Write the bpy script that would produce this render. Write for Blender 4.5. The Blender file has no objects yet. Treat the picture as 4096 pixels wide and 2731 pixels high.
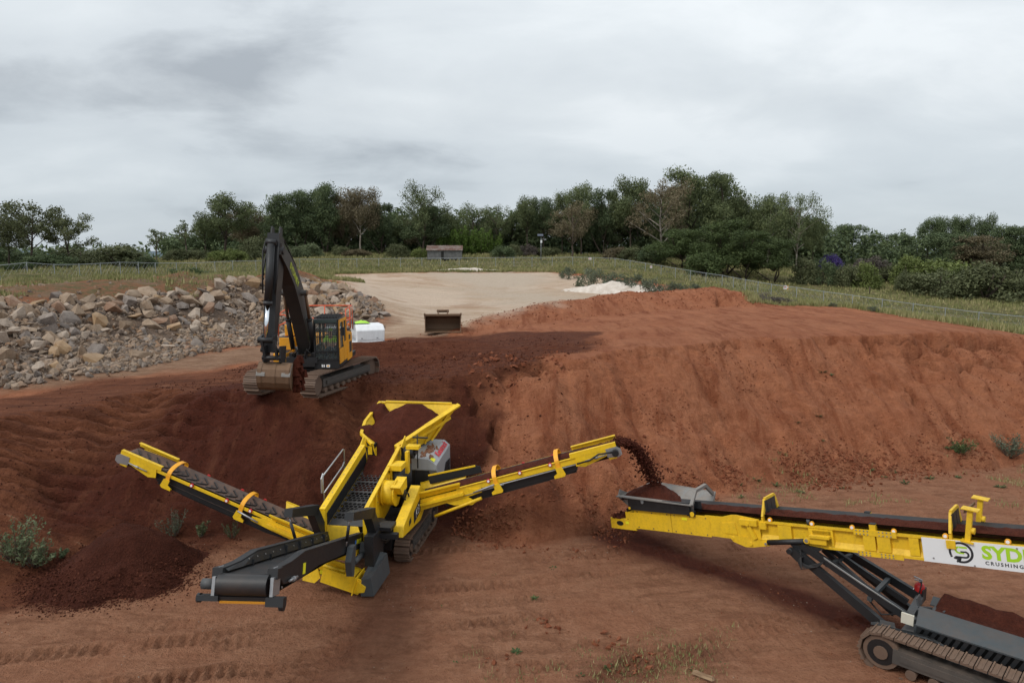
import bpy, bmesh, math, random
import numpy as np
from mathutils import Vector, Matrix

R = math.radians
rnd = random.Random(7)
scene = bpy.context.scene
COL = scene.collection

# ---------------------------------------------------------------- camera
CAM_H, PITCH, FPX = 9.0, R(7.0), 692.0
cam_data = bpy.data.cameras.new('camera')
cam_data.sensor_width = 36.0
cam_data.lens = 36.0 * FPX / 1024.0
cam_data.clip_start = 0.1
cam_data.clip_end = 9000.0
cam = bpy.data.objects.new('camera', cam_data)
cam.location = (0, 0, CAM_H)
cam.rotation_euler = (R(90) - PITCH, 0, 0)
COL.objects.link(cam)
scene.camera = cam

# ---------------------------------------------------------------- overcast sky
SUN_EL, SUN_AZ = R(46), R(238)           # azimuth clockwise from +Y: behind the camera, to its left
world = bpy.data.worlds.new('World')
scene.world = world
world.use_nodes = True
wn, wl = world.node_tree.nodes, world.node_tree.links
wn.clear()
def W(kind, **kw):
    n = wn.new(kind)
    for k, v in kw.items():
        setattr(n, k, v)
    return n
def wmath(op, a, b=None, clamp=False):
    n = W('ShaderNodeMath', operation=op, use_clamp=clamp)
    for i, s in enumerate((a, b)):
        if s is None: continue
        if isinstance(s, (int, float)): n.inputs[i].default_value = s
        else: wl.new(s, n.inputs[i])
    return n.outputs[0]
tc = W('ShaderNodeTexCoord')
sep = W('ShaderNodeSeparateXYZ'); wl.new(tc.outputs['Generated'], sep.inputs[0])
# cloud layer: directions projected on a flat cloud deck, so the clouds flatten towards the horizon
den = wmath('ADD', wmath('MAXIMUM', sep.outputs[2], 0.0), 0.26)
comb = W('ShaderNodeCombineXYZ')
wl.new(wmath('DIVIDE', sep.outputs[0], den), comb.inputs[0])
wl.new(wmath('DIVIDE', sep.outputs[1], den), comb.inputs[1])
comb.inputs[2].default_value = 4.3
def wnoise(scale, detail, rough, dist, off):
    mp = W('ShaderNodeMapping'); mp.inputs['Location'].default_value = off
    mp.inputs['Rotation'].default_value = (0, 0, R(-14))
    mp.inputs['Scale'].default_value = (0.8, 1.0, 1.0)
    wl.new(comb.outputs[0], mp.inputs[0])
    n = W('ShaderNodeTexNoise'); n.inputs['Scale'].default_value = scale
    n.inputs['Detail'].default_value = detail; n.inputs['Roughness'].default_value = rough
    n.inputs['Distortion'].default_value = dist
    wl.new(mp.outputs[0], n.inputs['Vector'])
    return n.outputs[0]
big = wnoise(0.75, 3.0, 0.5, 0.5, (11.3, 10.45, 0))
mid = wnoise(2.1, 8.0, 0.56, 0.35, (2.1, 18.35, 0))
cl = wmath('ADD', wmath('MULTIPLY', big, 0.62), wmath('MULTIPLY', mid, 0.38))
ramp = W('ShaderNodeValToRGB')
wl.new(cl, ramp.inputs[0])
els = ramp.color_ramp.elements
els[0].position = 0.35; els[0].color = (0.35, 0.382, 0.415, 1)
els[1].position = 0.60; els[1].color = (0.71, 0.745, 0.765, 1)
e = els.new(0.44); e.color = (0.55, 0.59, 0.62, 1)
e = els.new(0.53); e.color = (0.62, 0.66, 0.685, 1)
# an overcast deck grows brighter overhead and thins to a grey band at the horizon
lift = wmath('ADD', 1.0, wmath('MULTIPLY', wmath('MAXIMUM', sep.outputs[2], 0.0), 0.85))
hz = W('ShaderNodeMix', data_type='RGBA'); hz.inputs[7].default_value = (0.475, 0.545, 0.61, 1)
wl.new(wmath('MULTIPLY', wmath('SUBTRACT', 1.0, wmath('MULTIPLY', wmath('MAXIMUM', sep.outputs[2], 0.0), 5.0), True), 0.62), hz.inputs[0]); wl.new(ramp.outputs[0], hz.inputs[6])
cloudc = W('ShaderNodeVectorMath', operation='SCALE')
wl.new(hz.outputs[2], cloudc.inputs[0]); wl.new(wmath('MULTIPLY', lift, 10.0), cloudc.inputs['Scale'])
nish = W('ShaderNodeTexSky', sky_type='NISHITA')
nish.sun_disc = False
nish.sun_elevation = SUN_EL
nish.sun_rotation = SUN_AZ
mix = W('ShaderNodeMix', data_type='RGBA')
mix.inputs[0].default_value = 0.92
wl.new(nish.outputs[0], mix.inputs[6]); wl.new(cloudc.outputs[0], mix.inputs[7])
bg = W('ShaderNodeBackground'); bg.inputs['Strength'].default_value = 0.1
wl.new(mix.outputs[2], bg.inputs['Color'])
wo = W('ShaderNodeOutputWorld'); wl.new(bg.outputs[0], wo.inputs['Surface'])

sun_data = bpy.data.lights.new('sun', 'SUN')
sun_data.energy = 1.35
sun_data.angle = R(14)
sun_data.color = (1.0, 0.965, 0.91)
sun = bpy.data.objects.new('sun', sun_data)
sdir = Vector((math.sin(SUN_AZ) * math.cos(SUN_EL), math.cos(SUN_AZ) * math.cos(SUN_EL), math.sin(SUN_EL)))
sun.rotation_euler = sdir.to_track_quat('Z', 'Y').to_euler()
sun.location = (0, 0, 60)
COL.objects.link(sun)

scene.view_settings.view_transform = 'Standard'
scene.view_settings.look = 'None'
scene.view_settings.exposure = 0.1
scene.view_settings.gamma = 1.0
scene.view_settings.use_curve_mapping = False
scene.cycles.max_bounces = 6
scene.cycles.diffuse_bounces = 3
scene.cycles.transparent_max_bounces = 8

# ================================================================ helpers
CP, SP = math.cos(PITCH), math.sin(PITCH)
def at(u, v, y=None, z=None, x=None):
    """World point on the sight line through picture point (u, v) of a 1024 x 682 frame, at a given depth, height or x."""
    a, b = (u - 512) / FPX, (341 - v) / FPX
    r = (a, CP + b * SP, -SP + b * CP)
    t = y / r[1] if y is not None else ((z - CAM_H) / r[2] if z is not None else x / r[0])
    return (r[0] * t, r[1] * t, CAM_H + r[2] * t)

def tag(o, label=None, cat=None, group=None, kind=None):
    for k, v in (('label', label), ('category', cat), ('group', group), ('kind', kind)):
        if v: o[k] = v
    return o

def root(name, loc, label, cat, rz=0.0, group=None):
    o = bpy.data.objects.new(name, None)
    o.location = loc; o.rotation_euler = (0, 0, rz); o.empty_display_size = 0.3
    COL.objects.link(o)
    return tag(o, label, cat, group)

def copy_tree(o, parent=None):
    c = o.copy(); COL.objects.link(c); c.parent = parent
    for ch in list(o.children):
        copy_tree(ch, c)
    return c

def link_mesh(name, me, parent=None):
    o = bpy.data.objects.new(name, me); COL.objects.link(o)
    if parent is not None: o.parent = parent
    return o

V = Vector
class MB:
    """Collects solid shapes and links them as one mesh object."""
    def __init__(s): s.v, s.f, s.sm = [], [], []
    def add(s, vs, fs, smooth=False):
        b = len(s.v); s.v += [tuple(p) for p in vs]
        s.f += [tuple(i + b for i in f) for f in fs]; s.sm += [smooth] * len(fs)
        return s
    def box(s, lo, hi):
        x0, y0, z0 = lo; x1, y1, z1 = hi
        return s.add([(x0,y0,z0),(x1,y0,z0),(x1,y1,z0),(x0,y1,z0),(x0,y0,z1),(x1,y0,z1),(x1,y1,z1),(x0,y1,z1)],
                     [(0,3,2,1),(4,5,6,7),(0,1,5,4),(1,2,6,5),(2,3,7,6),(3,0,4,7)])
    def cbox(s, c, d): return s.box([c[i] - d[i] / 2 for i in range(3)], [c[i] + d[i] / 2 for i in range(3)])
    def bar(s, p, q, w, h, up=(0, 0, 1), w2=None, h2=None):
        """Rectangular bar from p to q: w across, h along up."""
        p, q = V(p), V(q); d = (q - p).normalized(); a = d.cross(V(up))
        if a.length < 1e-5: a = d.cross(V((1, 0, 0)))
        a.normalize(); b = a.cross(d).normalized()
        w2 = w if w2 is None else w2; h2 = h if h2 is None else h2
        vs = [p - a*w/2 - b*h/2, p + a*w/2 - b*h/2, p + a*w/2 + b*h/2, p - a*w/2 + b*h/2,
              q - a*w2/2 - b*h2/2, q + a*w2/2 - b*h2/2, q + a*w2/2 + b*h2/2, q - a*w2/2 + b*h2/2]
        return s.add(vs, [(0,1,2,3),(7,6,5,4),(0,4,5,1),(1,5,6,2),(2,6,7,3),(3,7,4,0)])
    def cyl(s, p, q, r, n=12, r2=None, caps=True):
        p, q = V(p), V(q); d = (q - p).normalized()
        a = d.orthogonal().normalized(); b = d.cross(a); r2 = r if r2 is None else r2
        vs = []
        for i in range(n):
            t = 2 * math.pi * i / n; e = a * math.cos(t) + b * math.sin(t)
            vs += [p + e * r, q + e * r2]
        s.add(vs, [(2*i, 2*((i+1) % n), 2*((i+1) % n)+1, 2*i+1) for i in range(n)], n > 6)
        if caps:
            k = len(s.v) - 2 * n
            s.f += [tuple(k + 2*i for i in range(n))[::-1], tuple(k + 2*i + 1 for i in range(n))]; s.sm += [False, False]
        return s
    def tube(s, pts, r, n=8):
        pts = [V(p) for p in pts]; rings = []; ref = None
        for i, p in enumerate(pts):
            d = (pts[min(i+1, len(pts)-1)] - pts[max(i-1, 0)]).normalized()
            a = d.orthogonal().normalized() if ref is None else (ref - d * ref.dot(d)).normalized()
            ref = a; b = d.cross(a); rr = r[i] if isinstance(r, (list, tuple)) else r
            rings.append([p + (a * math.cos(2*math.pi*k/n) + b * math.sin(2*math.pi*k/n)) * rr for k in range(n)])
        vs = [q for ring in rings for q in ring]; m = len(pts)
        fs = [(i*n+k, i*n+(k+1) % n, (i+1)*n+(k+1) % n, (i+1)*n+k) for i in range(m-1) for k in range(n)]
        s.add(vs, fs, True)
        k = len(s.v) - len(vs)
        s.f += [tuple(k+i for i in range(n))[::-1], tuple(k+(m-1)*n+i for i in range(n))]; s.sm += [False, False]
        return s
    def plate(s, pts, off):
        """Planar polygon pts thickened by the vector off."""
        n = len(pts); o = V(off); vs = [V(p) for p in pts] + [V(p) + o for p in pts]
        nm = V((0, 0, 0))
        for i in range(n): nm += vs[i].cross(vs[(i+1) % n])
        rev = nm.dot(o) > 0
        top, bot = tuple(range(n, 2*n)), tuple(range(n))[::-1]
        side = [(i, (i+1) % n, n + (i+1) % n, n + i) for i in range(n)]
        fs = [top, bot] + side if rev else [f[::-1] for f in [top, bot] + side]
        return s.add(vs, fs)
    def shell(s, rows, t=0.0):
        """Open sheet through rows of points, with thickness t straight down its normals when t."""
        n, m = len(rows), len(rows[0]); vs = [V(p) for r_ in rows for p in r_]
        fs = [(i*m+k, i*m+k+1, (i+1)*m+k+1, (i+1)*m+k) for i in range(n-1) for k in range(m-1)]
        return s.add(vs, fs)
    def sweep(s, path, prof, closed=False):
        """Profile (list of (across, up) pairs, closed loop) swept along a path; up is +Z made square to the path."""
        path = [V(p) for p in path]; vs = []; m = len(prof)
        for i, p in enumerate(path):
            d = (path[min(i+1, len(path)-1)] - path[max(i-1, 0)]).normalized()
            a = d.cross(V((0, 0, 1))).normalized(); b = a.cross(d)
            vs += [p + a * x + b * z for x, z in prof]
        n = len(path)
        fs = [(i*m+k, i*m+(k+1) % m, (i+1)*m+(k+1) % m, (i+1)*m+k) for i in range(n-1) for k in range(m)]
        fs += [tuple(range(m))[::-1], tuple((n-1)*m + k for k in range(m))]
        return s.add(vs, fs)
    def xform(s, M, start=0):
        s.v[start:] = [tuple(M @ V(p)) for p in s.v[start:]]; return s
    def mesh(s, name, mat=None, fix=True):
        me = bpy.data.meshes.new(name); me.from_pydata(s.v, [], s.f)
        if mat is not None: me.materials.append(mat)
        me.polygons.foreach_set('use_smooth', s.sm)
        if fix:
            bm = bmesh.new(); bm.from_mesh(me); bmesh.ops.recalc_face_normals(bm, faces=bm.faces); bm.to_mesh(me); bm.free()
        me.update()
        return me
    def build(s, name, mat=None, parent=None, fix=True, bevel=0):
        o = link_mesh(name, s.mesh(name, mat, fix), parent)
        if bevel:
            b = o.modifiers.new('edge', 'BEVEL'); b.width = bevel; b.segments = 1; b.limit_method = 'ANGLE'; b.angle_limit = R(40)
        return o

def _split(s, name, mat, parent):
    """Each connected piece as an object of its own."""
    par = list(range(len(s.v)))
    def f(i):
        while par[i] != i: par[i] = par[par[i]]; i = par[i]
        return i
    for fc in s.f:
        a = f(fc[0])
        for b in fc[1:]: par[f(b)] = a
    groups = {}
    for k, fc in enumerate(s.f): groups.setdefault(f(fc[0]), []).append(k)
    out = []
    for ks in groups.values():
        m = MB(); mp = {}
        for k in ks:
            for i in s.f[k]:
                if i not in mp: mp[i] = len(m.v); m.v.append(s.v[i])
            m.f.append(tuple(mp[i] for i in s.f[k])); m.sm.append(s.sm[k])
        out.append(m.build(name, mat, parent))
    return out
MB.split = _split

def text_mesh(name, txt, size, mat, parent, M, depth=0.004, shear=0.0, bold=0.0, space=1.0):
    """Lettering as a thin raised mesh."""
    cu = bpy.data.curves.new(name, 'FONT'); cu.body = txt; cu.size = size; cu.extrude = depth; cu.shear = shear
    cu.offset = bold; cu.align_x = 'LEFT'; cu.resolution_u = 3; cu.space_character = space
    t = bpy.data.objects.new(name, cu); COL.objects.link(t)
    dg = bpy.context.evaluated_depsgraph_get()
    me = bpy.data.meshes.new_from_object(t.evaluated_get(dg)); me.name = name
    bpy.data.objects.remove(t); bpy.data.curves.remove(cu)
    me.transform(M); me.materials.clear(); me.materials.append(mat)
    return link_mesh(name, me, parent)

# ---------------------------------------------------------------- noise on arrays
def _hash(ix, iy, seed):
    h = (ix.astype(np.int64) * 374761393 + iy.astype(np.int64) * 668265263 + seed * 974711) & 0xFFFFFFFF
    h = ((h ^ (h >> 13)) * 1274126177) & 0xFFFFFFFF
    h = h ^ (h >> 16)
    return (h & 0xFFFF) / 65535.0
def vnoise(x, y, seed=0):
    x = np.asarray(x, float); y = np.asarray(y, float)
    ix, iy = np.floor(x), np.floor(y); fx, fy = x - ix, y - iy
    fx = fx * fx * fx * (fx * (fx * 6 - 15) + 10); fy = fy * fy * fy * (fy * (fy * 6 - 15) + 10)
    ix = ix.astype(np.int64); iy = iy.astype(np.int64)
    a, b = _hash(ix, iy, seed), _hash(ix + 1, iy, seed); c, d = _hash(ix, iy + 1, seed), _hash(ix + 1, iy + 1, seed)
    return (a + (b - a) * fx) * (1 - fy) + (c + (d - c) * fx) * fy * 1.0 - 0.5
def fbm(x, y, seed=0, oct=4, gain=0.5):
    t = 0; a = 1.0
    for i in range(oct):
        t = t + a * vnoise(x, y, seed + i * 17); x = np.asarray(x) * 2.03 + 11.3; y = np.asarray(y) * 2.03 - 7.7; a *= gain
    return t
def sstep(x, a, b):
    t = np.clip((x - a) / (b - a), 0, 1); return t * t * (3 - 2 * t)

# ---------------------------------------------------------------- materials
class NT:
    """Small node-tree writer."""
    def __init__(s, name):
        s.m = bpy.data.materials.new(name); s.m.use_nodes = True
        s.n, s.l = s.m.node_tree.nodes, s.m.node_tree.links; s.n.clear()
        s.out = s.n.new('ShaderNodeOutputMaterial')
        s.bsdf = s.n.new('ShaderNodeBsdfPrincipled'); s.l.new(s.bsdf.outputs[0], s.out.inputs[0])
    def put(s, sock, val):
        if isinstance(val, bpy.types.NodeSocket): s.l.new(val, sock)
        elif isinstance(val, tuple) and len(val) == 3 and sock.type == 'RGBA': sock.default_value = (*val, 1)
        else: sock.default_value = val
    def node(s, kind, ins=None, **kw):
        n = s.n.new(kind)
        for k, v in kw.items(): setattr(n, k, v)
        for k, v in (ins or {}).items(): s.put(n.inputs[k], v)
        return n
    def coord(s, which='Object'): return s.node('ShaderNodeTexCoord').outputs[which]
    def pos(s): return s.node('ShaderNodeNewGeometry').outputs['Position']
    def map(s, vec, scale=(1,1,1), rot=(0,0,0), loc=(0,0,0)):
        return s.node('ShaderNodeMapping', {0: vec, 'Scale': scale, 'Rotation': rot, 'Location': loc}).outputs[0]
    def noise(s, vec, scale, detail=4, rough=0.55, dist=0.0):
        return s.node('ShaderNodeTexNoise', {'Vector': vec, 'Scale': scale, 'Detail': detail, 'Roughness': rough, 'Distortion': dist}).outputs[0]
    def voro(s, vec, scale, feature='F1', out='Distance'):
        return s.node('ShaderNodeTexVoronoi', {'Vector': vec, 'Scale': scale}, feature=feature).outputs[out]
    def ramp(s, fac, stops):
        n = s.node('ShaderNodeValToRGB', {0: fac}); e = n.color_ramp.elements
        while len(e) < len(stops): e.new(0.5)
        for k, (p, c) in enumerate(stops):
            e[k].position = p; e[k].color = (*c, 1) if isinstance(c, tuple) else (c, c, c, 1)
        return n.outputs[0]
    def mix(s, fac, a, b, mode='MIX'):
        n = s.node('ShaderNodeMix', data_type='RGBA', blend_type=mode); n.clamp_factor = True
        s.put(n.inputs[0], fac); s.put(n.inputs[6], a); s.put(n.inputs[7], b)
        return n.outputs[2]
    def math(s, op, a, b=0.0, clamp=False):
        n = s.node('ShaderNodeMath', operation=op, use_clamp=clamp); s.put(n.inputs[0], a); s.put(n.inputs[1], b)
        return n.outputs[0]
    def bump(s, h, strength=0.5, dist=0.05, nrm=None):
        ins = {'Height': h, 'Strength': strength, 'Distance': dist}
        if nrm is not None: ins['Normal'] = nrm
        return s.node('ShaderNodeBump', ins).outputs[0]
    def done(s, color, rough=0.6, metal=0.0, normal=None, spec=0.5, **kw):
        b = s.bsdf.inputs; s.put(b['Base Color'], color); s.put(b['Roughness'], rough); s.put(b['Metallic'], metal)
        s.put(b['Specular IOR Level'], spec)
        if normal is not None: s.put(b['Normal'], normal)
        for k, v in kw.items(): s.put(b[k], v)
        return s.m

DUST = (0.20, 0.095, 0.05)
def painted(name, col, rough=0.42, dust=0.35, grime=0.25, metal=0.0, dustcol=DUST):
    """Paint with soil dust lying on it, scuffs and grime."""
    t = NT(name); p = t.coord()
    n1 = t.noise(p, 2.2, 6, 0.62, 0.3); n2 = t.noise(p, 14.0, 5, 0.6); n3 = t.noise(p, 60.0, 2)
    up = t.math('MAXIMUM', t.node('ShaderNodeSeparateXYZ', {0: t.node('ShaderNodeNewGeometry').outputs['Normal']}).outputs[2], 0.0)
    d = t.math('MULTIPLY', t.ramp(t.math('ADD', t.math('MULTIPLY', n1, 0.7), t.math('MULTIPLY', n2, 0.3)), [(0.38, 0.0), (0.72, 1.0)]),
               t.math('ADD', 0.35, t.math('MULTIPLY', up, 0.65)))
    c = t.mix(t.math('MULTIPLY', t.ramp(n2, [(0.5, 0.0), (0.75, 1.0)]), grime), col, tuple(k * 0.45 for k in col))
    c = t.mix(t.math('MULTIPLY', t.ramp(t.noise(t.map(p, (1, 1, .35)), 5.0, 5, .65), [(.45, 0.), (.75, 1.)]), 0.38), c, tuple(min(1, k * 0.62) for k in col))
    c = t.mix(t.math('MULTIPLY', d, dust), c, dustcol)
    r = t.math('ADD', rough, t.math('MULTIPLY', d, 0.4), True)
    return t.done(c, r, metal, t.bump(n3, 0.08, 0.01))
def plain(name, col, rough=0.6, metal=0.0, var=0.15, scale=6.0, spec=0.5):
    t = NT(name); p = t.coord(); n = t.noise(p, scale, 5)
    return t.done(t.mix(t.math('MULTIPLY', n, var * 2), col, tuple(k * 0.5 for k in col)), rough, metal, spec=spec)

# ================================================================ the ground
# foot of the bank (edge of the quarry floor), left to right, with the tangent of the face above it
TOE = [(-60, -40, .4), (-18.5, 0, .50), (-16.2, 12, .52), (-14.6, 17.5, .54), (-12.8, 20.6, .66), (-10.9, 22.0, .80), (-8.6, 22.4, .85),
       (-6.2, 23.4, .95), (-4.6, 24.4, 1.35), (-2.4, 24.0, 1.3), (-1.6, 22.6, 1.1), (-0.3, 21.1, .80), (1.6, 20.9, .76), (3.8, 22.2, .74),
       (7.0, 24.9, .72), (11.4, 26.6, .70), (16.5, 28.3, .68), (22.2, 29.1, .66), (30, 31, .6), (60, 40, .5), (300, 70, .4)]
TX = np.array([p[0] for p in TOE], float); TY = np.array([p[1] for p in TOE], float); TS = np.array([p[2] for p in TOE], float)

UP = [at(0, 400, z=3.3), at(0, 388, z=3.5), at(100, 379, z=3.6), at(180, 362, z=3.85), at(262, 345, z=4.05),
      (-10.9, 28.2, 3.75), (-7.6, 26.2, 3.66), (-6.4, 30.2, 3.86), (-9.3, 31, 3.85), at(410, 386, z=3.95), at(455, 388, z=4.3),
      at(370, 345, z=4.1), at(480, 337, z=4.4), (-8.4, 38.2, 3.45), (-6.6, 37.4, 3.6), at(443, 333, z=4.35),
      at(522, 370, z=4.5), at(610, 357, z=4.7), at(740, 346, z=4.85), at(870, 337, z=4.85), at(1020, 342, z=4.65),
      at(600, 322, z=4.85), at(700, 306, z=4.95), at(850, 316, z=5.0), at(960, 326, z=4.8), at(850, 307, z=4.9),
      at(1024, 334, z=4.5),
      # natural ground along the fence
      at(1024, 331, y=64), at(978, 326, y=68), at(852, 308, y=74), at(771, 295.5, y=82), at(722, 285.6, y=92), at(661, 275, y=100),
      at(615, 267.5, y=104), at(532, 266.2, y=108), at(422, 267, y=106), at(357, 267.8, y=104), at(300, 268.5, y=101), at(233, 271, y=96),
      at(156, 274, y=86), at(80, 277, y=74), at(28, 278.5, y=68), at(0, 280, y=64), at(186, 278, y=74),
      # sand pad
      at(460, 322, z=4.45), at(400, 330, z=4.35), at(330, 274, y=90), at(430, 272, y=95), at(540, 272, y=95), at(500, 290, z=5.3), at(400, 301, z=4.9),
      at(640, 283, y=80), at(580, 288, y=74), at(380, 281, y=80),
      # field beyond the fence
      at(300, 254, y=126), at(420, 253, y=132), at(540, 253, y=132), at(640, 257, y=128), at(700, 269, y=112), at(800, 282, y=105), at(900, 277, y=112),
      at(1010, 290, y=102), at(230, 257, y=120), at(160, 260, y=118), at(100, 268, y=84), at(20, 270, y=78),
      # rubble heaps and mounds behind them
      at(0, 306, y=36), at(100, 302, y=40), at(200, 295, y=45), at(258, 292, y=49), at(100, 340, y=36.3), at(0, 345, y=31.5), at(180, 325, y=41), at(240, 322, y=44.5),
      at(90, 287, y=52), at(0, 290, y=50), at(180, 281, y=62), at(302, 281, y=57), at(345, 297, y=50), at(365, 308, y=47.5), at(376, 322, y=45.5), at(322, 288, y=53), at(350, 291, y=60), at(350, 285, y=66), at(374, 300, y=58), at(325, 279, y=68), at(365, 326, y=44.5),
      # far surroundings
      (-60, 20, 3), (-40, 10, 3), (-20, 8, 3.2), (30, 20, .4), (60, 30, .3), (60, 60, 1.2), (110, 100, 1.5), (-110, 80, 6.5), (-200, 300, 6), (0, 300, 9), (200, 300, 3),
      (0, -100, 0), (400, 0, 0), (-400, 0, 3), (0, 900, 4), (700, 900, 2), (-700, 900, 3), (60, 150, 7), (110, 150, 4.5), (-60, 150, 9)]
UPA = np.array(UP, float)
def _phi(d2): return np.sqrt(d2 + 9.0)
def _fit():
    n = len(UPA); d2 = ((UPA[:, None, :2] - UPA[None, :, :2]) ** 2).sum(2)
    A = np.zeros((n + 3, n + 3)); A[:n, :n] = _phi(d2) + np.eye(n) * -0.05
    A[:n, n] = 1; A[:n, n+1:] = UPA[:, :2] / 100; A[n:, :n] = A[:n, n:].T
    return np.linalg.solve(A, np.concatenate([UPA[:, 2], np.zeros(3)]))
UPW = _fit()
def upper(x, y):
    out = np.full(x.shape, UPW[len(UPA)])
    out = out + UPW[-2] * x / 100 + UPW[-1] * y / 100
    for (cx, cy, _), w in zip(UPA, UPW):
        out += w * _phi((x - cx) ** 2 + (y - cy) ** 2)
    return out

def poly_dist(x, y, pts):
    """Distance to a polyline, and the arc length of the nearest point on it."""
    best = np.full(x.shape, 1e9); arc = np.zeros(x.shape); run = 0.0
    for (ax, ay), (bx, by) in zip(pts[:-1], pts[1:]):
        dx, dy = bx - ax, by - ay; L2 = dx * dx + dy * dy
        t = np.clip(((x - ax) * dx + (y - ay) * dy) / L2, 0, 1)
        d = np.hypot(x - ax - t * dx, y - ay - t * dy); m = d < best
        best = np.where(m, d, best); arc = np.where(m, run + t * math.sqrt(L2), arc); run += math.sqrt(L2)
    return best, arc
def poly_side(x, y, pts):
    """Signed distance to a closed polygon, positive inside."""
    ins = np.zeros(x.shape, bool); n = len(pts)
    for i in range(n):
        (ax, ay), (bx, by) = pts[i], pts[(i+1) % n]
        if ay == by: continue
        c = ((ay > y) != (by > y)) & (x < (bx - ax) * (y - ay) / (by - ay) + ax); ins ^= c
    d, _ = poly_dist(x, y, list(pts) + [pts[0]])
    return np.where(ins, d, -d)

BERM = [at(452, 330, y=42), at(466, 322, y=43.5), at(500, 313, y=46.5), at(544, 302.6, y=51), at(588, 298, y=54), at(631, 291.5, y=57.5),
        at(666, 291.7, y=58.5), at(714, 286.8, y=60), at(738, 292, y=58.5), at(756, 301, y=57)]
# cracks and slumps along the crest of the bank, on the right: (points, depth)
CRACKS = []
# wheel and track marks pressed into the floor
RUTS = [([(-13, 14.2), (-9, 15.0), (-5.6, 15.9)], .55, .05), ([(-9.5, 13.3), (-6.8, 13.9), (-4.2, 14.6)], .55, .05), ([(-3.2, 17.6), (0.2, 18.3), (3.2, 18.9)], .5, .05),
        ([(-2.4, 15.8), (1.0, 16.5), (4.4, 17.0)], .5, .05), ([(-1.0, 14.0), (.4, 14.2), (1.6, 14.5)], .5, .045), ([(1.8, 13.8), (3.0, 14.6), (4.0, 15.0), (5.2, 15.2)], .6, .05),
        ([(4.2, 15.8), (6.0, 16.0), (7.2, 16.6)], .5, .04), ([(-4.8, 12.8), (-4.2, 14.6), (-3.6, 16.8)], .6, .04)]
_rr = random.Random(21)
for _k in range(16):                     # older passes of crawler tracks, nearly parallel, two marks a machine apart
    _x, _y, _l, _sl = _rr.uniform(-11, 5), _rr.uniform(13.4, 20.2), _rr.uniform(3.5, 8.0), _rr.uniform(.10, .26)
    if _x < -6 and _y > 16.4: continue
    RUTS.append(([(_x, _y), (_x + _l * .5, _y + _l * .5 * _sl + _rr.uniform(-.2, .2)), (_x + _l, _y + _l * _sl)], _rr.uniform(.42, .55), _rr.uniform(.022, .040)))

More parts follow.
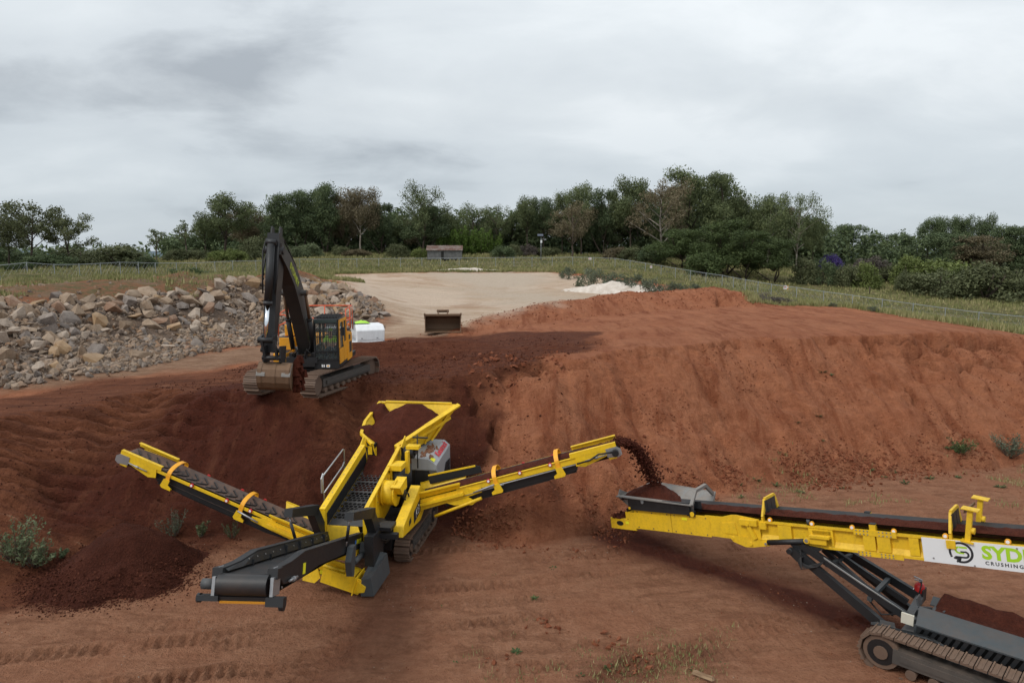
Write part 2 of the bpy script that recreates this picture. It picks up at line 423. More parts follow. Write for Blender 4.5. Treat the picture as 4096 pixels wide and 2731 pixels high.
def ground(x, y):
    """Height and soil masks of the ground."""
    x = np.asarray(x, float); y = np.asarray(y, float)
    pts = [(p[0], p[1]) for p in TOE]
    dist, arc = poly_dist(x, y, pts)
    side = y > np.interp(x, TX, TY)
    d = np.where(side, dist, -dist)
    near = np.clip((dist < 60) * 1.0, 0, 1)
    ta = np.interp(np.interp(x, TX, TX), TX, TS)
    d = d + near * (fbm(x * .55, y * .55, 3, 3) * .9) * sstep(x, -19, -14)
    up = upper(x, y)
    # soil windrow at the edge of the sand
    bx = [(p[0], p[1]) for p in BERM]
    bd, ba = poly_dist(x, y, bx)
    al = np.concatenate([[0], np.cumsum([math.dist(bx[i], bx[i+1]) for i in range(len(bx)-1)])])
    bh = np.interp(ba, al, [p[2] for p in BERM]) + fbm(x * .5, y * .5, 41, 3) * .3
    wid = np.interp(ba, al, [1.2, 1.8, 2.4, 3.2, 3.6, 4.4, 4.4, 4.6, 3.6, 2.0])
    berm = up + np.maximum(bh - up, 0) * np.clip(1 - (bd / wid) ** 1.5, 0, 1)
    up = np.maximum(up, berm)
    mb = sstep(x, -10, -17) * sstep(y, 44, 50) * sstep(y, 72, 62)
    up = up + mb * (np.abs(fbm(x * .16, y * .13, 27, 4)) * 1.5 - .15 + fbm(x * .8, y * .8, 28, 3) * .16)
    # lumpy freshly tipped soil on the bench
    lump = poly_side(x, y, [(-12, 27), (-8, 25.5), (0, 25.6), (3.4, 30.5), (5, 34.5), (2.5, 35), (-3, 36.5), (-7, 35), (-7, 31)])
    lm = sstep(lump + fbm(x * .6, y * .6, 9, 3) * 2.0, -0.3, 1.2)
    up = up + lm * (np.abs(fbm(x * .55, y * .75, 23, 4)) * .26 - .02) + lm * fbm(x * 2.4, y * 3.2, 24, 3) * .10
    # small spoil ridge that hides the lower half of the parked ute
    rp_ = [(-10.6, 33.0), (-9.2, 34.6), (-7.8, 35.3), (-6.0, 35.6), (-3.5, 36.2), (-.6, 36.8)]
    rd, ra = poly_dist(x, y, rp_)
    rl = np.concatenate([[0], np.cumsum([math.dist(rp_[i], rp_[i+1]) for i in range(len(rp_) - 1)])])
    rh = np.interp(ra, rl, [4.2, 4.50, 4.66, 4.68, 4.58, 4.45]) + fbm(x * .8, y * .8, 5, 3) * .14
    up = np.maximum(up, up + np.maximum(rh - up, 0) * np.clip(1.15 - rd / 1.5, 0, 1))
    face = np.maximum(d, 0) * ta
    # rills that run down the face, scarps, and broken lumps near its foot
    st = sstep(d, 0.1, 1.2)
    right = sstep(x, -1.0, 2.5)
    shear = arc + d * .6
    rill = fbm(shear * .95, d * .16, 51, 4) * .55 + np.abs(fbm(shear * 2.1, d * .35, 52, 3)) * -.22
    face = face + st * rill * (.35 + .65 * right) * .40
    face = face + st * (fbm(x * 2.2, y * 2.2, 53, 4) * .12 - np.maximum(0, fbm(x * .8, y * 1.1, 56, 4) - .18) * .6 * right)
    foot = np.exp(-((d - .6) / 1.5) ** 2)
    face = face + foot * np.maximum(fbm(x * 1.7, y * 1.7, 54, 4), -.05) * .42 * right
    k = .17
    hh = np.clip(.5 + .5 * (face - up) / k, 0, 1)
    z = face * (1 - hh) + up * hh - k * hh * (1 - hh) * .6       # soft minimum
    onface = np.clip((1 - hh), 0, 1) * (d > 0)
    # floor
    fl = sstep(d, .3, -.6)
    floor = fbm(x * .35, y * .35, 61, 4) * .12 + fbm(x * 2.0, y * 2.3, 62, 3) * .035
    z = np.where(d > 0, np.maximum(z, floor * (d < 2)), floor)
    z = z + (1 - fl) * fbm(x * 1.1, y * 1.4, 63, 4) * .05
    # dozer ribs across the low slope on the left
    rib = sstep(x, -9.5, -12.5) * sstep(d, .2, 1.2) * onface
    q = (y * 1.0 - x * .10) + fbm(x * .30, y * .30, 71, 3) * .40
    z = z + rib * ((1 - np.abs(np.sin(q * 6.2 + fbm(x * .7, y * .7, 72, 2) * 1.3))) ** 2.2 * -.34 * np.clip(.8 + vnoise(x * .45, y * .9, 73) * 2.2, 0, 2) + fbm(x * 2.5, y * 3.5, 74, 3) * .08)
    def near_to(pl, m):
        xs_, ys_ = [p[0] for p in pl], [p[1] for p in pl]
        return (x > min(xs_) - m) & (x < max(xs_) + m) & (y > min(ys_) - m) & (y < max(ys_) + m)
    for pl, w, dep in RUTS:
        k_ = near_to(pl, 1.0)
        if not k_.any(): continue
        rd, ra = poly_dist(x[k_], y[k_], pl)
        L = sum(math.dist(pl[i], pl[i+1]) for i in range(len(pl)-1))
        en = sstep(ra, 0, .5) * sstep(ra, L, L - .5) * np.clip(.75 + vnoise(ra * 1.2, ra * 0 + 5, int(w * 977)) * 1.3, 0, 1)
        tread = .5 + .5 * np.sin(ra * 2 * math.pi / .26)
        prof = sstep(rd, w * .52, w * .40)
        rim = np.exp(-((rd - w * .56) / .10) ** 2)
        z[k_] += en * (prof * (-dep * 1.5 + dep * 1.9 * (tread > .55)) + rim * dep * .9)
    for pl, dep in CRACKS:
        k_ = near_to(pl, 1.2)
        if not k_.any(): continue
        xk, yk = x[k_], y[k_]
        rd, ra = poly_dist(xk + fbm(xk * 2, yk * 2, 81, 2) * .25, yk + fbm(xk * 2, yk * 2, 82, 2) * .25, pl)
        z[k_] -= dep * 2.3 * np.exp(-(rd / .115) ** 2) * np.clip(.7 + vnoise(ra * 1.3, ra * 0 + 9, 7) * 1.4, .15, 1.2)
    return z, d, up, onface, lm, bd, wid, fl

_ts = np.concatenate([np.linspace(10, 60, 700), np.linspace(60.2, 180, 500)])
def gz(x, y):
    return float(ground(np.array([x]), np.array([y]))[0][0])
def hit(u, v):
    """First point of the ground along a sight line."""
    a, b = (u - 512) / FPX, (341 - v) / FPX
    dx, dy, dz = a, CP + b * SP, -SP + b * CP
    z = ground(dx * _ts, dy * _ts)[0]; k = np.nonzero(CAM_H + dz * _ts < z)[0]
    t = _ts[k[0]] if len(k) else _ts[-1]
    return (dx * t, dy * t, CAM_H + dz * t)
def hits(*pts): return [hit(*p)[:2] for p in pts]

CRACKS += [(hits((864, 341), (878, 356), (892, 372), (905, 388), (918, 402)), .16), (hits((905, 352), (935, 358), (955, 366)), .2), (hits((955, 343), (980, 345), (1010, 350)), .2), (hits((880, 338), (925, 336), (970, 339), (1022, 346)), .26), (hits((828, 341), (850, 339), (872, 338)), .16), (hits((535, 368), (545, 362), (556, 370), (566, 366), (560, 358)), .16), (hits((540, 374), (550, 378), (562, 372)), .14), (hits((862, 338), (905, 337), (960, 341), (1022, 344)), .28), (hits((893, 340), (925, 344), (948, 352), (975, 347), (1000, 343)), .3),
           (hits((872, 341), (880, 354), (905, 356), (925, 349)), .24), (hits((910, 358), (945, 368), (975, 362), (1010, 371)), .28),
           (hits((493, 420), (494, 440), (500, 455), (502, 470)), .3), (hits((470, 392), (480, 400), (475, 410), (492, 418)), .2),
           (hits((520, 366), (535, 372), (552, 366), (566, 360)), .2), (hits((640, 355), (665, 350), (700, 348), (740, 345)), .16)]

def axis(segs):
    a = [segs[0][0]]
    for (lo, hi, s0, s1) in segs:
        p, k = a[-1], 0
        while p < hi:
            t = (p - lo) / (hi - lo); p += s0 * (s1 / s0) ** t; a.append(p)
    return np.array(a)
gx = axis([(0, 13, .065, .065), (13, 27, .075, .13), (27, 70, .15, 1.2), (70, 300, 1.5, 12), (300, 2600, 15, 300)])
gx = np.concatenate([-gx[:0:-1], gx])
gy = axis([(-60, 9, 6, .5), (9, 12, .3, .08), (12, 31, .065, .065), (31, 46, .075, .12), (46, 75, .13, .28), (75, 140, .3, .8), (140, 400, 1, 12), (400, 3000, 15, 300)])
GX, GY = np.meshgrid(gx, gy)
GZ, GD, GU, GF, GL, GB, GBW, GFL = ground(GX, GY)

# ---- which soil lies where (masks with broken edges)
wob = fbm(GX * .5, GY * .5, 91, 4) * 1.3
wob2 = fbm(GX * .16, GY * .16, 92, 4) * 5
def zone(pts, soft=.6, w=wob):
    return sstep(poly_side(GX, GY, pts) + w, -soft, soft)
dark = zone(hits((-60, 402), (100, 379), (205, 371), (250, 362), (345, 345), (400, 338), (480, 334), (560, 331), (592, 333), (596, 339), (572, 357), (520, 376), (470, 383), (458, 398), (480, 412), (488, 432), (488, 458),
                (478, 478), (484, 500), (460, 522), (435, 540), (330, 545), (240, 545), (160, 560), (60, 590), (-60, 640)), .5)
darkest = zone(hits((235, 390), (258, 394), (282, 402), (300, 440), (318, 480), (330, 520), (240, 522), (165, 514), (120, 527), (40, 524), (55, 486), (110, 455), (170, 425)), 1.4, wob * 1.6)
darkest = np.maximum(darkest, .35 * zone(hits((350, 345), (400, 338), (480, 334), (560, 331), (592, 333), (590, 340), (560, 352), (500, 368), (462, 376), (380, 384), (345, 392), (320, 398), (290, 398), (262, 392), (330, 370)), .8))
darkest = np.maximum(darkest, .85 * zone(hits((466, 402), (480, 420), (486, 450), (474, 480), (482, 500), (460, 522), (436, 522), (452, 470), (455, 420)), .6))
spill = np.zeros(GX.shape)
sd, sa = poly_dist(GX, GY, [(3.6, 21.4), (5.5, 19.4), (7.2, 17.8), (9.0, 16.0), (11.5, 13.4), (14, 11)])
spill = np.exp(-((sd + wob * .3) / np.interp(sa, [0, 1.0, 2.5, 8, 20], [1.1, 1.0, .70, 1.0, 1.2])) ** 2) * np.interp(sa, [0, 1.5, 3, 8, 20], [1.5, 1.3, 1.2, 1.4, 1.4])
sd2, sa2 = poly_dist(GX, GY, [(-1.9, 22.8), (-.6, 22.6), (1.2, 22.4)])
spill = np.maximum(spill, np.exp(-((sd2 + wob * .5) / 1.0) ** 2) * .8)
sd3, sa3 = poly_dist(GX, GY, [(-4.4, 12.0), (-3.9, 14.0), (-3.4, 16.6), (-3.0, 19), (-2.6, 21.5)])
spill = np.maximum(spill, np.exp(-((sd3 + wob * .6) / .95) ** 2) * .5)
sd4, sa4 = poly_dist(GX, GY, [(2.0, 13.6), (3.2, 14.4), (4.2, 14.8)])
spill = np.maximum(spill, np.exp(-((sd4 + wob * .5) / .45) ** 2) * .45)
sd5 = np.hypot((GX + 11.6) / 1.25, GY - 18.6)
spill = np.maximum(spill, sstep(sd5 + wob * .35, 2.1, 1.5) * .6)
road = zone(hits((-80, 398), (100, 380), (205, 371), (250, 363), (345, 346), (372, 341), (440, 336), (470, 322), (400, 312), (365, 322), (335, 336), (300, 340), (262, 344), (180, 355), (100, 371), (0, 387), (-80, 394)), .8)
sand = zone([at(318, 279, y=80)[:2], at(330, 275, y=90)[:2], at(430, 272, y=95)[:2], at(545, 272, y=95)[:2], at(600, 274, y=88)[:2], at(655, 286, y=76)[:2]] + hits((640, 290), (560, 301), (520, 309), (470, 323), (440, 334), (395, 338), (378, 330), (392, 318), (384, 314), (374, 300)) + [at(352, 288, y=62)[:2], at(335, 282, y=70)[:2]], 1.2, wob * 1.2)
white = zone([(-13, 96), (-10, 84), (-6, 70), (2, 62), (10, 62), (9, 70), (0, 78), (6, 88), (3, 96)], 5, wob2 * 1.5)
rock = zone(hits((-90, 400), (0, 389), (100, 373), (180, 357), (262, 346), (300, 341), (340, 336), (377, 327), (388, 316), (372, 304), (350, 294), (326, 286), (304, 280), (270, 285), (200, 291), (100, 299), (0, 302), (-90, 306)), .5)
fence_line = [(-150, 40)] + [at(u, v, y=yy)[:2] for u, v, yy in ((0, 280, 64), (28, 278.5, 68), (80, 277, 74), (156, 274, 86), (233, 271, 96), (300, 268.5, 101), (357, 267.8, 104), (422, 267, 106), (532, 266.2, 108),
             (615, 267.5, 104), (661, 275, 100), (722, 285.6, 92), (771, 295.5, 82), (852, 308, 74), (978, 326, 68), (1024, 331, 64))] + [(70, 60), (110, 56), (300, 52)]
site_back = [(-200, 44), (-46, 50), (-34, 60), (-24, 64), (-16, 74)] + [at(316, 278, y=82)[:2], at(330, 274, y=91)[:2], at(430, 271.5, y=96)[:2], at(545, 271.5, y=96)[:2]] + [(12, 93), (17, 85), (20, 74)] + [(23, 63)] + hits((752, 301.5), (850, 307), (940, 321), (1022, 334)) + [(34, 41), (60, 42), (300, 60), (300, -80), (-200, -80)]
soilsite = sstep(poly_side(GX, GY, site_back) + wob * .8, -.5, .7)
grass = 1 - soilsite
mound = zone([(-60, 30), (-60, 62), (-38, 60), (-24, 66), (-15, 62), (-14, 48), (-20, 42), (-28, 36)], 2.0) * (1 - rock)
floorm = GFL
verge = zone(hits((740, 480), (800, 486), (880, 474), (1060, 462), (1060, 520), (900, 500), (760, 498)), 1.5, wob * 1.5)

nx, ny = len(gx), len(gy)
def soil_material():
    t = NT('soil'); p = t.pos()
    A = t.node('ShaderNodeVertexColor', layer_name='soil_a'); B = t.node('ShaderNodeVertexColor', layer_name='soil_b'); C = t.node('ShaderNodeVertexColor', layer_name='soil_c')
    sa = t.node('ShaderNodeSeparateColor', {0: A.outputs[0]}).outputs; sb = t.node('ShaderNodeSeparateColor', {0: B.outputs[0]}).outputs; sc_ = t.node('ShaderNodeSeparateColor', {0: C.outputs[0]}).outputs
    n1 = t.noise(p, .35, 6, .6, .3); n2 = t.noise(p, 2.3, 6, .65); n3 = t.noise(p, 16, 5, .65); n4 = t.noise(p, 55, 3, .6)
    flat = t.map(p, (1, 1, .25))
    str_ = t.noise(t.map(p, (.55, 1.9, .5), (0, 0, R(-10))), 1.7, 9, .70, .5)
    v1 = t.voro(p, 9.0); v2 = t.voro(p, 26.0)
    n6 = t.noise(p, 6.0, 6, .72); mixn = t.math('ADD', t.math('MULTIPLY', n2, .34), t.math('ADD', t.math('MULTIPLY', n6, .36), t.math('MULTIPLY', n3, .30)))
    red = t.ramp(mixn, [(.30, (.225, .082, .040)), (.50, (.390, .152, .077)), (.70, (.52, .225, .125))])
    red = t.mix(t.ramp(n1, [(.42, 0.), (.62, .6)]), red, t.ramp(mixn, [(.3, (0.2222, 0.0660, 0.0292)), (.7, (0.4128, 0.1422, 0.0660))]))
    red = t.mix(t.ramp(str_, [(.50, 0.), (.70, .5)]), red, (0.5588, 0.2159, 0.1041))
    down = t.noise(t.map(p, (1.5, .28, .28), (0, 0, R(16))), 1.0, 7, .66, .4)
    red = t.mix(t.ramp(down, [(.36, .8), (.50, 0.)]), red, (0.2349, 0.0698, 0.0305)); red = t.mix(t.ramp(down, [(.55, 0.), (.72, .5)]), red, (0.5334, 0.2057, 0.0991))
    fl = t.ramp(mixn, [(.28, (0.2057, 0.0905, 0.0494)), (.5, (0.3703, 0.1756, 0.1001)), (.72, (0.5075, 0.2675, 0.1646))])
    fl = t.mix(t.ramp(str_, [(.38, .6), (.54, 0.)]), fl, (0.1841, 0.0737, 0.0381))
    fl = t.mix(t.ramp(n1, [(.45, 0.), (.60, .65)]), fl, t.ramp(mixn, [(.3, (0.2603, 0.1041, 0.0533)), (.7, (0.4381, 0.1968, 0.1118))]))
    dk = t.ramp(mixn, [(.30, (.060, .0185, .0095)), (.52, (.115, .034, .0175)), (.72, (.185, .060, .031))])
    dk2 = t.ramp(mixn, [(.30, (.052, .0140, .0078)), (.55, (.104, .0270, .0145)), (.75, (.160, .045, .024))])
    dkb = t.ramp(mixn, [(.30, (.110, .035, .017)), (.52, (.205, .072, .035)), (.72, (.32, .130, .068))])
    hs = t.noise(t.map(p, (.34, 2.6, 1.2), (0, 0, R(6))), 1.25, 7, .66, .5)
    dkb = t.mix(t.ramp(hs, [(.40, .55), (.54, 0.)]), dkb, (.058, .0175, .0095)); dkb = t.mix(t.ramp(hs, [(.63, 0.), (.70, .8)]), dkb, (.34, .175, .105))
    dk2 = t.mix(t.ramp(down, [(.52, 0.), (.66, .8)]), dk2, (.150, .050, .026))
    rd = t.ramp(mixn, [(.28, (0.2413, 0.1333, 0.0787)), (.5, (0.3683, 0.2184, 0.1372)), (.72, (0.4699, 0.2984, 0.1968))])
    rd = t.mix(t.ramp(str_, [(.44, .6), (.56, 0.)]), rd, (.20, .10, .058))
    rut = t.noise(t.map(p, (.10, 1.0, .3), (0, 0, R(12))), 1.5, 9, .74, 1.6)
    sd_ = t.ramp(t.math('ADD', t.math('MULTIPLY', rut, .7), t.math('MULTIPLY', n3, .3)), [(.36, (.33, .20, .125)), (.46, (.50, .345, .235)), (.54, (.61, .46, .335)), (.66, (.74, .60, .47))])
    sd_ = t.mix(t.ramp(t.noise(p, .10, 5, .6, .6), [(.46, 0.), (.58, .55)]), sd_, (.72, .58, .46)); sd_ = t.mix(t.ramp(t.noise(p, .16, 5, .65, .8), [(.54, 0.), (.64, .6)]), sd_, (.42, .25, .155))
    wh = t.ramp(mixn, [(.3, (.46, .35, .255)), (.7, (.66, .55, .44))])
    rk = t.ramp(t.math('ADD', t.math('MULTIPLY', n3, .5), t.math('MULTIPLY', n4, .5)), [(.30, (.085, .058, .043)), (.5, (.19, .135, .102)), (.70, (.29, .215, .165))])
    rk = t.mix(t.ramp(n2, [(.45, 0.), (.65, .6)]), rk, (.235, .155, .10))
    gr = t.ramp(t.noise(t.map(p, (.55, .95, 1)), .55, 7, .68), [(.33, (.070, .078, .026)), (.46, (.125, .118, .045)), (.56, (.185, .155, .072)), (.70, (.245, .20, .105))])
    gr = t.mix(t.ramp(n3, [(.45, 0.), (.7, .55)]), gr, (.065, .070, .026))
    mo = t.mix(t.ramp(n1, [(.40, 0.), (.52, 1.)]), t.mix(n2, (.30, .20, .135), (.19, .115, .07)), t.mix(t.ramp(n2, [(.46, 0.), (.56, .8)]), (.25, .125, .066), (.12, .115, .050)))
    mo = t.mix(t.ramp(t.noise(p, .16, 3), [(.56, 0.), (.62, .85)]), mo, (.27, .105, .05))
    c = red
    c = t.mix(sb[2], c, fl)                       # floor
    c = t.mix(sb[1], c, rk)                       # rubble ground
    c = t.mix(sc_[0], c, mo)                      # grassy mounds
    c = t.mix(sa[1], c, rd)                       # haul road
    c = t.mix(sa[2], c, t.mix(sc_[1], sd_, wh))   # sand
    c = t.mix(sa[0], c, t.mix(sc_[2], dkb, dk))   # fresh damp soil
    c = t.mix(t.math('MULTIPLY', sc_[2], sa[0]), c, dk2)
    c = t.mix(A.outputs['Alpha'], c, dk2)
    c = t.mix(sb[0], c, gr)
    n5 = t.noise(p, 7.0, 4, .7)
    peb = t.ramp(v2, [(.05, 1.0), (.22, 0.)])
    h = t.math('ADD', t.math('MULTIPLY', n3, .55), t.math('ADD', t.math('MULTIPLY', n2, .9), t.math('ADD', t.math('MULTIPLY', peb, .14), t.math('ADD', t.math('MULTIPLY', n4, .25), t.math('MULTIPLY', n5, .7)))))
    nb = t.bump(h, 1.0, .24)
    return t.done(c, .95, 0, nb, spec=.15)
SOIL = soil_material()

def ground_objects():
    verts = np.stack([GX, GY, GZ], -1).reshape(-1, 3)
    idx = np.arange(nx * ny).reshape(ny, nx)
    quads = np.stack([idx[:-1, :-1], idx[:-1, 1:], idx[1:, 1:], idx[1:, :-1]], -1).reshape(-1, 4)
    # vertex normals of the whole sheet, so that the pieces meet without a crease
    gyz, gxz = np.gradient(GZ, gy, gx)
    nrm = np.stack([-gxz, -gyz, np.ones_like(GZ)], -1); nrm /= np.linalg.norm(nrm, axis=-1, keepdims=True); nrm = nrm.reshape(-1, 3)
    fm = lambda a: ((a[:-1, :-1] + a[1:, 1:]) / 2).ravel()
    g, s_, r_, k_, d_, dk = fm(grass), fm(sand), fm(road), fm(rock), fm(GD), fm(dark)
    cls = np.where(g > .5, 0, np.where(s_ > .5, 1, np.where(k_ > .5, 2, np.where((r_ > .5) & (dk < .5), 3, np.where(d_ < 0, 4, 5)))))
    names = ['grass_field', 'sand_pad', 'rubble_ground', 'haul_road', 'quarry_floor', 'soil_bank']
    ca = np.stack([dark, road, sand, np.clip(spill, 0, 1)], -1).reshape(-1, 4)
    cb = np.stack([grass, rock, np.clip(floorm + verge * .7, 0, 1), np.ones_like(rock)], -1).reshape(-1, 4)
    cc = np.stack([mound, white, darkest, np.ones_like(rock)], -1).reshape(-1, 4)
    for k, nm in enumerate(names):
        q = quads[cls == k]
        if not len(q): continue
        used, inv = np.unique(q, return_inverse=True); inv = inv.reshape(q.shape)
        me = bpy.data.meshes.new(nm)
        me.vertices.add(len(used)); me.vertices.foreach_set('co', verts[used].ravel())
        me.loops.add(inv.size); me.loops.foreach_set('vertex_index', inv.ravel().astype(np.int32))
        me.polygons.add(len(q)); me.polygons.foreach_set('loop_start', np.arange(0, inv.size, 4, dtype=np.int32))
        me.update(calc_edges=True)
        me.polygons.foreach_set('use_smooth', np.ones(len(q), bool))
        for ln, arr in (('soil_a', ca), ('soil_b', cb), ('soil_c', cc)):
            at_ = me.color_attributes.new(ln, 'FLOAT_COLOR', 'POINT'); at_.data.foreach_set('color', arr[used].astype(np.float32).ravel())
        me.normals_split_custom_set_from_vertices(nrm[used].tolist())
        me.materials.append(SOIL)
        tag(link_mesh(nm, me), kind='structure')
ground_objects()

# ================================================================ machines: shared pieces
YEL = painted('yellow_paint', (.86, .545, .010), .45, .44, .3)
YEL2 = painted('worn_yellow_paint', (.80, .50, .014), .48, .46, .35)
ORG = painted('orange_guard_paint', (.90, .40, .015), .42, .2, .15)
AMB = painted('amber_body_paint', (.86, .375, .016), .40, .35, .25)
BLK = painted('charcoal_paint', (.013, .0145, .0165), .42, .16, .1, dustcol=(.075, .048, .034))
BLK2 = painted('black_steel', (.008, .008, .009), .5, .2, .1, dustcol=(.07, .04, .027))
SLATE = painted('slate_paint', (.050, .060, .066), .45, .40, .2, dustcol=(.15, .10, .075))
GREY = painted('grey_cover_paint', (.34, .35, .36), .4, .12, .1)
ZINC = painted('zinc_steel', (.40, .41, .42), .38, .2, .2, metal=.7)
WORNGREY = painted('scraped_grey_steel', (.20, .195, .185), .55, .85, .5, dustcol=(.27, .20, .15))
RUST = painted('dusty_track_steel', (.14, .092, .066), .6, .75, .4, metal=.2, dustcol=(.27, .165, .11))
DUSTYBLK = painted('dusty_black_paint', (.030, .029, .028), .5, .6, .2, dustcol=(.12, .085, .062))
RUSTB = painted('rusty_bucket_steel', (.15, .086, .048), .62, .7, .6, metal=.1, dustcol=(.26, .155, .088))
TRKF = painted('dusty_track_frame', (.060, .055, .050), .55, .75, .3, dustcol=(.19, .135, .10))
CHROME = plain('chrome_rod', (.75, .77, .80), .12, 1.0, .05)
WHITE = painted('white_paint', (.80, .81, .82), .3, .08, .05)
WHITEP = plain('white_plate', (.74, .75, .76), .4, 0, .04)
REDP = plain('red_plastic', (.55, .02, .018), .4)
LIMEP = plain('lime_print', (.36, .62, .02), .5, 0, .02)
DARKP = plain('dark_print', (.022, .024, .028), .5, 0, .02)
YELP = plain('yellow_sticker', (.82, .78, .02), .5, 0, .05)
REDT = plain('red_print', (.60, .02, .03), .5, 0, .02)
WHITET = plain('white_print', (.85, .85, .85), .5, 0, .02)
BLUEP = plain('blue_sticker', (.05, .16, .55), .5, 0, .02)
def rubber():
    t = NT('belt_rubber'); p = t.coord(); n = t.noise(p, 2.5, 6, .65, .4); n2 = t.noise(p, 30, 3)
    f = t.math('MULTIPLY', t.ramp(n, [(.42, 0.), (.68, 1.)]), .55)
    return t.done(t.mix(f, t.mix(n2, (.011, .011, .012), (.021, .021, .022)), (.050, .032, .024)), .5, 0, t.bump(n2, .15, .01))
RUB = rubber()
def duston():
    t = NT('dusty_belt_rubber'); p = t.coord(); n = t.noise(p, 3.5, 6, .65, .4); n2 = t.noise(p, 30, 3)
    f = t.ramp(n, [(.30, .25), (.62, 1.)])
    return t.done(t.mix(f, (.034, .035, .037), (.125, .072, .050)), .85, 0, t.bump(n2, .2, .01))
RUBD = duston()
def fresh():
    t = NT('fresh_soil'); p = t.coord(); n = t.noise(p, 5, 6, .65); n2 = t.noise(p, 28, 4, .65)
    m_ = t.math('ADD', t.math('MULTIPLY', n, .5), t.math('MULTIPLY', n2, .5))
    c = t.ramp(m_, [(.30, (.036, .0105, .0068)), (.52, (.076, .0205, .0120)), (.74, (.125, .037, .021))])
    return t.done(c, .95, 0, t.bump(m_, .9, .10), spec=.12)
FRESH = fresh()
def glassy():
    t = NT('window_glass'); t.put(t.bsdf.inputs['Base Color'], (.35, .42, .40, 1)); b = t.bsdf.inputs
    b['Roughness'].default_value = .05; b['Alpha'].default_value = .16
    return t.m
GLASS = glassy()
DGLASS = plain('dark_glass', (.012, .014, .016), .06, 0, .05)

class Frame:
    """A machine's own axes: origin, heading clockwise from +Y; x to its right, y ahead, z up."""
    def __init__(s, o, deg):
        a = R(deg); s.o = o; s.a = a; s.f = (math.sin(a), math.cos(a)); s.r = (math.cos(a), -math.sin(a))
        s.rz = -a
    def loc(s, p):
        dx, dy = p[0] - s.o[0], p[1] - s.o[1]
        return V((dx * s.r[0] + dy * s.r[1], dx * s.f[0] + dy * s.f[1], p[2] - s.o[2]))
    def world(s, l):
        return V((s.o[0] + l[0] * s.r[0] + l[1] * s.f[0], s.o[1] + l[0] * s.r[1] + l[1] * s.f[1], s.o[2] + l[2]))

class Beam:
    """Axes along a conveyor or arm from A to B: pt(along, to the right, up)."""
    def __init__(s, A, B, up=(0, 0, 1)):
        s.A, s.B = V(A), V(B); s.L = (s.B - s.A).length; s.d = (s.B - s.A) / s.L
        s.a = s.d.cross(V(up)).normalized(); s.n = s.a.cross(s.d)
    def pt(s, l, a=0, h=0): return s.A + s.d * l + s.a * a + s.n * h
    def M(s, l=0, a=0, h=0):
        m = Matrix((s.d, s.a, s.n)).transposed().to_4x4(); m.translation = s.pt(l, a, h); return m
    def box(s, mb, l0, l1, a0, a1, h0, h1):
        k = len(mb.v); mb.box((l0, a0, h0), (l1, a1, h1)); mb.xform(s.M(), k); return mb
    def side(s, mb, pts, a, th):
        """Plate in the (along, up) plane at offset a, th thick to the right."""
        return mb.plate([s.pt(l, a, h) for l, h in pts], s.a * th)

def track(parent, x0, x1, y0, y1, r0, r1, name='track', n=40, M=Matrix.Identity(4), zc=None, mat=None, shoe_t=.05, grouser=.03):
    """A crawler track in the yz plane, between x0 and x1: shoes, frame, idler, sprocket, rollers."""
    mat = mat or RUST
    zc = zc if zc is not None else r0
    fr = MB(); w = x1 - x0
    fr.box((x0 + w*.18, y0 + r0*.55, zc - r0*.30), (x1 - w*.06, y1 - r1*.9, zc + r0*.42))
    fr.box((x0 + w*.10, y0 + r0*.9, zc - r0*.10), (x1 - w*.02, y1 - r1*1.4, zc + r0*.22))
    fr.xform(M); t = fr.build(name, TRKF, parent)
    for nm, yy, rr in (('idler', y0 + 0, r0), ('sprocket', y1, r1)):
        m = MB(); m.cyl((x0 + w*.25, yy, zc), (x1 - w*.14, yy, zc), rr * .86, 20)
        m.xform(M); wl_ = m.build(nm, mat, t)
        m = MB(); m.cyl((x1 - w*.139, yy, zc), (x1 - w*.125, yy, zc), rr * .66, 20); m.xform(M); m.build('wheel_web', BLK2, t); m = MB(); m.cyl((x1 - w*.125, yy, zc), (x1 - w*.05, yy, zc), rr * .34, 14); m.xform(M); m.build('hub', mat, t)
    k = max(3, int((y1 - y0 - r0 - r1) / (r0 * .95)))
    for i in range(k):
        yy = y0 + r0 * .9 + (y1 - y0 - r0*.9 - r1*.9) * (i + .5) / k
        m = MB(); m.cyl((x0 + w*.22, yy, zc - r0*.62), (x1 - w*.08, yy, zc - r0*.62), r0 * .25, 10); m.xform(M); m.build('roller', mat, t)
    # path of the chain
    R0, R1 = r0 - .01, r1 - .01; Lt = y1 - y0; per = 2 * Lt + math.pi * (R0 + R1)
    sm = MB(); pitch = per / n
    sm.box((x0, -pitch*.46, -shoe_t/2), (x1, pitch*.46, shoe_t/2)); sm.box((x0, -pitch*.42, shoe_t/2), (x1, -pitch*.30, shoe_t/2 + grouser)); sm.box((x0, pitch*.05, shoe_t/2), (x1, pitch*.14, shoe_t/2 + grouser*.7))
    me = sm.mesh('track_shoe', mat)
    for i in range(n):
        q = (i + .5) * pitch
        if q < Lt: y, z, a = y0 + q, zc + R0 + (R1 - R0) * q / Lt, 0.0
        elif q < Lt + math.pi * R1: b = (q - Lt) / R1; y, z, a = y1 + math.sin(b) * R1, zc + math.cos(b) * R1, -b
        elif q < 2*Lt + math.pi * R1: s_ = q - Lt - math.pi * R1; y, z, a = y1 - s_, zc - R1 + (R1 - R0) * s_ / Lt, -math.pi
        else: b = (q - 2*Lt - math.pi * R1) / R0; y, z, a = y0 - math.sin(b) * R0, zc - math.cos(b) * R0, -math.pi - b
        o = link_mesh('track_shoe', me, t)
        o.matrix_local = M @ Matrix.Translation((0, y, z)) @ Matrix.Rotation(a, 4, 'X')
    return t

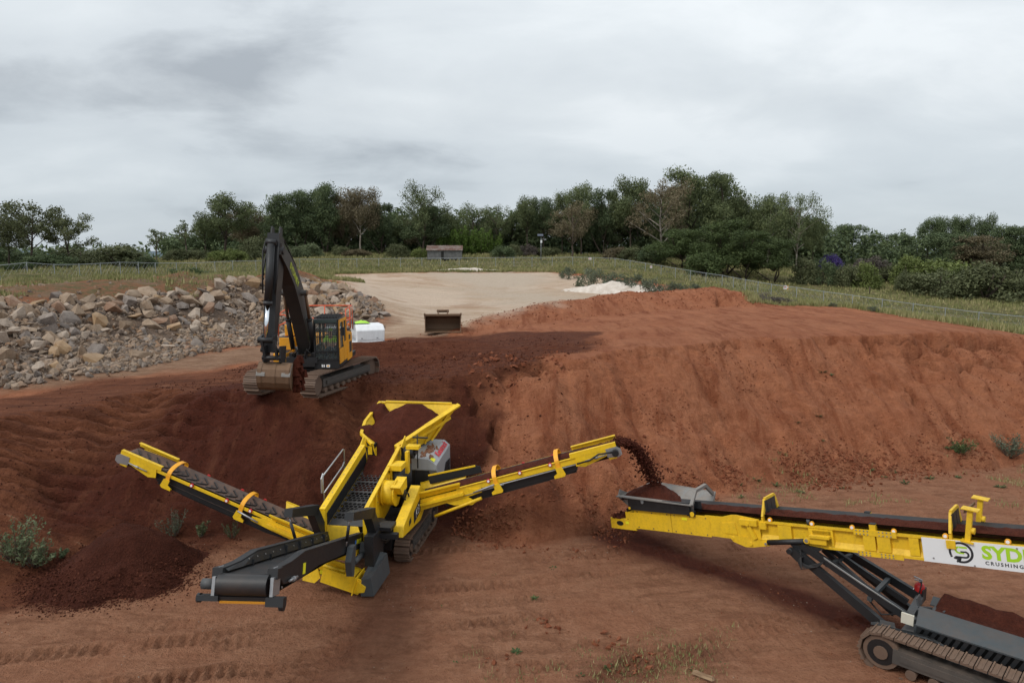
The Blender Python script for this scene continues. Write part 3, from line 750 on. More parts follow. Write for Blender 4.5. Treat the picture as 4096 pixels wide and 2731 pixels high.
def bolts(mb, pts, nrm, r=.014, h=.012):
    n = V(nrm).normalized()
    for p in pts: mb.cyl(V(p), V(p) + n * h, r, 6)
    return mb

def soil_strip(name, parent, bm_, l0, l1, half, height, seed, h0=.02, mat=None, steps=60):
    """Loose soil lying along a belt."""
    rows = []; r_ = random.Random(seed)
    for i in range(steps + 1):
        l = l0 + (l1 - l0) * i / steps; row = []
        for k in range(9):
            a = -1 + 2 * k / 8; e = 1 - a * a
            en = min(1, i / 2, (steps - i) / 2)
            row.append(bm_.pt(l, a * half * (.92 + .08 * r_.random()), h0 + (height * e * (.7 + .5 * r_.random()) * en if abs(a) < .99 else -.01)))
        rows.append(row)
    m = MB(); m.shell(rows); m.sm = [True] * len(m.f)
    return tag(m.build(name, mat or FRESH, parent, fix=False), kind='stuff')

# ================================================================ the excavator
def excavator():
    F = Frame((-8.15, 28.4, 3.70), 176.6)
    T = root('excavator', F.o, 'tracked excavator with black boom and orange body, its bucket lowered over the bank', 'excavator', F.rz)
    # undercarriage, turned against the upper body
    ua = R(-18.5); M_ = Matrix.Rotation(ua, 4, 'Z') @ Matrix.Translation((0, .05, 0))
    track(T, -1.55, -.90, -2.35, 2.20, .44, .42, n=48, M=M_ @ Matrix.Scale(-1, 4, (1, 0, 0)) @ Matrix.Translation((2.45, 0, 0)) if False else M_, mat=RUST, shoe_t=.04, grouser=.045)
    track(T, .90, 1.55, -2.35, 2.20, .44, .42, n=48, M=M_, mat=RUST, shoe_t=.04, grouser=.045)
    m = MB(); m.box((-.95, -.9, .45), (.95, .9, .85)); m.bar((-1.1, -1.1, .6), (-.5, -.6, .7), .4, .3); m.bar((1.1, 1.1, .6), (.5, .6, .7), .4, .3); m.bar((-1.1, 1.1, .6), (-.5, .6, .7), .4, .3); m.bar((1.1, -1.1, .6), (.5, -.6, .7), .4, .3)
    m.cyl((0, 0, .8), (0, 0, 1.0), .62, 24); m.xform(M_); m.build('undercarriage', BLK2, T)
    # upper deck and body
    m = MB(); m.box((-1.30, -2.1, .98), (1.30, 1.45, 1.16)); m.box((-.45, .4, 1.16), (.75, 1.7, 1.40)); m.build('deck', BLK, T)
    m = MB(); m.add([(-1.05, -2.15, 1.0), (1.34, -2.15, 1.0), (1.34, -1.4, 1.0), (-1.05, -1.4, 1.0), (-1.05, -2.3, 2.15), (1.34, -2.3, 2.15), (1.34, -1.4, 2.2), (-1.05, -1.4, 2.2)], [(0, 3, 2, 1), (4, 5, 6, 7), (0, 1, 5, 4), (1, 2, 6, 5), (2, 3, 7, 6), (3, 0, 4, 7)]); m.build('counterweight', BLK, T)
    m = MB(); m.box((.78, -1.39, 1.16), (1.36, .35, 2.02)); m.box((-.25, -1.39, 1.16), (.78, -.4, 2.05)); m.box((.45, -1.25, 2.03), (1.28, -.25, 2.48)); bd = m.build('engine_hood', AMB, T, bevel=.03)
    m = MB(); m.box((.82, .36, 1.16), (1.34, 1.35, 1.52)); tb = m.build('tool_box', AMB, T, bevel=.03)
    m = MB(); m.box((1.0, 1.352, 1.28), (1.05, 1.37, 1.42)); m.build('latch', ZINC, tb)
    m = MB(); m.box((.84, .40, 1.522), (1.32, 1.30, 1.535)); m.box((.82, -.2, 2.022), (1.34, .33, 2.035)); m.split('step_plate', BLK2, T)
    # left body panel behind the cab
    m = MB(); m.add([(-1.34, -1.05, 1.0), (-1.34, -.02, 1.0), (-.95, -.02, 1.0), (-.95, -1.05, 1.0), (-1.34, -1.05, 2.1), (-1.34, -.02, 2.24), (-.95, -.02, 2.24), (-.95, -1.05, 2.15)], [(0, 3, 2, 1), (4, 5, 6, 7), (0, 1, 5, 4), (1, 2, 6, 5), (2, 3, 7, 6), (3, 0, 4, 7)]); bp = m.build('side_door', AMB, T, bevel=.02)
    m = MB(); m.plate([(-1.343, -.9, 1.3), (-1.343, -.35, 1.3), (-1.343, -.35, 1.75), (-1.343, -.9, 1.75)], (-.004, 0, 0)); m.plate([(-1.343, -.62, 1.85), (-1.343, -.25, 1.85), (-1.343, -.25, 2.05), (-1.343, -.62, 2.05)], (-.004, 0, 0)); m.split('vent_panel', DARKP, bp)
    # cab
    x0, x1, y0, y1, z0, z1 = -1.28, -.32, -.02, 1.62, 1.06, 2.86
    m = MB(); w = .075
    for x in (x0, x1 - w):
        m.box((x, y1 - w, z0 + .12), (x + w, y1, z1 - .12)); m.box((x, y0, z0 + .12), (x + w, y0 + w, z1 - .12)); m.box((x, .62, z0 + .12), (x + w, .70, z1 - .12))
    m.box((x0, y0, z1 - .13), (x1, y1, z1)); m.box((x0, y1 - .04, z0 - .12), (x1, y1 + .03, z0 + .22)); m.box((x0, y1 - .02, z0 + .52), (x1, y1 + .02, z0 + .58)); m.box((x1 - .03, y0, z0), (x1, y1, z0 + .75)); m.box((x0, y0, z0 - .06), (x1, y1, z0 + .03)); cab = m.build('cab', BLK, T)
    m = MB(); m.box((x0 - .025, y0 + .02, z0 + .05), (x0 + .01, .62, z0 + .80)); m.box((x0 - .025, .70, z0 + .05), (x0 + .01, y1 - .10, z0 + .62)); m.box((x0 - .02, .0, z0 + .8), (x0 + .01, .07, z1 - .05)); m.box((x0 - .02, .6, z0 + .7), (x0 + .01, .7, z1 - .05)); m.box((x0 - .02, .07, z1 - .14), (x0 + .012, y1 - .06, z1 - .02)); m.plate([(x0 - .02, y1 - .25, z1 - .02), (x0 - .02, y1 - .05, z1 - .02), (x0 - .02, y1 - .02, z0 + .7), (x0 - .02, y1 - .10, z0 + .6)], (.03, 0, 0)); m.build('cab_door', AMB, cab)
    m = MB(); m.box((x0 + w, y1 - .03, z0 + .58), (x1 - w, y1 - .02, z1 - .13)); m.build('windscreen', GLASS, cab)
    m = MB(); m.box((x0 + w, y1 - .03, z0 + .22), (x1 - w, y1 - .02, z0 + .52)); m.build('lower_windscreen', GLASS, cab)
    m = MB(); m.box((x0 + .02, .72, z0 + .64), (x0 + .03, y1 - .09, z1 - .15)); m.box((x0 + .02, .08, z0 + .82), (x0 + .03, .60, z1 - .15)); m.split('side_window', GLASS, cab)
    m = MB(); m.box((x1 - .03, .08, z0 + .75), (x1 - .02, y1 - .09, z1 - .15)); m.box((x0 + w, y0 + .02, z0 + .8), (x1 - w, y0 + .03, z1 - .15)); m.split('inner_window', GLASS, cab)
    for i in range(12):
        x = x0 + .085 + i * (x1 - x0 - .17) / 11; m = MB(); m.bar((x, y1 + .06, z0 + .26), (x, y1 + .06, z1 - .14), .016, .016, up=(0, 1, 0)); m.build('guard_bar', BLK2, cab)
    m = MB()
    for z in (z0 + .26, z0 + .55, z0 + 1.12, z1 - .14): m.bar((x0 + .02, y1 + .055, z), (x1 - .02, y1 + .055, z), .03, .03)
    for x in (x0 + .03, x1 - .03): m.bar((x, y1 + .05, z0 + .24), (x, y1 + .05, z1 - .12), .04, .03, up=(0, 1, 0))
    m.build('guard_frame', BLK, cab)
    m = MB(); m.box((x0 + .05, y1 - .02, z1 - .12), (x1 - .05, y1 + .07, z1 - .01)); m.build('roof_beam', plain('dark_green_plate', (.05, .075, .068), .5), cab)
    for i in range(8):
        m = MB(); x = x0 + .06 + i * (x1 - x0 - .12) / 7; m.bar((x, y0 + .1, z1 + .10), (x, y1 + .02, z1 + .06), .022, .05); m.build('roof_bar', BLK2, cab)
    for i in range(6):
        m = MB(); y = y0 + .12 + i * .30; m.bar((x0 + .03, y, z1 + .075), (x1 - .03, y, z1 + .075), .022, .04); m.build('roof_bar', BLK2, cab)
    m = MB(); m.box((-.65, y1 + .032, z0 - .06), (-.60, y1 + .036, z0 + .04)); m.box((-.72, y1 + .032, z0 - .06), (-.67, y1 + .036, z0 + .04)); m.split('cab_sticker', WHITET, cab)
    m = MB(); m.box((-.92, y1 + .032, z0 - .07), (-.78, y1 + .04, z0 + .04)); lt = m.build('headlight', WHITET, cab); m = MB(); m.box((-.89, y1 + .041, z0 - .04), (-.81, y1 + .045, z0 + .01)); m.build('lens', ORG, lt)
    m = MB(); m.cyl((x0 + .2, y0 - .1, z1 + .0), (x0 + .2, y0 - .1, z1 + .12), .06, 10); m.build('beacon', plain('orange_beacon', (.75, .16, .02), .3), T)
    m = MB(); m.tube([(x0 - .02, y1 - .05, z1 - .4), (x0 - .18, y1 + .08, z1 - .36)], .015, 5); m.box((x0 - .25, y1 + .06, z1 - .62), (x0 - .11, y1 + .12, z1 - .28)); m.build('mirror', BLK2, T)
    # seat
    m = MB(); m.box((-1.05, .45, z0 + .3), (-.55, .95, z0 + .48)); m.box((-1.05, .38, z0 + .45), (-.55, .50, z0 + 1.1)); m.box((-1.1, .4, z0 + .03), (-.5, .9, z0 + .3)); m.build('seat', BLK2, cab)
    # railings
    om = plain('orange_red_rail', (.68, .10, .025), .45)
    m = MB()
    for pts in ([(1.36, .35, 2.05), (1.36, .35, 2.95), (1.36, -1.4, 3.15), (1.36, -2.1, 3.15), (1.36, -2.1, 2.1)], [(1.36, -1.2, 2.1), (1.36, -1.2, 3.09)], [(1.36, .35, 2.5), (1.36, -2.1, 2.6)],
                [(1.36, -2.1, 3.15), (-1.2, -2.1, 3.15), (-1.2, -2.1, 2.1)], [(0, -2.1, 3.15), (0, -2.1, 2.1)], [(1.36, -2.1, 2.6), (-1.2, -2.1, 2.6)], [(-1.2, -2.1, 3.15), (-1.2, -.5, 3.1), (-1.2, -.5, 2.2)], [(-1.2, -1.5, 3.1), (-1.2, -1.5, 2.2)], [(-1.2, -2.1, 2.62), (-1.2, -.5, 2.6)],
                [(.55, .4, 2.05), (.55, .4, 2.6), (1.1, .38, 2.95), (1.36, .35, 2.95)]): m.tube(pts, .028, 6)
    m.build('railing', om, T)
    # boom
    bx = .13; fe = math.radians(0)
    path = [(1.0, 1.55), (1.75, 2.9), (2.35, 3.75), (3.15, 4.55), (4.1, 5.15), (4.95, 5.55)]; hts = [.42, .74, .86, .74, .60, .42]
    up_, lo_ = [], []
    for i, (y, z) in enumerate(path):
        a, b = path[max(i-1, 0)], path[min(i+1, len(path)-1)]; d = V((b[0]-a[0], b[1]-a[1])).normalized(); n = V((-d.y, d.x))
        up_.append((y + n.x * hts[i] / 2, z + n.y * hts[i] / 2)); lo_.append((y - n.x * hts[i] / 2, z - n.y * hts[i] / 2))
    m = MB(); rows = []
    for (uy, uz), (ly, lz_) in zip(up_, lo_): rows.append([(bx - .24, uy, uz), (bx + .24, uy, uz), (bx + .24, ly, lz_), (bx - .24, ly, lz_), (bx - .24, uy, uz)])
    m.shell(rows); m.f += [(0, 1, 2, 3), (25, 26, 27, 28)]; m.sm += [False] * 2; m.cyl((bx - .45, 2.5, 3.95), (bx + .45, 2.5, 3.95), .11, 12); m.cyl((bx - .4, 1.0, 1.6), (bx + .4, 1.0, 1.6), .14, 12); boom = m.build('boom', DUSTYBLK, T)
    a = V((bx - .245, *up_[3])); b = V((bx - .245, *up_[4])); d = (V((bx - .245, *up_[2])) - V((bx - .245, *up_[4]))).normalized(); n_ = V((-1, 0, 0)); upv = n_.cross(d).normalized()
    mt = Matrix((d, upv, n_)).transposed().to_4x4(); mt.translation = V((bx - .246, 3.92, 4.99)) - upv * .08
    text_mesh('lettering', 'SYDNEY', .36, plain('lime_lettering', (.42, .50, .03), .5), boom, mt, .003, 0, .01)
    # boom cylinders
    for s_ in (-1, 1):
        x = bx + s_ * .40; base, tip = V((x, 1.45, 1.72)), V((x, 2.5, 3.95)); mid = base.lerp(tip, .55)
        m = MB(); m.cyl(base, mid, .095, 12); m.cyl(mid - (mid - base).normalized() * .08, mid, .11, 12); c = m.build('boom_cylinder', BLK, T); m = MB(); m.cyl(mid, tip, .055, 10); m.cyl(tip - V((.08, 0, 0)), tip + V((.08, 0, 0)), .10, 12); m.build('rod', RUSTB, c)
    # arm, hung from the boom tip and leaning out a little
    tp, bt = V((bx + .02, 4.85, 5.50)), V((bx + .20, 5.30, 2.22)); d = (bt - tp).normalized(); back = V((0, -1, 0)); back = (back - d * back.dot(d)).normalized(); sx = d.cross(back)
    def A(l, b, x=0): return tp + d * l + back * b + sx * x
    L = (bt - tp).length
    m = MB(); prof = [(-.55, -.10), (-.48, .34), (-.1, .62), (.5, .55), (L - .4, .22), (L + .12, .14), (L + .12, -.14), (.3, -.28), (-.15, -.26), (-.55, -.26)]
    m.plate([A(l, b, -.19) for l, b in prof], sx * .38); m.cyl(A(0, 0, -.32), A(0, 0, .32), .13, 12); m.plate([A(-.5, -.05, -.16), A(-.45, .30, -.16), A(-.80, .26, -.16), A(-.82, .02, -.16)], sx * .05); m.plate([A(-.5, -.05, .11), A(-.45, .30, .11), A(-.80, .26, .11), A(-.82, .02, .11)], sx * .05); arm = m.build('arm', BLK, T)
    m = MB(); m.cyl(A(-.15, -.42), A(L * .55, -.46), .125, 14); m.cyl(A(L * .53, -.46), A(L * .57, -.46), .145, 14); m.cyl(A(-.22, -.40, -.16), A(-.22, -.40, .16), .10, 10); bc = m.build('bucket_cylinder', BLK, T)
    m = MB(); m.cyl(A(L * .57, -.46), A(L - .28, -.52), .068, 12); m.build('rod', CHROME, bc)
    m = MB()
    for x in (-.20, .20): m.tube([A(-.35, -.30, x), A(.1, -.45, x * 1.25), A(.9, -.40, x * 1.2), A(1.5, -.38, x)], .03, 6)
    m.tube([A(-.2, .3, -.28), A(.35, .2, -.36), A(.75, .0, -.34), A(.85, -.2, -.26)], .035, 6); m.tube([A(-.25, .4, -.30), A(.45, .3, -.42), A(.95, .05, -.36), A(1.0, -.2, -.26)], .035, 6); m.split('hydraulic_hose', BLK2, T)
    ac0, ac1 = V((bx, 2.95, 4.85)), A(-.42, .25)
    m = MB(); m.cyl(ac0, ac0.lerp(ac1, .62), .115, 12); m.cyl(ac0 - V((.2, 0, 0)), ac0 + V((.2, 0, 0)), .1, 10); ac = m.build('arm_cylinder', BLK, T); m = MB(); m.cyl(ac0.lerp(ac1, .6), ac1, .065, 10); m.build('rod', CHROME, ac)
    m = MB()
    for i in range(4):
        o_ = V((-.16 + .1 * i, 0, .0)); m.tube([V((bx, 2.3, 4.3)) + o_, V((bx, 2.9, 5.02 + .05 * i)) + o_, V((bx, 3.9, 5.62 + .04 * (i % 2))) + o_, V((bx, 4.5, 5.95)) + o_, A(-.35, .38) + o_], .026, 5)
    for s_ in (-1, 1): m.tube([V((bx + s_ * .1, 1.55, 1.5)), V((bx + s_ * .28, 1.62, 1.75)), V((bx + s_ * .34, 1.58, 2.05)), V((bx + s_ * .36, 1.95, 2.75))], .026, 5); m.tube([V((bx + s_ * .2, 1.6, 1.3)), V((bx + s_ * .38, 1.72, 1.5)), V((bx + s_ * .2, 1.75, 1.72)), V((bx + s_ * .12, 1.7, 1.35))], .026, 5)
    m.split('hydraulic_hose', BLK2, T)
    m = MB()
    for s_ in (-1, 1): m.box((bx + s_ * .42 - .10, 1.3, 1.16), (bx + s_ * .42 + .10, 1.62, 1.55)); m.box((bx + s_ * .15 - .05, 1.62, 1.40), (bx + s_ * .15 + .05, 1.72, 1.62))
    m.box((bx - .5, 1.45, 1.02), (bx + .5, 1.72, 1.2)); m.build('boom_foot', BLK2, T)
    # bucket linkage and bucket
    m = MB(); e1 = A(L - .28, -.52); m.cyl(e1 - sx * .24, e1 + sx * .24, .09, 12)
    for x in (-.20, .20): m.bar(A(L - .45, .05, x), e1 + sx * x, .06, .15, up=d); m.bar(e1 + sx * (x + .08), A(L + .34, -.40, x + .2), .07, .18, up=back)
    m.build('bucket_link', BLK2, T)
    m = MB()
    for x in (-.05, .48): m.plate([A(L - .12, .18, x - .03), A(L - .10, -.50, x - .03), A(L + .42, -.46, x - .03), A(L + .62, .2, x - .03)], sx * .06)
    m.cyl(A(L + .05, 0, -.28), A(L + .05, 0, .52), .08, 10); m.cyl(A(L + .30, -.42, -.10), A(L + .30, -.42, .52), .08, 10); m.build('quick_hitch', BLK2, T)
    # bucket: mouth turned back towards the machine, round heel to the front
    c = A(L + .86, .02, .30); hw = .52; prof = []
    for i in range(12):
        b = R(-70 + 210 * i / 11); prof.append((-.46 * math.sin(b) * 1.02, -.50 * math.cos(b)))
    q = [(.50, .62), (.42, .18)] 
    pr = [(-.42, -.05)] + [(-.44 + .02 * i, -.18 - .06 * i) for i in range(1, 4)] + [(.0 + .52 * math.sin(R(a)), -.02 - .52 * math.cos(R(a))) for a in (-20, 5, 30, 55, 80)] + [(.42, .25), (.30, .55)]
    Bp = lambda l, b, x: c + d * l + back * b + sx * x
    m = MB(); m.shell([[Bp(l, b, -hw), Bp(l, b, 0), Bp(l, b, hw)] for l, b in pr]); m.shell([[Bp(l * .93, b * .93 + .01, hw), Bp(l * .93, b * .93 + .01, 0), Bp(l * .93, b * .93 + .01, -hw)] for l, b in pr])
    for x in (-hw - .02, hw - .02): m.plate([Bp(l, b, x) for l, b in pr], sx * .04)
    for x in (-.45, 0, .45): m.shell([[Bp(l * 1.03, b * 1.03, x - .06), Bp(l * 1.03, b * 1.03, x + .06)] for l, b in pr[3:8]])
    bk = m.build('bucket', RUSTB, T, fix=False)
    m = MB()
    for x in (-hw - .03, hw - .25): m.plate([Bp(-.40, -.30, x), Bp(-.05, -.545, x), Bp(.04, -.56, x), Bp(.03, -.50, x), Bp(-.38, -.24, x)], sx * .28)
    m.split('wear_plate', WORNGREY, bk)
    for i in range(5):
        x = -hw + .12 + i * (2 * hw - .24) / 4; m = MB(); m.bar(Bp(.30, .52, x), Bp(.20, .78, x), .10, .07, w2=.05, h2=.02); m.build('tooth', RUSTB, bk)
    # soil in the bucket, spilling at its left end
    m = MB(); r_ = random.Random(2)
    rows = []
    for i in range(9):
        l = -.38 + .72 * i / 8; rows.append([Bp(l, .28 + .22 * math.sin(math.pi * i / 8) + r_.gauss(0, .03), -hw + .02 + 1.26 * k / 8) for k in range(9)])
    m.shell(rows); tag(m.build('bucket_load', FRESH, bk, fix=False), kind='stuff')
    m = MB()
    for i in range(90):
        q = Bp(r_.uniform(-.55, .5), r_.uniform(-.1, .5), hw + .04 + abs(r_.gauss(0, .10))); s = .05 + .10 * r_.random(); m.cyl(q - V((0, 0, s)), q + V((0, 0, s)), s, 6, s * .5)
    tag(m.build('spilling_soil', FRESH, bk), kind='stuff')
    # driver in the cab
    P = root('person', F.world((-.80, .70, z0 + .48)), 'driver in a lime work shirt sitting behind the cab guard bars', 'person', F.rz)
    def skin(name, pts, edges, mat, sub=1):
        me = bpy.data.meshes.new(name); bm = bmesh.new(); lay = bm.verts.layers.skin.verify(); vs = []
        for i, (p, r_) in enumerate(pts):
            v = bm.verts.new(p); v[lay].radius = (r_, r_); v[lay].use_root = (i == 0); vs.append(v)
        for a_, b_ in edges: bm.edges.new((vs[a_], vs[b_]))
        bm.to_mesh(me); bm.free(); me.materials.append(mat); o = link_mesh(name, me, P); o.modifiers.new('skin', 'SKIN').use_smooth_shade = True; sb = o.modifiers.new('sub', 'SUBSURF'); sb.levels = sub; sb.render_levels = sub
        return o
    flesh = plain('skin', (.42, .24, .17), .6); shirt = plain('lime_shirt', (.40, .72, .06), .7); trou = plain('navy_trousers', (.02, .025, .05), .8)
    skin('body', [((0, -.02, .06), .13), ((0, -.02, .30), .14), ((0, 0, .50), .12), ((0, .02, .60), .055), ((0, .05, .70), .085), ((0, .06, .80), .075),
                  ((.19, .0, .52), .065), ((.24, .12, .28), .05), ((.18, .34, .24), .04), ((.17, .42, .25), .042), ((-.19, .0, .52), .065), ((-.24, .12, .28), .05), ((-.18, .34, .24), .04), ((-.17, .42, .25), .042),
                  ((.11, .22, .05), .085), ((.12, .46, .04), .06), ((.12, .50, -.36), .045), ((.12, .60, -.40), .04), ((-.11, .22, .05), .085), ((-.12, .46, .04), .06), ((-.12, .50, -.36), .045), ((-.12, .60, -.40), .04)],
         [(0, 1), (1, 2), (2, 3), (3, 4), (4, 5), (2, 6), (6, 7), (7, 8), (8, 9), (2, 10), (10, 11), (11, 12), (12, 13), (0, 14), (14, 15), (15, 16), (16, 17), (0, 18), (18, 19), (19, 20), (20, 21)], flesh, 2)
    skin('shirt', [((0, -.02, .10), .15), ((0, -.02, .30), .16), ((0, 0, .51), .135), ((.20, .0, .525), .08), ((.25, .12, .30), .065), ((-.20, .0, .525), .08), ((-.25, .12, .30), .065)], [(0, 1), (1, 2), (2, 3), (3, 4), (2, 5), (5, 6)], shirt)
    skin('trousers', [((0, 0, .04), .14), ((.11, .22, .05), .095), ((.12, .46, .04), .07), ((.12, .50, -.30), .055), ((-.11, .22, .05), .095), ((-.12, .46, .04), .07), ((-.12, .50, -.30), .055)], [(0, 1), (1, 2), (2, 3), (0, 4), (4, 5), (5, 6)], trou)
    m = MB(); m.tube([(0, .05, .80), (0, .05, .86), (0, .045, .90)], [.092, .085, .03], 12); m.box((-.06, .12, .80), (.06, .20, .812)); m.build('cap', shirt, P)
    m = MB()
    for s_ in (-1, 1): m.cbox((s_ * .03, .132, .74), (.018, .012, .010)); 
    m.cbox((0, .143, .715), (.018, .03, .035)); m.cbox((0, .133, .685), (.04, .008, .008)); m.build('face', plain('face_features', (.16, .07, .05), .6), P)
    return F, T
EF, ET = excavator()

# ================================================================ the tracked screener
def screener():
    F = Frame((-4.35, 19.4, 0), 8)
    T = root('tracked_screener', F.o, 'yellow tracked soil screening machine with three conveyors and a loaded hopper', 'screening machine', F.rz)
    P = lambda *a: V(a)
    # --- crawler tracks
    track(T, .86, 1.32, .55, 3.25, .37, .37, n=38)
    track(T, -1.72, -1.27, .55, 3.25, .37, .37, n=38, M=Matrix.Identity(4))
    m = MB(); m.box((-1.2, .1, .45), (.8, 4.4, .80)); m.box((-.95, -.5, .62), (.62, 3.6, 1.05)); m.box((-1.3, 1.4, .3), (.9, 2.4, .6))
    m.box((-.9, 2.6, 1.0), (.7, 5.2, 1.5)); m.build('chassis', BLK2, T)
    # --- screen box
    low, top = (-.78, 1.50), (2.45, 2.30)                    # (y, z) of the deck ends
    sl = (top[1] - low[1]) / (top[0] - low[0]); zd = lambda y: low[1] + (y - low[0]) * sl
    nrm = V((0, -sl, 1)).normalized(); dirv = V((0, 1, sl)).normalized()
    XL, XR = -.75, .36
    m = MB()
    for s_, xa, xb in ((-1, XL - .03, XL), (1, XR, XR + .03)):
        m.plate([(xa, -.86, 1.02), (xa, -.92, 1.98), (xa, 2.35, 2.92), (xa, 2.55, 2.55), (xa, 2.5, 1.75), (xa, 1.2, 1.25), (xa, .2, 1.05)], (xb - xa, 0, 0))
    # top flanges and end lips
    for xa, xb in ((XL - .155, XL + .012), (XR - .012, XR + .10)):
        m.bar(((xa + xb) / 2, -.94, 1.995), ((xa + xb) / 2, 2.35, 2.935), xb - xa, .05)
        m.bar(((xa + xb) / 2, -.925, 1.05), ((xa + xb) / 2, -.925, 1.97), xb - xa, .04, up=(0, 1, 0))
    m.plate([(XL - .15, 2.30, 2.95), (XL - .15, 2.62, 3.16), (XL - .03, 2.62, 2.80)], (.03, 0, 0))
    m.plate([(XR + .10, 2.28, 2.94), (XR + .13, 2.66, 3.22), (XR + .13, 2.72, 2.75)], (.03, 0, 0))
    for yy in (-.1, .8, 1.75):
        zz = zd(yy); m.box((XR + .03, yy - .03, zz - .30), (XR + .10, yy + .03, zz + .52))
    m.plate([(XR + .031, -.75, 1.25), (XR + .031, .15, 1.42), (XR + .031, .2, 1.62), (XR + .031, -.1, 1.75), (XR + .031, -.8, 1.8)], (.05, 0, 0))
    m.plate([(XR + .031, .95, 1.75), (XR + .031, 1.7, 1.95), (XR + .031, 1.7, 2.55), (XR + .031, 1.2, 2.4)], (.06, 0, 0))
    # curved foot plate at the lower corner
    k = [(XR + .09, .34 - .58 * math.cos(b), 1.62 - .42 * math.sin(b)) for b in [math.pi * i / 12 for i in range(1, 8)]]
    for i in range(len(k) - 1): m.bar(k[i], k[i+1], .16, .025, up=(1, 0, 0))
    sb = m.build('screen_box', YEL, T)
    m = MB()
    m.plate([(XL + .003, -.80, zd(-.8) + .02), (XL + .003, -.80, zd(-.8) + .36), (XL + .003, 2.4, zd(2.4) + .42), (XL + .003, 2.4, zd(2.4) + .02)], (.018, 0, 0))
    m.plate([(XR - .021, -.80, zd(-.8) + .02), (XR - .021, -.80, zd(-.8) + .36), (XR - .021, 2.4, zd(2.4) + .42), (XR - .021, 2.4, zd(2.4) + .02)], (.018, 0, 0))
    m.build('rubber_liner', BLK, sb)
    m = MB()
    bolts(m, [(XR + .035, y, zd(y) + d) for y in (-.5, .2, .5, 1.1, 1.4, 1.9, 2.2) for d in (.12, .30, .46)], (1, 0, 0), .018)
    bolts(m, [(XL - .07, y, 2.023 + (y + .94) * .2857) for y in [-.8 + .3 * i for i in range(11)]], (0, -.27, .96), .014)
    tag(m.build('bolts', ZINC, sb), kind='stuff')
    # --- deck plates with hexagonal holes, in five panels
    dm = plain('punched_deck_steel', (.085, .080, .080), .5, .5, .35, 9)
    L = math.hypot(top[0] - low[0], top[1] - low[1]); org = V((XL + .02, low[0], low[1])); Wd = XR - XL - .04
    npan = 6
    for ip in range(npan):
        m = MB(); rows_n = 4 if ip not in (0,) else 2; pl = L / npan; cols = 8; cw = Wd / cols; ch = pl * .215
        vs0 = ip * pl
        def Q(u, v): return org + V((u, 0, 0)) + dirv * v
        def quad(a, b, c, d): m.add([a, b, c, d], [(0, 1, 2, 3)])
        solid = pl - rows_n * ch
        quad(Q(0, vs0 + .006), Q(Wd, vs0 + .006), Q(Wd, vs0 + solid), Q(0, vs0 + solid))
        for rj in range(rows_n):
            v0 = vs0 + solid + rj * ch; off = cw * .5 if rj % 2 else 0
            if off: 
                quad(Q(0, v0), Q(off, v0), Q(off, v0 + ch), Q(0, v0 + ch))
            nc = cols - (1 if off else 0)
            for c in range(nc):
                u0 = off + c * cw; cu, cv = u0 + cw / 2, v0 + ch / 2; rr = min(cw, ch * 1.1) * .49
                ring = [Q(cu + rr * math.cos(b), cv + rr * math.sin(b)) for b in [math.pi * (i / 4 + .125) for i in range(8)]]
                per = [Q(u0 + cw, v0 + ch * .62), Q(u0 + cw * .62, v0 + ch), Q(u0 + cw * .38, v0 + ch), Q(u0, v0 + ch * .62), Q(u0, v0 + ch * .38), Q(u0 + cw * .38, v0), Q(u0 + cw * .62, v0), Q(u0 + cw, v0 + ch * .38)]
                cor = [Q(u0 + cw, v0 + ch), Q(u0, v0 + ch), Q(u0, v0), Q(u0 + cw, v0)]
                dn = [q - nrm * .022 for q in ring]
                m.add(ring + per + cor + dn, [(i, 8 + i, 8 + (i + 1) % 8, (i + 1) % 8) for i in range(8)] + [(8, 16, 9), (10, 17, 11), (12, 18, 13), (14, 19, 15)] + [(i, (i + 1) % 8, 20 + (i + 1) % 8, 20 + i) for i in range(8)])
            if off: quad(Q(Wd - off, v0), Q(Wd, v0), Q(Wd, v0 + ch), Q(Wd - off, v0 + ch))
        m.build('deck_plate', dm, sb, fix=False)
    m = MB(); m.plate([org + dirv * .02 - nrm * .13, org + V((Wd, 0, 0)) + dirv * .02 - nrm * .13, org + V((Wd, 0, 0)) + dirv * L - nrm * .13, org + dirv * L - nrm * .13], -nrm * .03)
    m.build('hole_backing', BLK2, sb)  # solid black sheet added close below the plates to darken their holes
    # discharge chute at the low end
    m = MB(); m.plate([(XL + .01, -.82, 1.50), (XR - .2, -.82, 1.50), (XR - .12, -.90, 1.36), (XR - .22, -.99, 1.06), (XL + .01, -.99, 1.06)], (0, .03, 0))
    m.bar((XL - .02, -.995, 1.06), (XR - .24, -.995, 1.06), .03, .05); m.build('discharge_chute', YEL, sb)
    # --- shaft housing and drive on the right
    m = MB(); m.cyl((XR + .03, .62, 2.02), (XR + .46, .62, 2.02), .36, 28); m.cyl((XR + .46, .62, 2.02), (XR + .49, .62, 2.02), .385, 28); m.cyl((XR + .10, .62, 2.02), (XR + .13, .62, 2.02), .385, 28)
    m.plate([(XR + .40, .25, 2.30), (XR + .40, .95, 2.42), (XR + .40, .95, 2.10), (XR + .40, .5, 2.02)], (.30, 0, 0))
    m.build('flywheel_guard', YEL, T)
    m = MB(); m.cyl((XR + .50, .70, 2.0), (XR + .72, .70, 2.0), .11, 12); m.tube([(XR + .6, .7, 1.95), (XR + .72, .7, 1.8), (XR + .75, .9, 1.5), (XR + .7, 1.2, 1.2)], .025, 6)
    m.tube([(XR + .6, .7, 2.05), (XR + .78, .8, 1.95), (XR + .8, 1.0, 1.55), (XR + .75, 1.3, 1.2)], .025, 6); m.build('hydraulic_motor', BLK2, T)
    m = MB()
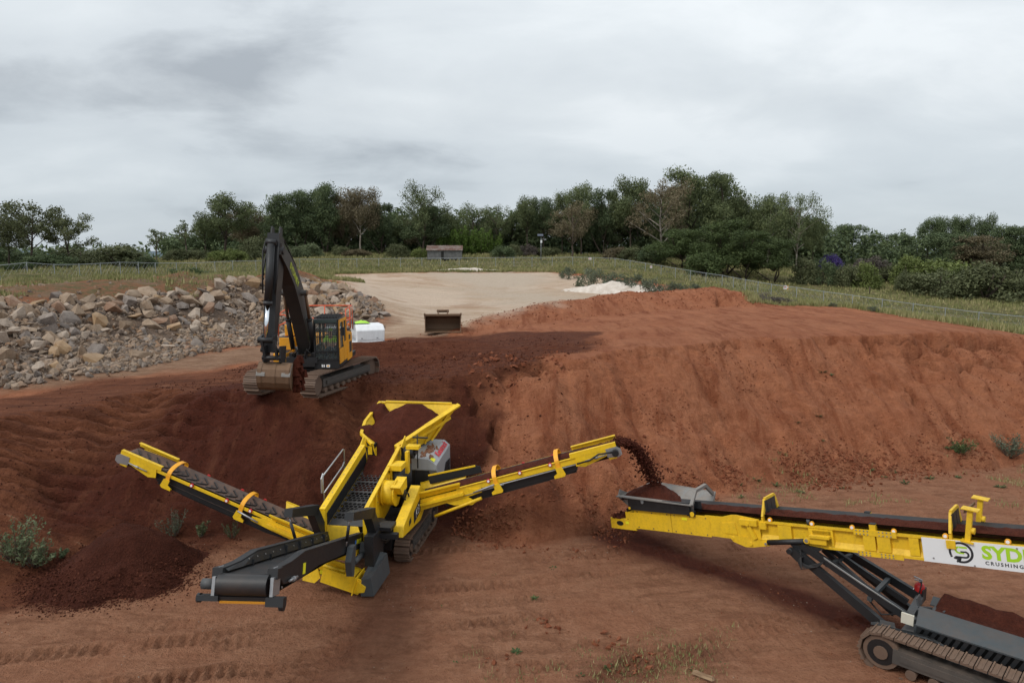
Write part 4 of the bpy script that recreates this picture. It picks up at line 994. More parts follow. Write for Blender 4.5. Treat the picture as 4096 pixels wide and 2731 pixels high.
    for yy, z0, z1, rr in ((1.45, 1.3, 2.48, .15), (-.22, .95, 1.5, .17)):
        m.cyl((XR + .22, yy, z0), (XR + .22, yy, z1), rr, 16); m.cyl((XR + .22, yy, z1 - .38), (XR + .22, yy, z1 - .34), rr + .02, 16)
        m.cyl((XL - .22, yy, z0), (XL - .22, yy, z1), rr, 16)
    m.split('damper', BLK, T)
    m = MB(); m.box((XR + .03, 1.2, 2.50), (XR + .45, 1.75, 2.66)); m.plate([(XR + .1, 1.2, 2.52), (XR + .1, 1.75, 2.52), (XR + .1, 1.7, 2.1), (XR + .1, 1.25, 2.0)], (.03, 0, 0))
    m.box((XR + .36, 1.9, 2.2), (XR + .46, 2.1, 2.9)); m.box((XR + .3, 2.2, 2.9), (XR + .72, 2.5, 3.0)); m.build('damper_bracket', YEL, T)
    m = MB(); m.cyl((XR + .22, 2.35, 2.76), (XR + .54, 2.35, 2.76), .19, 20); m.cyl((XR + .54, 2.35, 2.76), (XR + .60, 2.35, 2.76), .08, 10)
    m.tube([(XR + .6, 2.5, 2.2), (XR + .6, 2.5, 3.3)], .022, 6); m.box((XR + .45, 2.46, 3.20), (XR + .95, 2.52, 3.24)); m.build('belt_drive_motor', BLK, T)
    # black columns under the hopper mouth
    for xa, xb in ((XL - .07, XL + .23), (.16, .46)):
        m = MB(); m.box((xa, 2.62, 2.45), (xb, 2.9, 2.90)); c = m.build('hopper_post', BLK2, T)
        q = MB(); q.box((xa + .08, 2.60, 2.56), (xb - .08, 2.618, 2.84)); q.build('cover_plate', YEL, c)
    # --- hopper
    rim = {'FL': (-.56, 2.55, 2.92), 'L1': (-1.06, 2.95, 3.16), 'L2': (-1.14, 3.55, 3.42), 'L3': (-1.12, 4.25, 3.66), 'BL': (-1.02, 4.8, 3.84),
           'BR': (1.78, 4.8, 3.84), 'R1': (.92, 3.50, 3.36), 'FR': (.20, 2.52, 2.90)}
    bot = {'FL': (-.45, 2.62, 2.46), 'BL': (-.45, 4.2, 2.62), 'BR': (1.05, 4.35, 2.75), 'FR': (.15, 2.62, 2.46)}
    g = {k: V(v) for k, v in rim.items()}; b_ = {k: V(v) for k, v in bot.items()}
    def wall(nm, pts, mid):
        m = MB(); pts = [V(p) for p in pts]; n_ = (pts[1] - pts[0]).cross(pts[-1] - pts[0]).normalized(); c = sum(pts, V()) / len(pts)
        if n_.dot(c - V(mid)) < 0: n_ = -n_
        for i in range(1, len(pts) - 1): m.plate([pts[0], pts[i], pts[i+1]], n_ * .035)
        return m
    mid = (0.2, 3.7, 3.3)
    m = wall('w', [b_['FR'], b_['BR'], g['BR'], g['R1'], g['FR']], mid)
    for t in (.12, .34, .60, .84):                             # outer stiffeners of the right wall
        pa = g['FR'].lerp(g['BR'], t) + V((.06, -.03, -.06)); pb = b_['FR'].lerp(b_['BR'], .3 + t * .7) + V((.06, -.05, -.02)); m.bar(pa, pb, .07, .06)
    m.bar(g['FR'] + V((.03, -.02, -.02)), g['R1'] + V((.06, -.02, -.02)), .13, .07, up=(.4, 0, 1)); m.bar(g['R1'] + V((.06, -.02, -.02)), g['BR'] + V((.05, 0, -.02)), .15, .07, up=(.4, 0, 1))
    pa, pb = g['FR'].lerp(b_['FR'], .45), g['BR'].lerp(b_['BR'], .40); m.bar(pa + V((.06, -.04, 0)), pb + V((.08, -.04, 0)), .06, .09)
    m.build('hopper_wall', YEL, T)
    m = wall('w', [b_['BR'], b_['BL'], g['BL'], g['BR']], mid)
    m.bar(g['BL'] + V((.18, .03, .02)), g['BR'] + V((-.22, .03, .02)), .12, .05); m.bar(g['BL'] + V((-.02, .03, -.06)), g['BL'] + V((.16, .03, -.06)), .16, .14)
    m.build('hopper_wall', YEL, T)
    m = wall('w', [b_['BL'], b_['FL'], g['FL'], g['L1']], mid); m2 = wall('w', [b_['BL'], g['L1'], g['L2'], g['L3'], g['BL']], mid)
    m.add(m2.v, m2.f); m.bar(g['FL'] + V((-.02, -.01, 0)), g['L1'] + V((-.02, -.02, 0)), .09, .08); m.bar(g['L1'] + V((-.02, 0, 0)), g['L2'] + V((-.02, 0, 0)), .10, .08); m.bar(g['L2'] + V((-.02, 0, 0)), g['BL'] + V((-.02, 0, 0)), .10, .07)
    m.build('hopper_wall', YEL, T)
    m = MB(); m.plate([b_['FL'], b_['FR'], b_['BR'], b_['BL']], (0, 0, -.06)); m.box((-.5, 2.6, 2.2), (.3, 4.4, 2.42)); m.build('feed_belt', RUB, T)
    # --- engine cover
    x0, x1, y0, y1 = .72, 1.55, 2.62, 4.55
    m = MB(); zt, zb = 2.50, 2.12
    m.add([(x0, y0, zb), (x1, y0, zb), (x1, y0, zt - .22), (x1 - .28, y0, zt - .03), (x0, y0, zt), (x0, y1, 1.3), (x1, y1, 1.3), (x1, y1, zt - .05), (x1 - .2, y1, zt + .12), (x0, y1, zt + .12), (x0, y0, zb), (x1, y0 + .5, 1.3), (x0, y0 + .5, 1.3)],
          [(0, 1, 2, 3, 4), (2, 7, 8, 3), (3, 8, 9, 4), (1, 11, 6, 7, 2), (6, 5, 9, 8, 7), (0, 4, 9, 5, 12), (0, 12, 11, 1), (12, 5, 6, 11)])
    ec = m.build('engine_cover', GREY, T)
    m = MB(); m.plate([(x1 + .003, y0 + .75, 1.45), (x1 + .003, y1 - .12, 1.45), (x1 + .003, y1 - .12, 2.0), (x1 + .003, y0 + 1.25, 2.02)], (.012, 0, 0)); gr = m.build('grille', DARKP, ec)
    m = MB()
    for i in range(5): yy = y0 + .95 + i * .2; m.box((x1 + .016, yy, 1.46), (x1 + .03, yy + .025, 1.6 + .4 * min(1, (i + 1) / 3)))
    for i in range(4): zz = 1.52 + i * .13; m.box((x1 + .017, y0 + .8 + i * .12, zz), (x1 + .028, y1 - .14, zz + .02))
    m.split('grille_bar', BLK, ec)
    m = MB(); m.box((x0 + .0, y0 + .02, 1.18), (x1 - .25, y0 + .5, zb - .01)); m.box((x0 + .45, y0 - .04, 1.75), (x0 + .55, y0 + .02, 2.0)); m.box((x0 + .1, y0 - .01, 1.5), (x0 + .13, y0 + .02, 2.1)); m.build('control_cabinet', BLK, T)
    # lettering on the sloping shoulder of the cover
    a = V((x1 + .004, y0 + .72, 2.235)); d = (V((x1 - .0, y1, zt - .05)) - V((x1, y0, zt - .22))).normalized(); upv = (V((x1 - .24, y0 + 1, zt + .04)) - V((x1, y0 + 1, zt - .13))).normalized()
    a = V((x1 - .05, y0 + .55, zt - .105)); nz = d.cross(upv).normalized()
    MM = Matrix((d, upv, nz)).transposed().to_4x4(); MM.translation = a + nz * .006
    text_mesh('lettering', 'Keestrack', .30, REDT, ec, MM, .003, .18, .006)
    m = MB(); q0 = V((x1 - .10, y0 + .06, zt - .135)); m.add([q0 + nz * .006, q0 + d * .24 + nz * .006, q0 + d * .24 + upv * .16 + nz * .006, q0 + upv * .16 + nz * .006], [(0, 1, 2, 3)]); m.build('warning_sticker', YELP, ec)
    sm_ = MB(); rr = random.Random(3)
    for i in range(46):
        c = V((x0 + .40 + rr.gauss(0, .10), y0 + .85 + rr.gauss(0, .30), 0)); c.z = zt + .012 + (c.y - y0) * .062 - max(0, c.x - (x1 - .28)) * .4
        sm_.cyl(c - V((0, 0, .03)), c + V((0, 0, .02 + .03 * rr.random())), .03 + .05 * rr.random(), 6, .02)
    tag(sm_.build('spilled_soil', plain('dry_soil', (.22, .10, .055), .95), ec), kind='stuff')
    # --- badge panel over the right track
    prof = [(-.50, 1.12), (-.36, 1.42), (1.38, 2.02), (1.92, 1.72), (1.92, 1.14), (1.34, .92)]
    m = MB(); m.plate([(1.05, y, z) for y, z in prof], (.30, 0, 0)); bp = m.build('side_panel', YEL, T, bevel=.012)
    m = MB(); m.plate([(1.352, .62, 1.10), (1.352, 1.45, 1.26), (1.352, 1.45, 1.66), (1.352, .62, 1.44)], (.008, 0, 0)); bd = m.build('badge', DARKP, bp)
    ax, ay = V((0, 1, .19)).normalized(), V((0, 0, 1)); MM = Matrix((ax, ay, V((1, 0, 0)))).transposed().to_4x4(); MM.translation = V((1.364, .78, 1.20)); MM = MM @ Matrix.Diagonal((1, 1, 1, 1))
    text_mesh('badge_print', 'K3', .36, WHITET, bp, MM, .002, .15, -.004)
    m = MB(); m.plate([(1.352, .12, 1.20), (1.352, .34, 1.26), (1.352, .34, 1.42), (1.352, .12, 1.36)], (.004, 0, 0)); m.build('sticker', DARKP, bp)
    # --- guard rail and ladder on the left
    m = MB(); x = -1.15; r_ = .024
    m.tube([(x, -.02, 1.5), (x, -.02, 2.1), (x, -.10, 2.2), (x, -.10, 2.72)], r_, 6); m.tube([(x, -.10, 2.66), (x, 1.50, 3.02), (x, 1.57, 3.0), (x, 1.60, 2.1)], r_, 6)
    m.tube([(x, -.02, 2.14), (x, 1.44, 2.5), (x, 1.6, 2.62)], r_, 6); m.plate([(x - .02, -.20, 2.2), (x - .02, -.06, 2.2), (x - .02, -.06, 2.75), (x - .02, -.20, 2.62)], (.03, 0, 0))
    m.box((x - .12, -.3, 1.40), (x + .10, .1, 1.5)); m.build('guard_rail', ZINC, T)
    # --- oversize conveyor running out towards the camera
    B = Beam((-.29, -.5, 1.00), (.305, -7.0, 3.08)); B.a = -B.a; L = B.L; hw = .53
    m = MB(); m2 = []
    hd = .21
    loop = [(0, 0)] + [(L * i / 8, 0) for i in range(1, 9)]
    loop += [(L + hd * math.sin(b), -hd + hd * math.cos(b)) for b in [math.pi * i / 10 for i in range(1, 10)]] + [(L, -2*hd), (L - 1.2, -.36), (L * .5, -.24), (0, -.24)]
    rows = [[B.pt(l, -hw + .05, h), B.pt(l, -hw + .28, h - (.05 if h == 0 else 0)), B.pt(l, 0, h - (.065 if h == 0 else 0)), B.pt(l, hw - .28, h - (.05 if h == 0 else 0)), B.pt(l, hw - .05, h)] for l, h in loop + [loop[0]]]
    m.shell(rows); m.sm = [True] * len(m.f); cv = m.build('belt', RUB, T, fix=False)
    m = MB(); m.cyl(B.pt(L, -hw + .07, -hd), B.pt(L, hw - .07, -hd), hd - .012, 24); m.build('drum', BLK2, T)
    for s_ in (-1, 1):
        m = MB(); a0 = s_ * hw
        pf = [(-.3, .20), (L - 1.55, .22), (L - .75, .10), (L - .12, .06), (L - .12, -.02), (L - .45, -.26), (L - 1.2, -.30), (L - 2.6, -.17), (L*.3, -.15), (-.3, -.20)]
        B.side(m, pf, a0, s_ * .05)
        kk = [(-.3, .21), (L - 1.55, .23), (L - .75, .11), (L - .08, .07)]
        for i in range(3):
            m.bar(B.pt(kk[i][0], a0 - s_ * .02, kk[i][1]), B.pt(kk[i+1][0], a0 - s_ * .02, kk[i+1][1]), .16, .035, up=B.n)
            m.plate([B.pt(kk[i][0], a0 - s_ * .09, kk[i][1]), B.pt(kk[i+1][0], a0 - s_ * .09, kk[i+1][1]), B.pt(kk[i+1][0], a0 - s_ * .16, .02), B.pt(kk[i][0], a0 - s_ * .16, .02)], B.a * (s_ * .02))
        for i in range(1, 7): B.box(m, L * i / 7.3, L * i / 7.3 + .015, a0 - s_ * .10 - .08, a0 - s_ * .10 + .08, -.03, .205 if i < 5 else .1)
        B.box(m, L - .22, L + .04, a0 - .10, a0 + .10, -.10, .09)
        cf = m.build('conveyor_frame', BLK, T)
        m = MB(); bolts(m, [B.pt(L * (i + .5) / 16, a0 - s_ * .115, .12) for i in range(14)], B.a * -s_ + B.n * .5, .018, .02); bolts(m, [B.pt(L - .18 + .05 * i, a0, .093) for i in range(4)], B.n, .016)
        bolts(m, [B.pt(L - .35, a0 + s_ * .05, -.3), B.pt(L - .05, a0 + s_ * .05, -.12)], B.a * s_, .025); tag(m.build('bolts', ZINC, cf), kind='stuff')
        m = MB(); B.box(m, L - .22, L + .12, a0 + (.0 if s_ > 0 else -.05), a0 + (.06 if s_ > 0 else .01), -.40, -.06); m.build('bearing_plate', ZINC, cf)
    m = MB(); m.cyl(B.pt(L, -hw - .06, -hd), B.pt(L, -hw - .28, -hd), .10, 14); m.build('drum_motor', SLATE, T)
    m = MB(); m.bar(B.pt(L + .05, -.45, -.46), B.pt(L + .05, .48, -.46), .05, .10); B.box(m, L - .10, L + .12, -.86, -.44, -.50, -.40); B.box(m, L - .05, L + .12, .46, .80, -.58, -.41); m.cyl(B.pt(L, -.88, -.46), B.pt(L, -.82, -.46), .09, 10)
    m.cyl(B.pt(L, .70, -.58), B.pt(L, .78, -.58), .09, 10); m.bar(B.pt(L, -.6, -.38), B.pt(L, -.6, -.48), .05, .05)
    sc_ = m.build('belt_scraper', BLK, T); m = MB(); m.bar(B.pt(L + .08, -.42, -.515), B.pt(L + .08, .46, -.515), .03, .035); m.build('scraper_blade', plain('orange_scraper', (.62, .26, .02), .5), sc_)
    # stickers, tensioner and cylinder on its near side
    m = MB(); B.box(m, L - 1.65, L - 1.5, hw + .052, hw + .058, -.22, .0); m.build('sticker', YELP, T)
    m = MB(); m.cyl(B.pt(L - .62, hw + .10, -.22), B.pt(L - 1.05, hw + .10, -.20), .025, 8); m.cyl(B.pt(L - .9, hw + .10, -.21), B.pt(L - .80, hw + .10, -.21), .05, 8); m.build('belt_tensioner', ZINC, T)
    m = MB(); m.cyl(B.pt(.85, hw + .16, -.30), B.pt(1.75, hw + .16, -.42), .075, 12); m.cyl(B.pt(1.7, hw + .16, -.42), B.pt(2.0, hw + .16, -.45), .035, 8)
    B.side(m, [(1.9, .05), (2.15, .0), (2.3, -.35), (2.1, -.72), (1.95, -.74), (1.9, -.3)], hw + .08, .16); B.side(m, [(.55, .0), (.9, .0), (.95, -.4), (.6, -.4)], hw + .08, .18)
    m.build('lift_cylinder', SLATE, T)
    m = MB()
    for i, mt in enumerate((0, 1, 2)):
        B.box(m, .72 + i * .16, .84 + i * .16, hw + .054, hw + .060, -.02, .10)
    m.split('warning_sticker', YELP, T)
    m = MB(); m.cyl(B.pt(1.27, hw + .052, .03), B.pt(1.27, hw + .06, .03), .06, 14); m.build('warning_sticker', BLUEP, T)
    # --- carrying arms and tie rods
    for x, w_ in ((-.87, .22), (.72, .24)):
        m = MB(); pth = [(x, -.80, 1.12), (x, -1.45, 2.16), (x, -2.85, 2.62)]
        m.bar(pth[0], pth[1], w_, .36, up=(0, -1, .4), h2=.30); m.bar((x, -1.28, 2.12), pth[2], w_, .28, h2=.20)
        if x > 0: m.box((x - .12, -1.55, .72), (x + .14, -.75, 1.55)); m.box((x - .14, -1.3, .30), (x + .12, -1.1, .95)); m.box((x + .14, -1.0, 1.28), (x + .62, -.82, 1.42)); m.box((x + .05, -1.0, 1.50), (x + .45, -.5, 1.60))
        else: m.box((x - .1, -1.2, .8), (x + .12, -.7, 1.3))
        m.build('carrying_arm', BLK, T)
        s_ = -1 if x < 0 else 1
        e = B.pt(2.35, s_ * (hw + .10), .05); tpt = V((x - .02, -2.78, 2.50))
        m = MB(); m.cyl(tpt, tpt.lerp(e, .30), .022, 8); m.cyl(tpt.lerp(e, .76), e, .022, 8); m.cyl(tpt + V((-.05, 0, 0)), tpt + V((.05, 0, 0)), .05, 8)
        tr = m.build('tie_rod_ends', ZINC, T); m = MB(); m.cyl(tpt.lerp(e, .22), tpt.lerp(e, .80), .04, 10); m.build('tie_rod_sleeve', BLK, tr)
    # --- side conveyors
    def side_conveyor(A, Bp, half, loaded, head_in, seed, spec):
        B = Beam(A, Bp); L = B.L; r_ = .13
        lp = [(0, 0)] + [(L * i / 10, 0) for i in range(1, 11)] + [(L + r_ * math.sin(b), -r_ + r_ * math.cos(b)) for b in [math.pi * i / 8 for i in range(1, 8)]] + [(L, -2*r_), (L * .5, -.30), (0, -.28)]
        tro = lambda l: .07 * (1 - max(0, (l - (L - .9)) / .9) * .7) if l <= L else .015
        m = MB(); m.shell([[B.pt(l, -half, h + (tro(l) if h == 0 else 0)), B.pt(l, -half * .5, h), B.pt(l, 0, h - (.015 if h == 0 else 0)), B.pt(l, half * .5, h), B.pt(l, half, h + (tro(l) if h == 0 else 0))] for l, h in lp + [lp[0]]]); m.sm = [True] * len(m.f)
        c = m.build('belt', RUBD if not loaded else RUB, T, fix=False)
        if not loaded:                                        # chevron cleats
            k = MB(); n_ = int(L / .34)
            for i in range(n_):
                l = .25 + i * .34
                if l > L - .1: break
                for s_ in (-1, 1): k.bar(B.pt(l, s_ * .02, .012), B.pt(l + .26, s_ * half * .66, .034), .030, .032, up=B.n)
                k.bar(B.pt(l + .17, -.06, .012), B.pt(l + .23, .06, .012), .02, .02, up=B.n)
            k.build('belt_cleat', RUB, c)
        else:
            soil_strip('belt_load', T, B, .2, L + .02, half * .93, .09, seed, h0=.035)
        m = MB(); m.cyl(B.pt(L, -half - .03, -r_), B.pt(L, half + .03, -r_), r_ - .01, 16); m.build('head_drum', BLK2, T)
        near = spec['near']                                    # sign of the side that faces the camera
        for s_ in (-1, 1):
            a0 = s_ * (half + .045); m = MB()
            rb = -.14 if loaded else -.055; B.side(m, [(1.4, .035), (L - .15, .035), (L - .15, rb), (1.4, rb)], a0 - .015, .03); m.build('conveyor_frame', YEL, T) if not loaded else B.box(m, 1.4, L - .3, a0 - .045, a0 + .045, .035, .05).build('conveyor_frame', YEL, T)
            m = MB(); B.side(m, [(L - 1.35, .17), (L + .05, .17), (L + .05, .05), (L - 1.35, .05)], a0 + s_ * .035 - .01, .02); m.bar(B.pt(L - 1.35, a0 - s_ * .01, .175), B.pt(L + .05, a0 - s_ * .01, .175), .11, .02, up=B.n)
            if s_ == near:
                B.side(m, [(L - 1.20, .05), (L - .25, .05), (L - .25, -.14), (L - 1.0, -.30), (L - 1.25, -.22)], a0 + s_ * .03 - .01, .02); B.box(m, L - .25, L - .02, a0 + s_ * .03 - .02, a0 + s_ * .03 + .02, -.28, -.20)
            hg = m.build('head_guard', YEL, T)
            if s_ == near:
                m = MB(); B.side(m, [(L - .28, .06), (L + .05, .06), (L + .16, -.04), (L + .16, -.20), (L + .05, -.26), (L - .28, -.20)], a0 + s_ * .05 - .01, .02); hp = m.build('bearing_plate', ZINC, T)
                m = MB(); m.cyl(B.pt(L - .3, a0 + s_ * .08, -.10), B.pt(L - .95, a0 + s_ * .08, -.12), .02, 8); m.cyl(B.pt(L - .55, a0 + s_ * .08, -.11), B.pt(L - .66, a0 + s_ * .08, -.11), .035, 8); m.build('belt_tensioner', ZINC, T)
                if loaded:
                    m = MB(); m.cyl(B.pt(L - .02, a0 + s_ * .07, -.10), B.pt(L - .02, a0 + s_ * .22, -.10), .10, 14); m.tube([B.pt(L - .08, a0 + s_ * .15, -.06), B.pt(L - .5, a0 + s_ * .18, .0), B.pt(L - .8, a0 + s_ * .14, -.12), B.pt(L - 1.2, a0 + s_ * .1, -.14)], .03, 6); m.build('drum_motor', BLK2, T)
        # return-belt guard hanging below
        gt = -.14 if loaded else -.056; gp = [(1.0, gt), (L - 1.2, gt), (L - 1.25, -.36), (L - 2.2, -.46), (1.6, -.50), (.9, -.42)]
        m = MB(); B.side(m, gp, near * (half - .02), .02); B.side(m, gp, -near * (half - .02), .02)
        m.plate([B.pt(.9, -half, -.42), B.pt(L - 1.3, -half, -.40), B.pt(L - 1.3, half, -.40), B.pt(.9, half, -.42)], -B.n * .02); m.build('underside_guard', BLK2, T)
        if loaded:
            m = MB(); m.tube([B.pt(1.5, near * (half + .06), -.20), B.pt(L * .4, near * (half + .065), -.18), B.pt(L - 1.2, near * (half + .06), -.17)], .022, 6); m.tube([B.pt(1.6, near * (half + .10), -.23), B.pt(L * .45, near * (half + .09), -.20)], .014, 6); m.split('hydraulic_hose', ZINC, T)
        # orange arches over the belt
        for l in spec['arches']:
            m = MB(); pr = []
            for i in range(15):
                b = math.pi * i / 14; pr.append((-math.cos(b) * (half + .09), .0 + math.sin(b) ** .8 * .30))
            pr = [(-(half + .09), -.22)] + pr + [(half + .09, -.22)]
            q = [[B.pt(l - .065, a, h), B.pt(l + .065, a, h)] for a, h in pr]; q2 = [[B.pt(l - .065, a * .95, h - (.02 if abs(a) < half else 0)), B.pt(l + .065, a * .95, h - (.02 if abs(a) < half else 0))] for a, h in pr]
            m.shell(q); m.shell(q2); m.shell([[r[0] for r in q], [r[0] for r in q2]]); m.shell([[r[1] for r in q], [r[1] for r in q2]])
            ar = m.build('guard_arch', ORG, T)
            for s_ in (-1, 1):
                k = MB(); B.side(k, [(l - .10, -.12), (l + .10, -.12), (l + .16, -.36), (l + .10, -.42), (l - .20, -.42), (l - .20, -.34), (l - .08, -.28)], s_ * (half + .105) - .012, .024); B.box(k, l - .18, l + .12, s_ * (half + .04) - .05, s_ * (half + .04) + .05, -.43, -.40); k.build('arch_bracket', YEL, ar)
        for l in spec['rollers']:
            for s_ in (-1, 1):
                m = MB(); m.cyl(B.pt(l, s_ * (half + .05), .02), B.pt(l, s_ * (half + .10), .02), .062, 14); rc = m.build('roller_cap', REDP, T)
                m = MB(); m.cyl(B.pt(l, s_ * (half + .10), .02), B.pt(l, s_ * (half + .112), .02), .038, 12); m.build('cap_face', WHITET, rc)
        # foot: yellow box frame and skirt
        for s_ in (-1, 1):
            m = MB(); a0 = s_ * (half + .06); B.side(m, [(-.1, .0), (1.75, -.02), (1.9, -.10), (2.15, -.14), (2.15, -.26), (1.5, -.30), (-.1, -.34)], a0 - .02, .05)
            m.plate([B.pt(.0, a0, .02), B.pt(1.5, a0, .02), B.pt(1.62, a0 + s_ * .14, .20), B.pt(.0, a0 + s_ * .14, .24)], B.n * .02); m.bar(B.pt(0, a0 + s_ * .14, .235), B.pt(1.6, a0 + s_ * .14, .205), .04, .05, up=B.n)
            if s_ == near: B.box(m, .2, 1.6, a0 - .02, a0 + s_ * .16 if s_ > 0 else a0 + .02, -.18, -.10) if s_ > 0 else B.box(m, .2, 1.6, a0 - .16, a0 + .02, -.18, -.10)
            m.build('conveyor_foot', YEL, T)
        m = MB(); m.cyl(B.pt(1.9, near * (half + .13), -.2), B.pt(2.6, near * (half + .13), -.12), .028, 8); m.build('fold_cylinder', ZINC, T)
        return B
    BL_ = side_conveyor((-1.55, .72, .55), (-7.80, .72, 2.90), .37, False, 0, 5, {'near': -1, 'arches': (2.55, 5.05), 'rollers': (2.25, 3.05, 4.25)})
    BR_ = side_conveyor((1.15, 1.80, 1.52), (7.25, 1.80, 3.42), .37, True, 0, 6, {'near': 1, 'arches': (2.65, 4.62), 'rollers': (2.45, 3.45, 4.40)})
    m = MB(); BR_.side(m, [(.35, .42), (2.1, .32), (2.1, .10), (.35, .16)], -.46, .02); m.bar(BR_.pt(.35, -.47, .42), BR_.pt(2.0, -.47, .33), .03, .06, up=BR_.n); m.build('skirt_board', BLK, T)
    m = MB(); m.bar(BR_.pt(.38, -.44, .45), BR_.pt(1.95, -.44, .36), .03, .05, up=BR_.n); m.build('skirt_edge', YEL, T)
    m = MB(); m.cyl(BR_.pt(.5, .46, -.62), BR_.pt(2.1, .50, -.42), .05, 10); BR_.side(m, [(1.0, -.3), (1.7, -.3), (1.9, -.5), (1.75, -.55), (1.2, -.42)], .45, .06); m.build('support_strut', YEL, T)
    # --- lower yellow conveyor tail and its black cover, in front of the right track
    B2 = Beam((-.62, -1.72, .80), (.66, -1.72, .44)); m = MB()
    B2.box(m, 0, B2.L, -.14, -.10, -.22, .16); B2.box(m, .25, B2.L, .28, .33, -.30, .12); B2.box(m, .6, B2.L - .1, -.12, .30, -.08, -.04); m.cyl(B2.pt(.1, .1, .06), B2.pt(1.05, .1, .06), .05, 10); B2.box(m, .85, 1.12, -.16, .30, .06, .16); B2.box(m, 1.18, 1.21, -.18, .46, -.30, .20)
    m.add([B2.pt(1.2, .30, .1), B2.pt(1.48, .30, -.02), B2.pt(1.48, .30, -.16), B2.pt(1.2, .30, -.28), B2.pt(1.2, .36, .1), B2.pt(1.48, .36, -.02), B2.pt(1.48, .36, -.16), B2.pt(1.2, .36, -.28)], [(0, 1, 2, 3), (4, 7, 6, 5), (0, 4, 5, 1), (1, 5, 6, 2), (2, 6, 7, 3), (3, 7, 4, 0)])
    m.plate([(-.95, -1.95, .86), (-.55, -2.0, .86), (-.45, -2.05, .55), (-.62, -2.05, .40), (-.95, -2.05, .45)], (0, .05, 0)); m.box((-.3, -1.45, .8), (.35, -1.3, 1.2))
    m.plate([(.66, -1.0, 1.15), (.66, -.55, 1.35), (.66, -.40, 1.30), (.66, -.6, 1.0), (.66, -.8, .7), (.66, -.95, .62)], (.05, 0, 0)); m.build('tail_frame', YEL, T)
    m = MB(); m.add([(.66, -2.05, .12), (1.0, -2.0, .12), (1.12, -1.0, .32), (.78, -1.0, .32), (.66, -2.05, .55), (.92, -2.0, .62), (1.05, -1.0, .88), (.74, -1.0, .92)], [(0, 1, 2, 3), (4, 7, 6, 5), (0, 4, 5, 1), (1, 5, 6, 2), (2, 6, 7, 3), (3, 7, 4, 0)])
    m.build('tail_cover', SLATE, T)
    m = MB(); m.box((.58, -.98, .62), (.64, -.90, 1.2)); m.plate([(.60, -1.05, .45), (.60, -.70, .75), (.60, -.70, 1.15), (.60, -1.0, .95)], (.04, 0, 0)); m.build('red_bracket', REDP, T)
    m = MB(); m.box((-1.75, -1.6, .42), (-.5, -1.5, .62)); cb = m.build('rear_beam', BLK, T)
    m = MB()
    for i in range(6): m.plate([(-1.7 + i * .2, -1.604, .44), (-1.6 + i * .2, -1.604, .44), (-1.52 + i * .2, -1.604, .60), (-1.62 + i * .2, -1.604, .60)], (0, -.004, 0))
    m.split('hazard_stripe', YELP, cb)
    m = MB(); m.tube([(XR + .4, -.9, 1.3), (XR + .55, -.4, 1.1), (XR + .6, .2, .95), (XR + .5, .9, 1.0)], .03, 6); m.tube([(XR + .3, -1.0, 1.2), (XR + .5, -.5, .95), (XR + .45, .3, .85)], .025, 6); m.tube([(.75, -1.2, 1.35), (.95, -.7, 1.1), (.9, .2, .9)], .025, 6); m.split('hydraulic_hose', BLK2, T)
    return F, T, g, b_, BL_, BR_, zd, XL, XR
SF, ST, HG, HB, BLC, BRC, ZD, XL_, XR_ = screener()

def heap(name, pts, depth, label, cat='soil', mat=None, seed=1, peak=None):
    pass

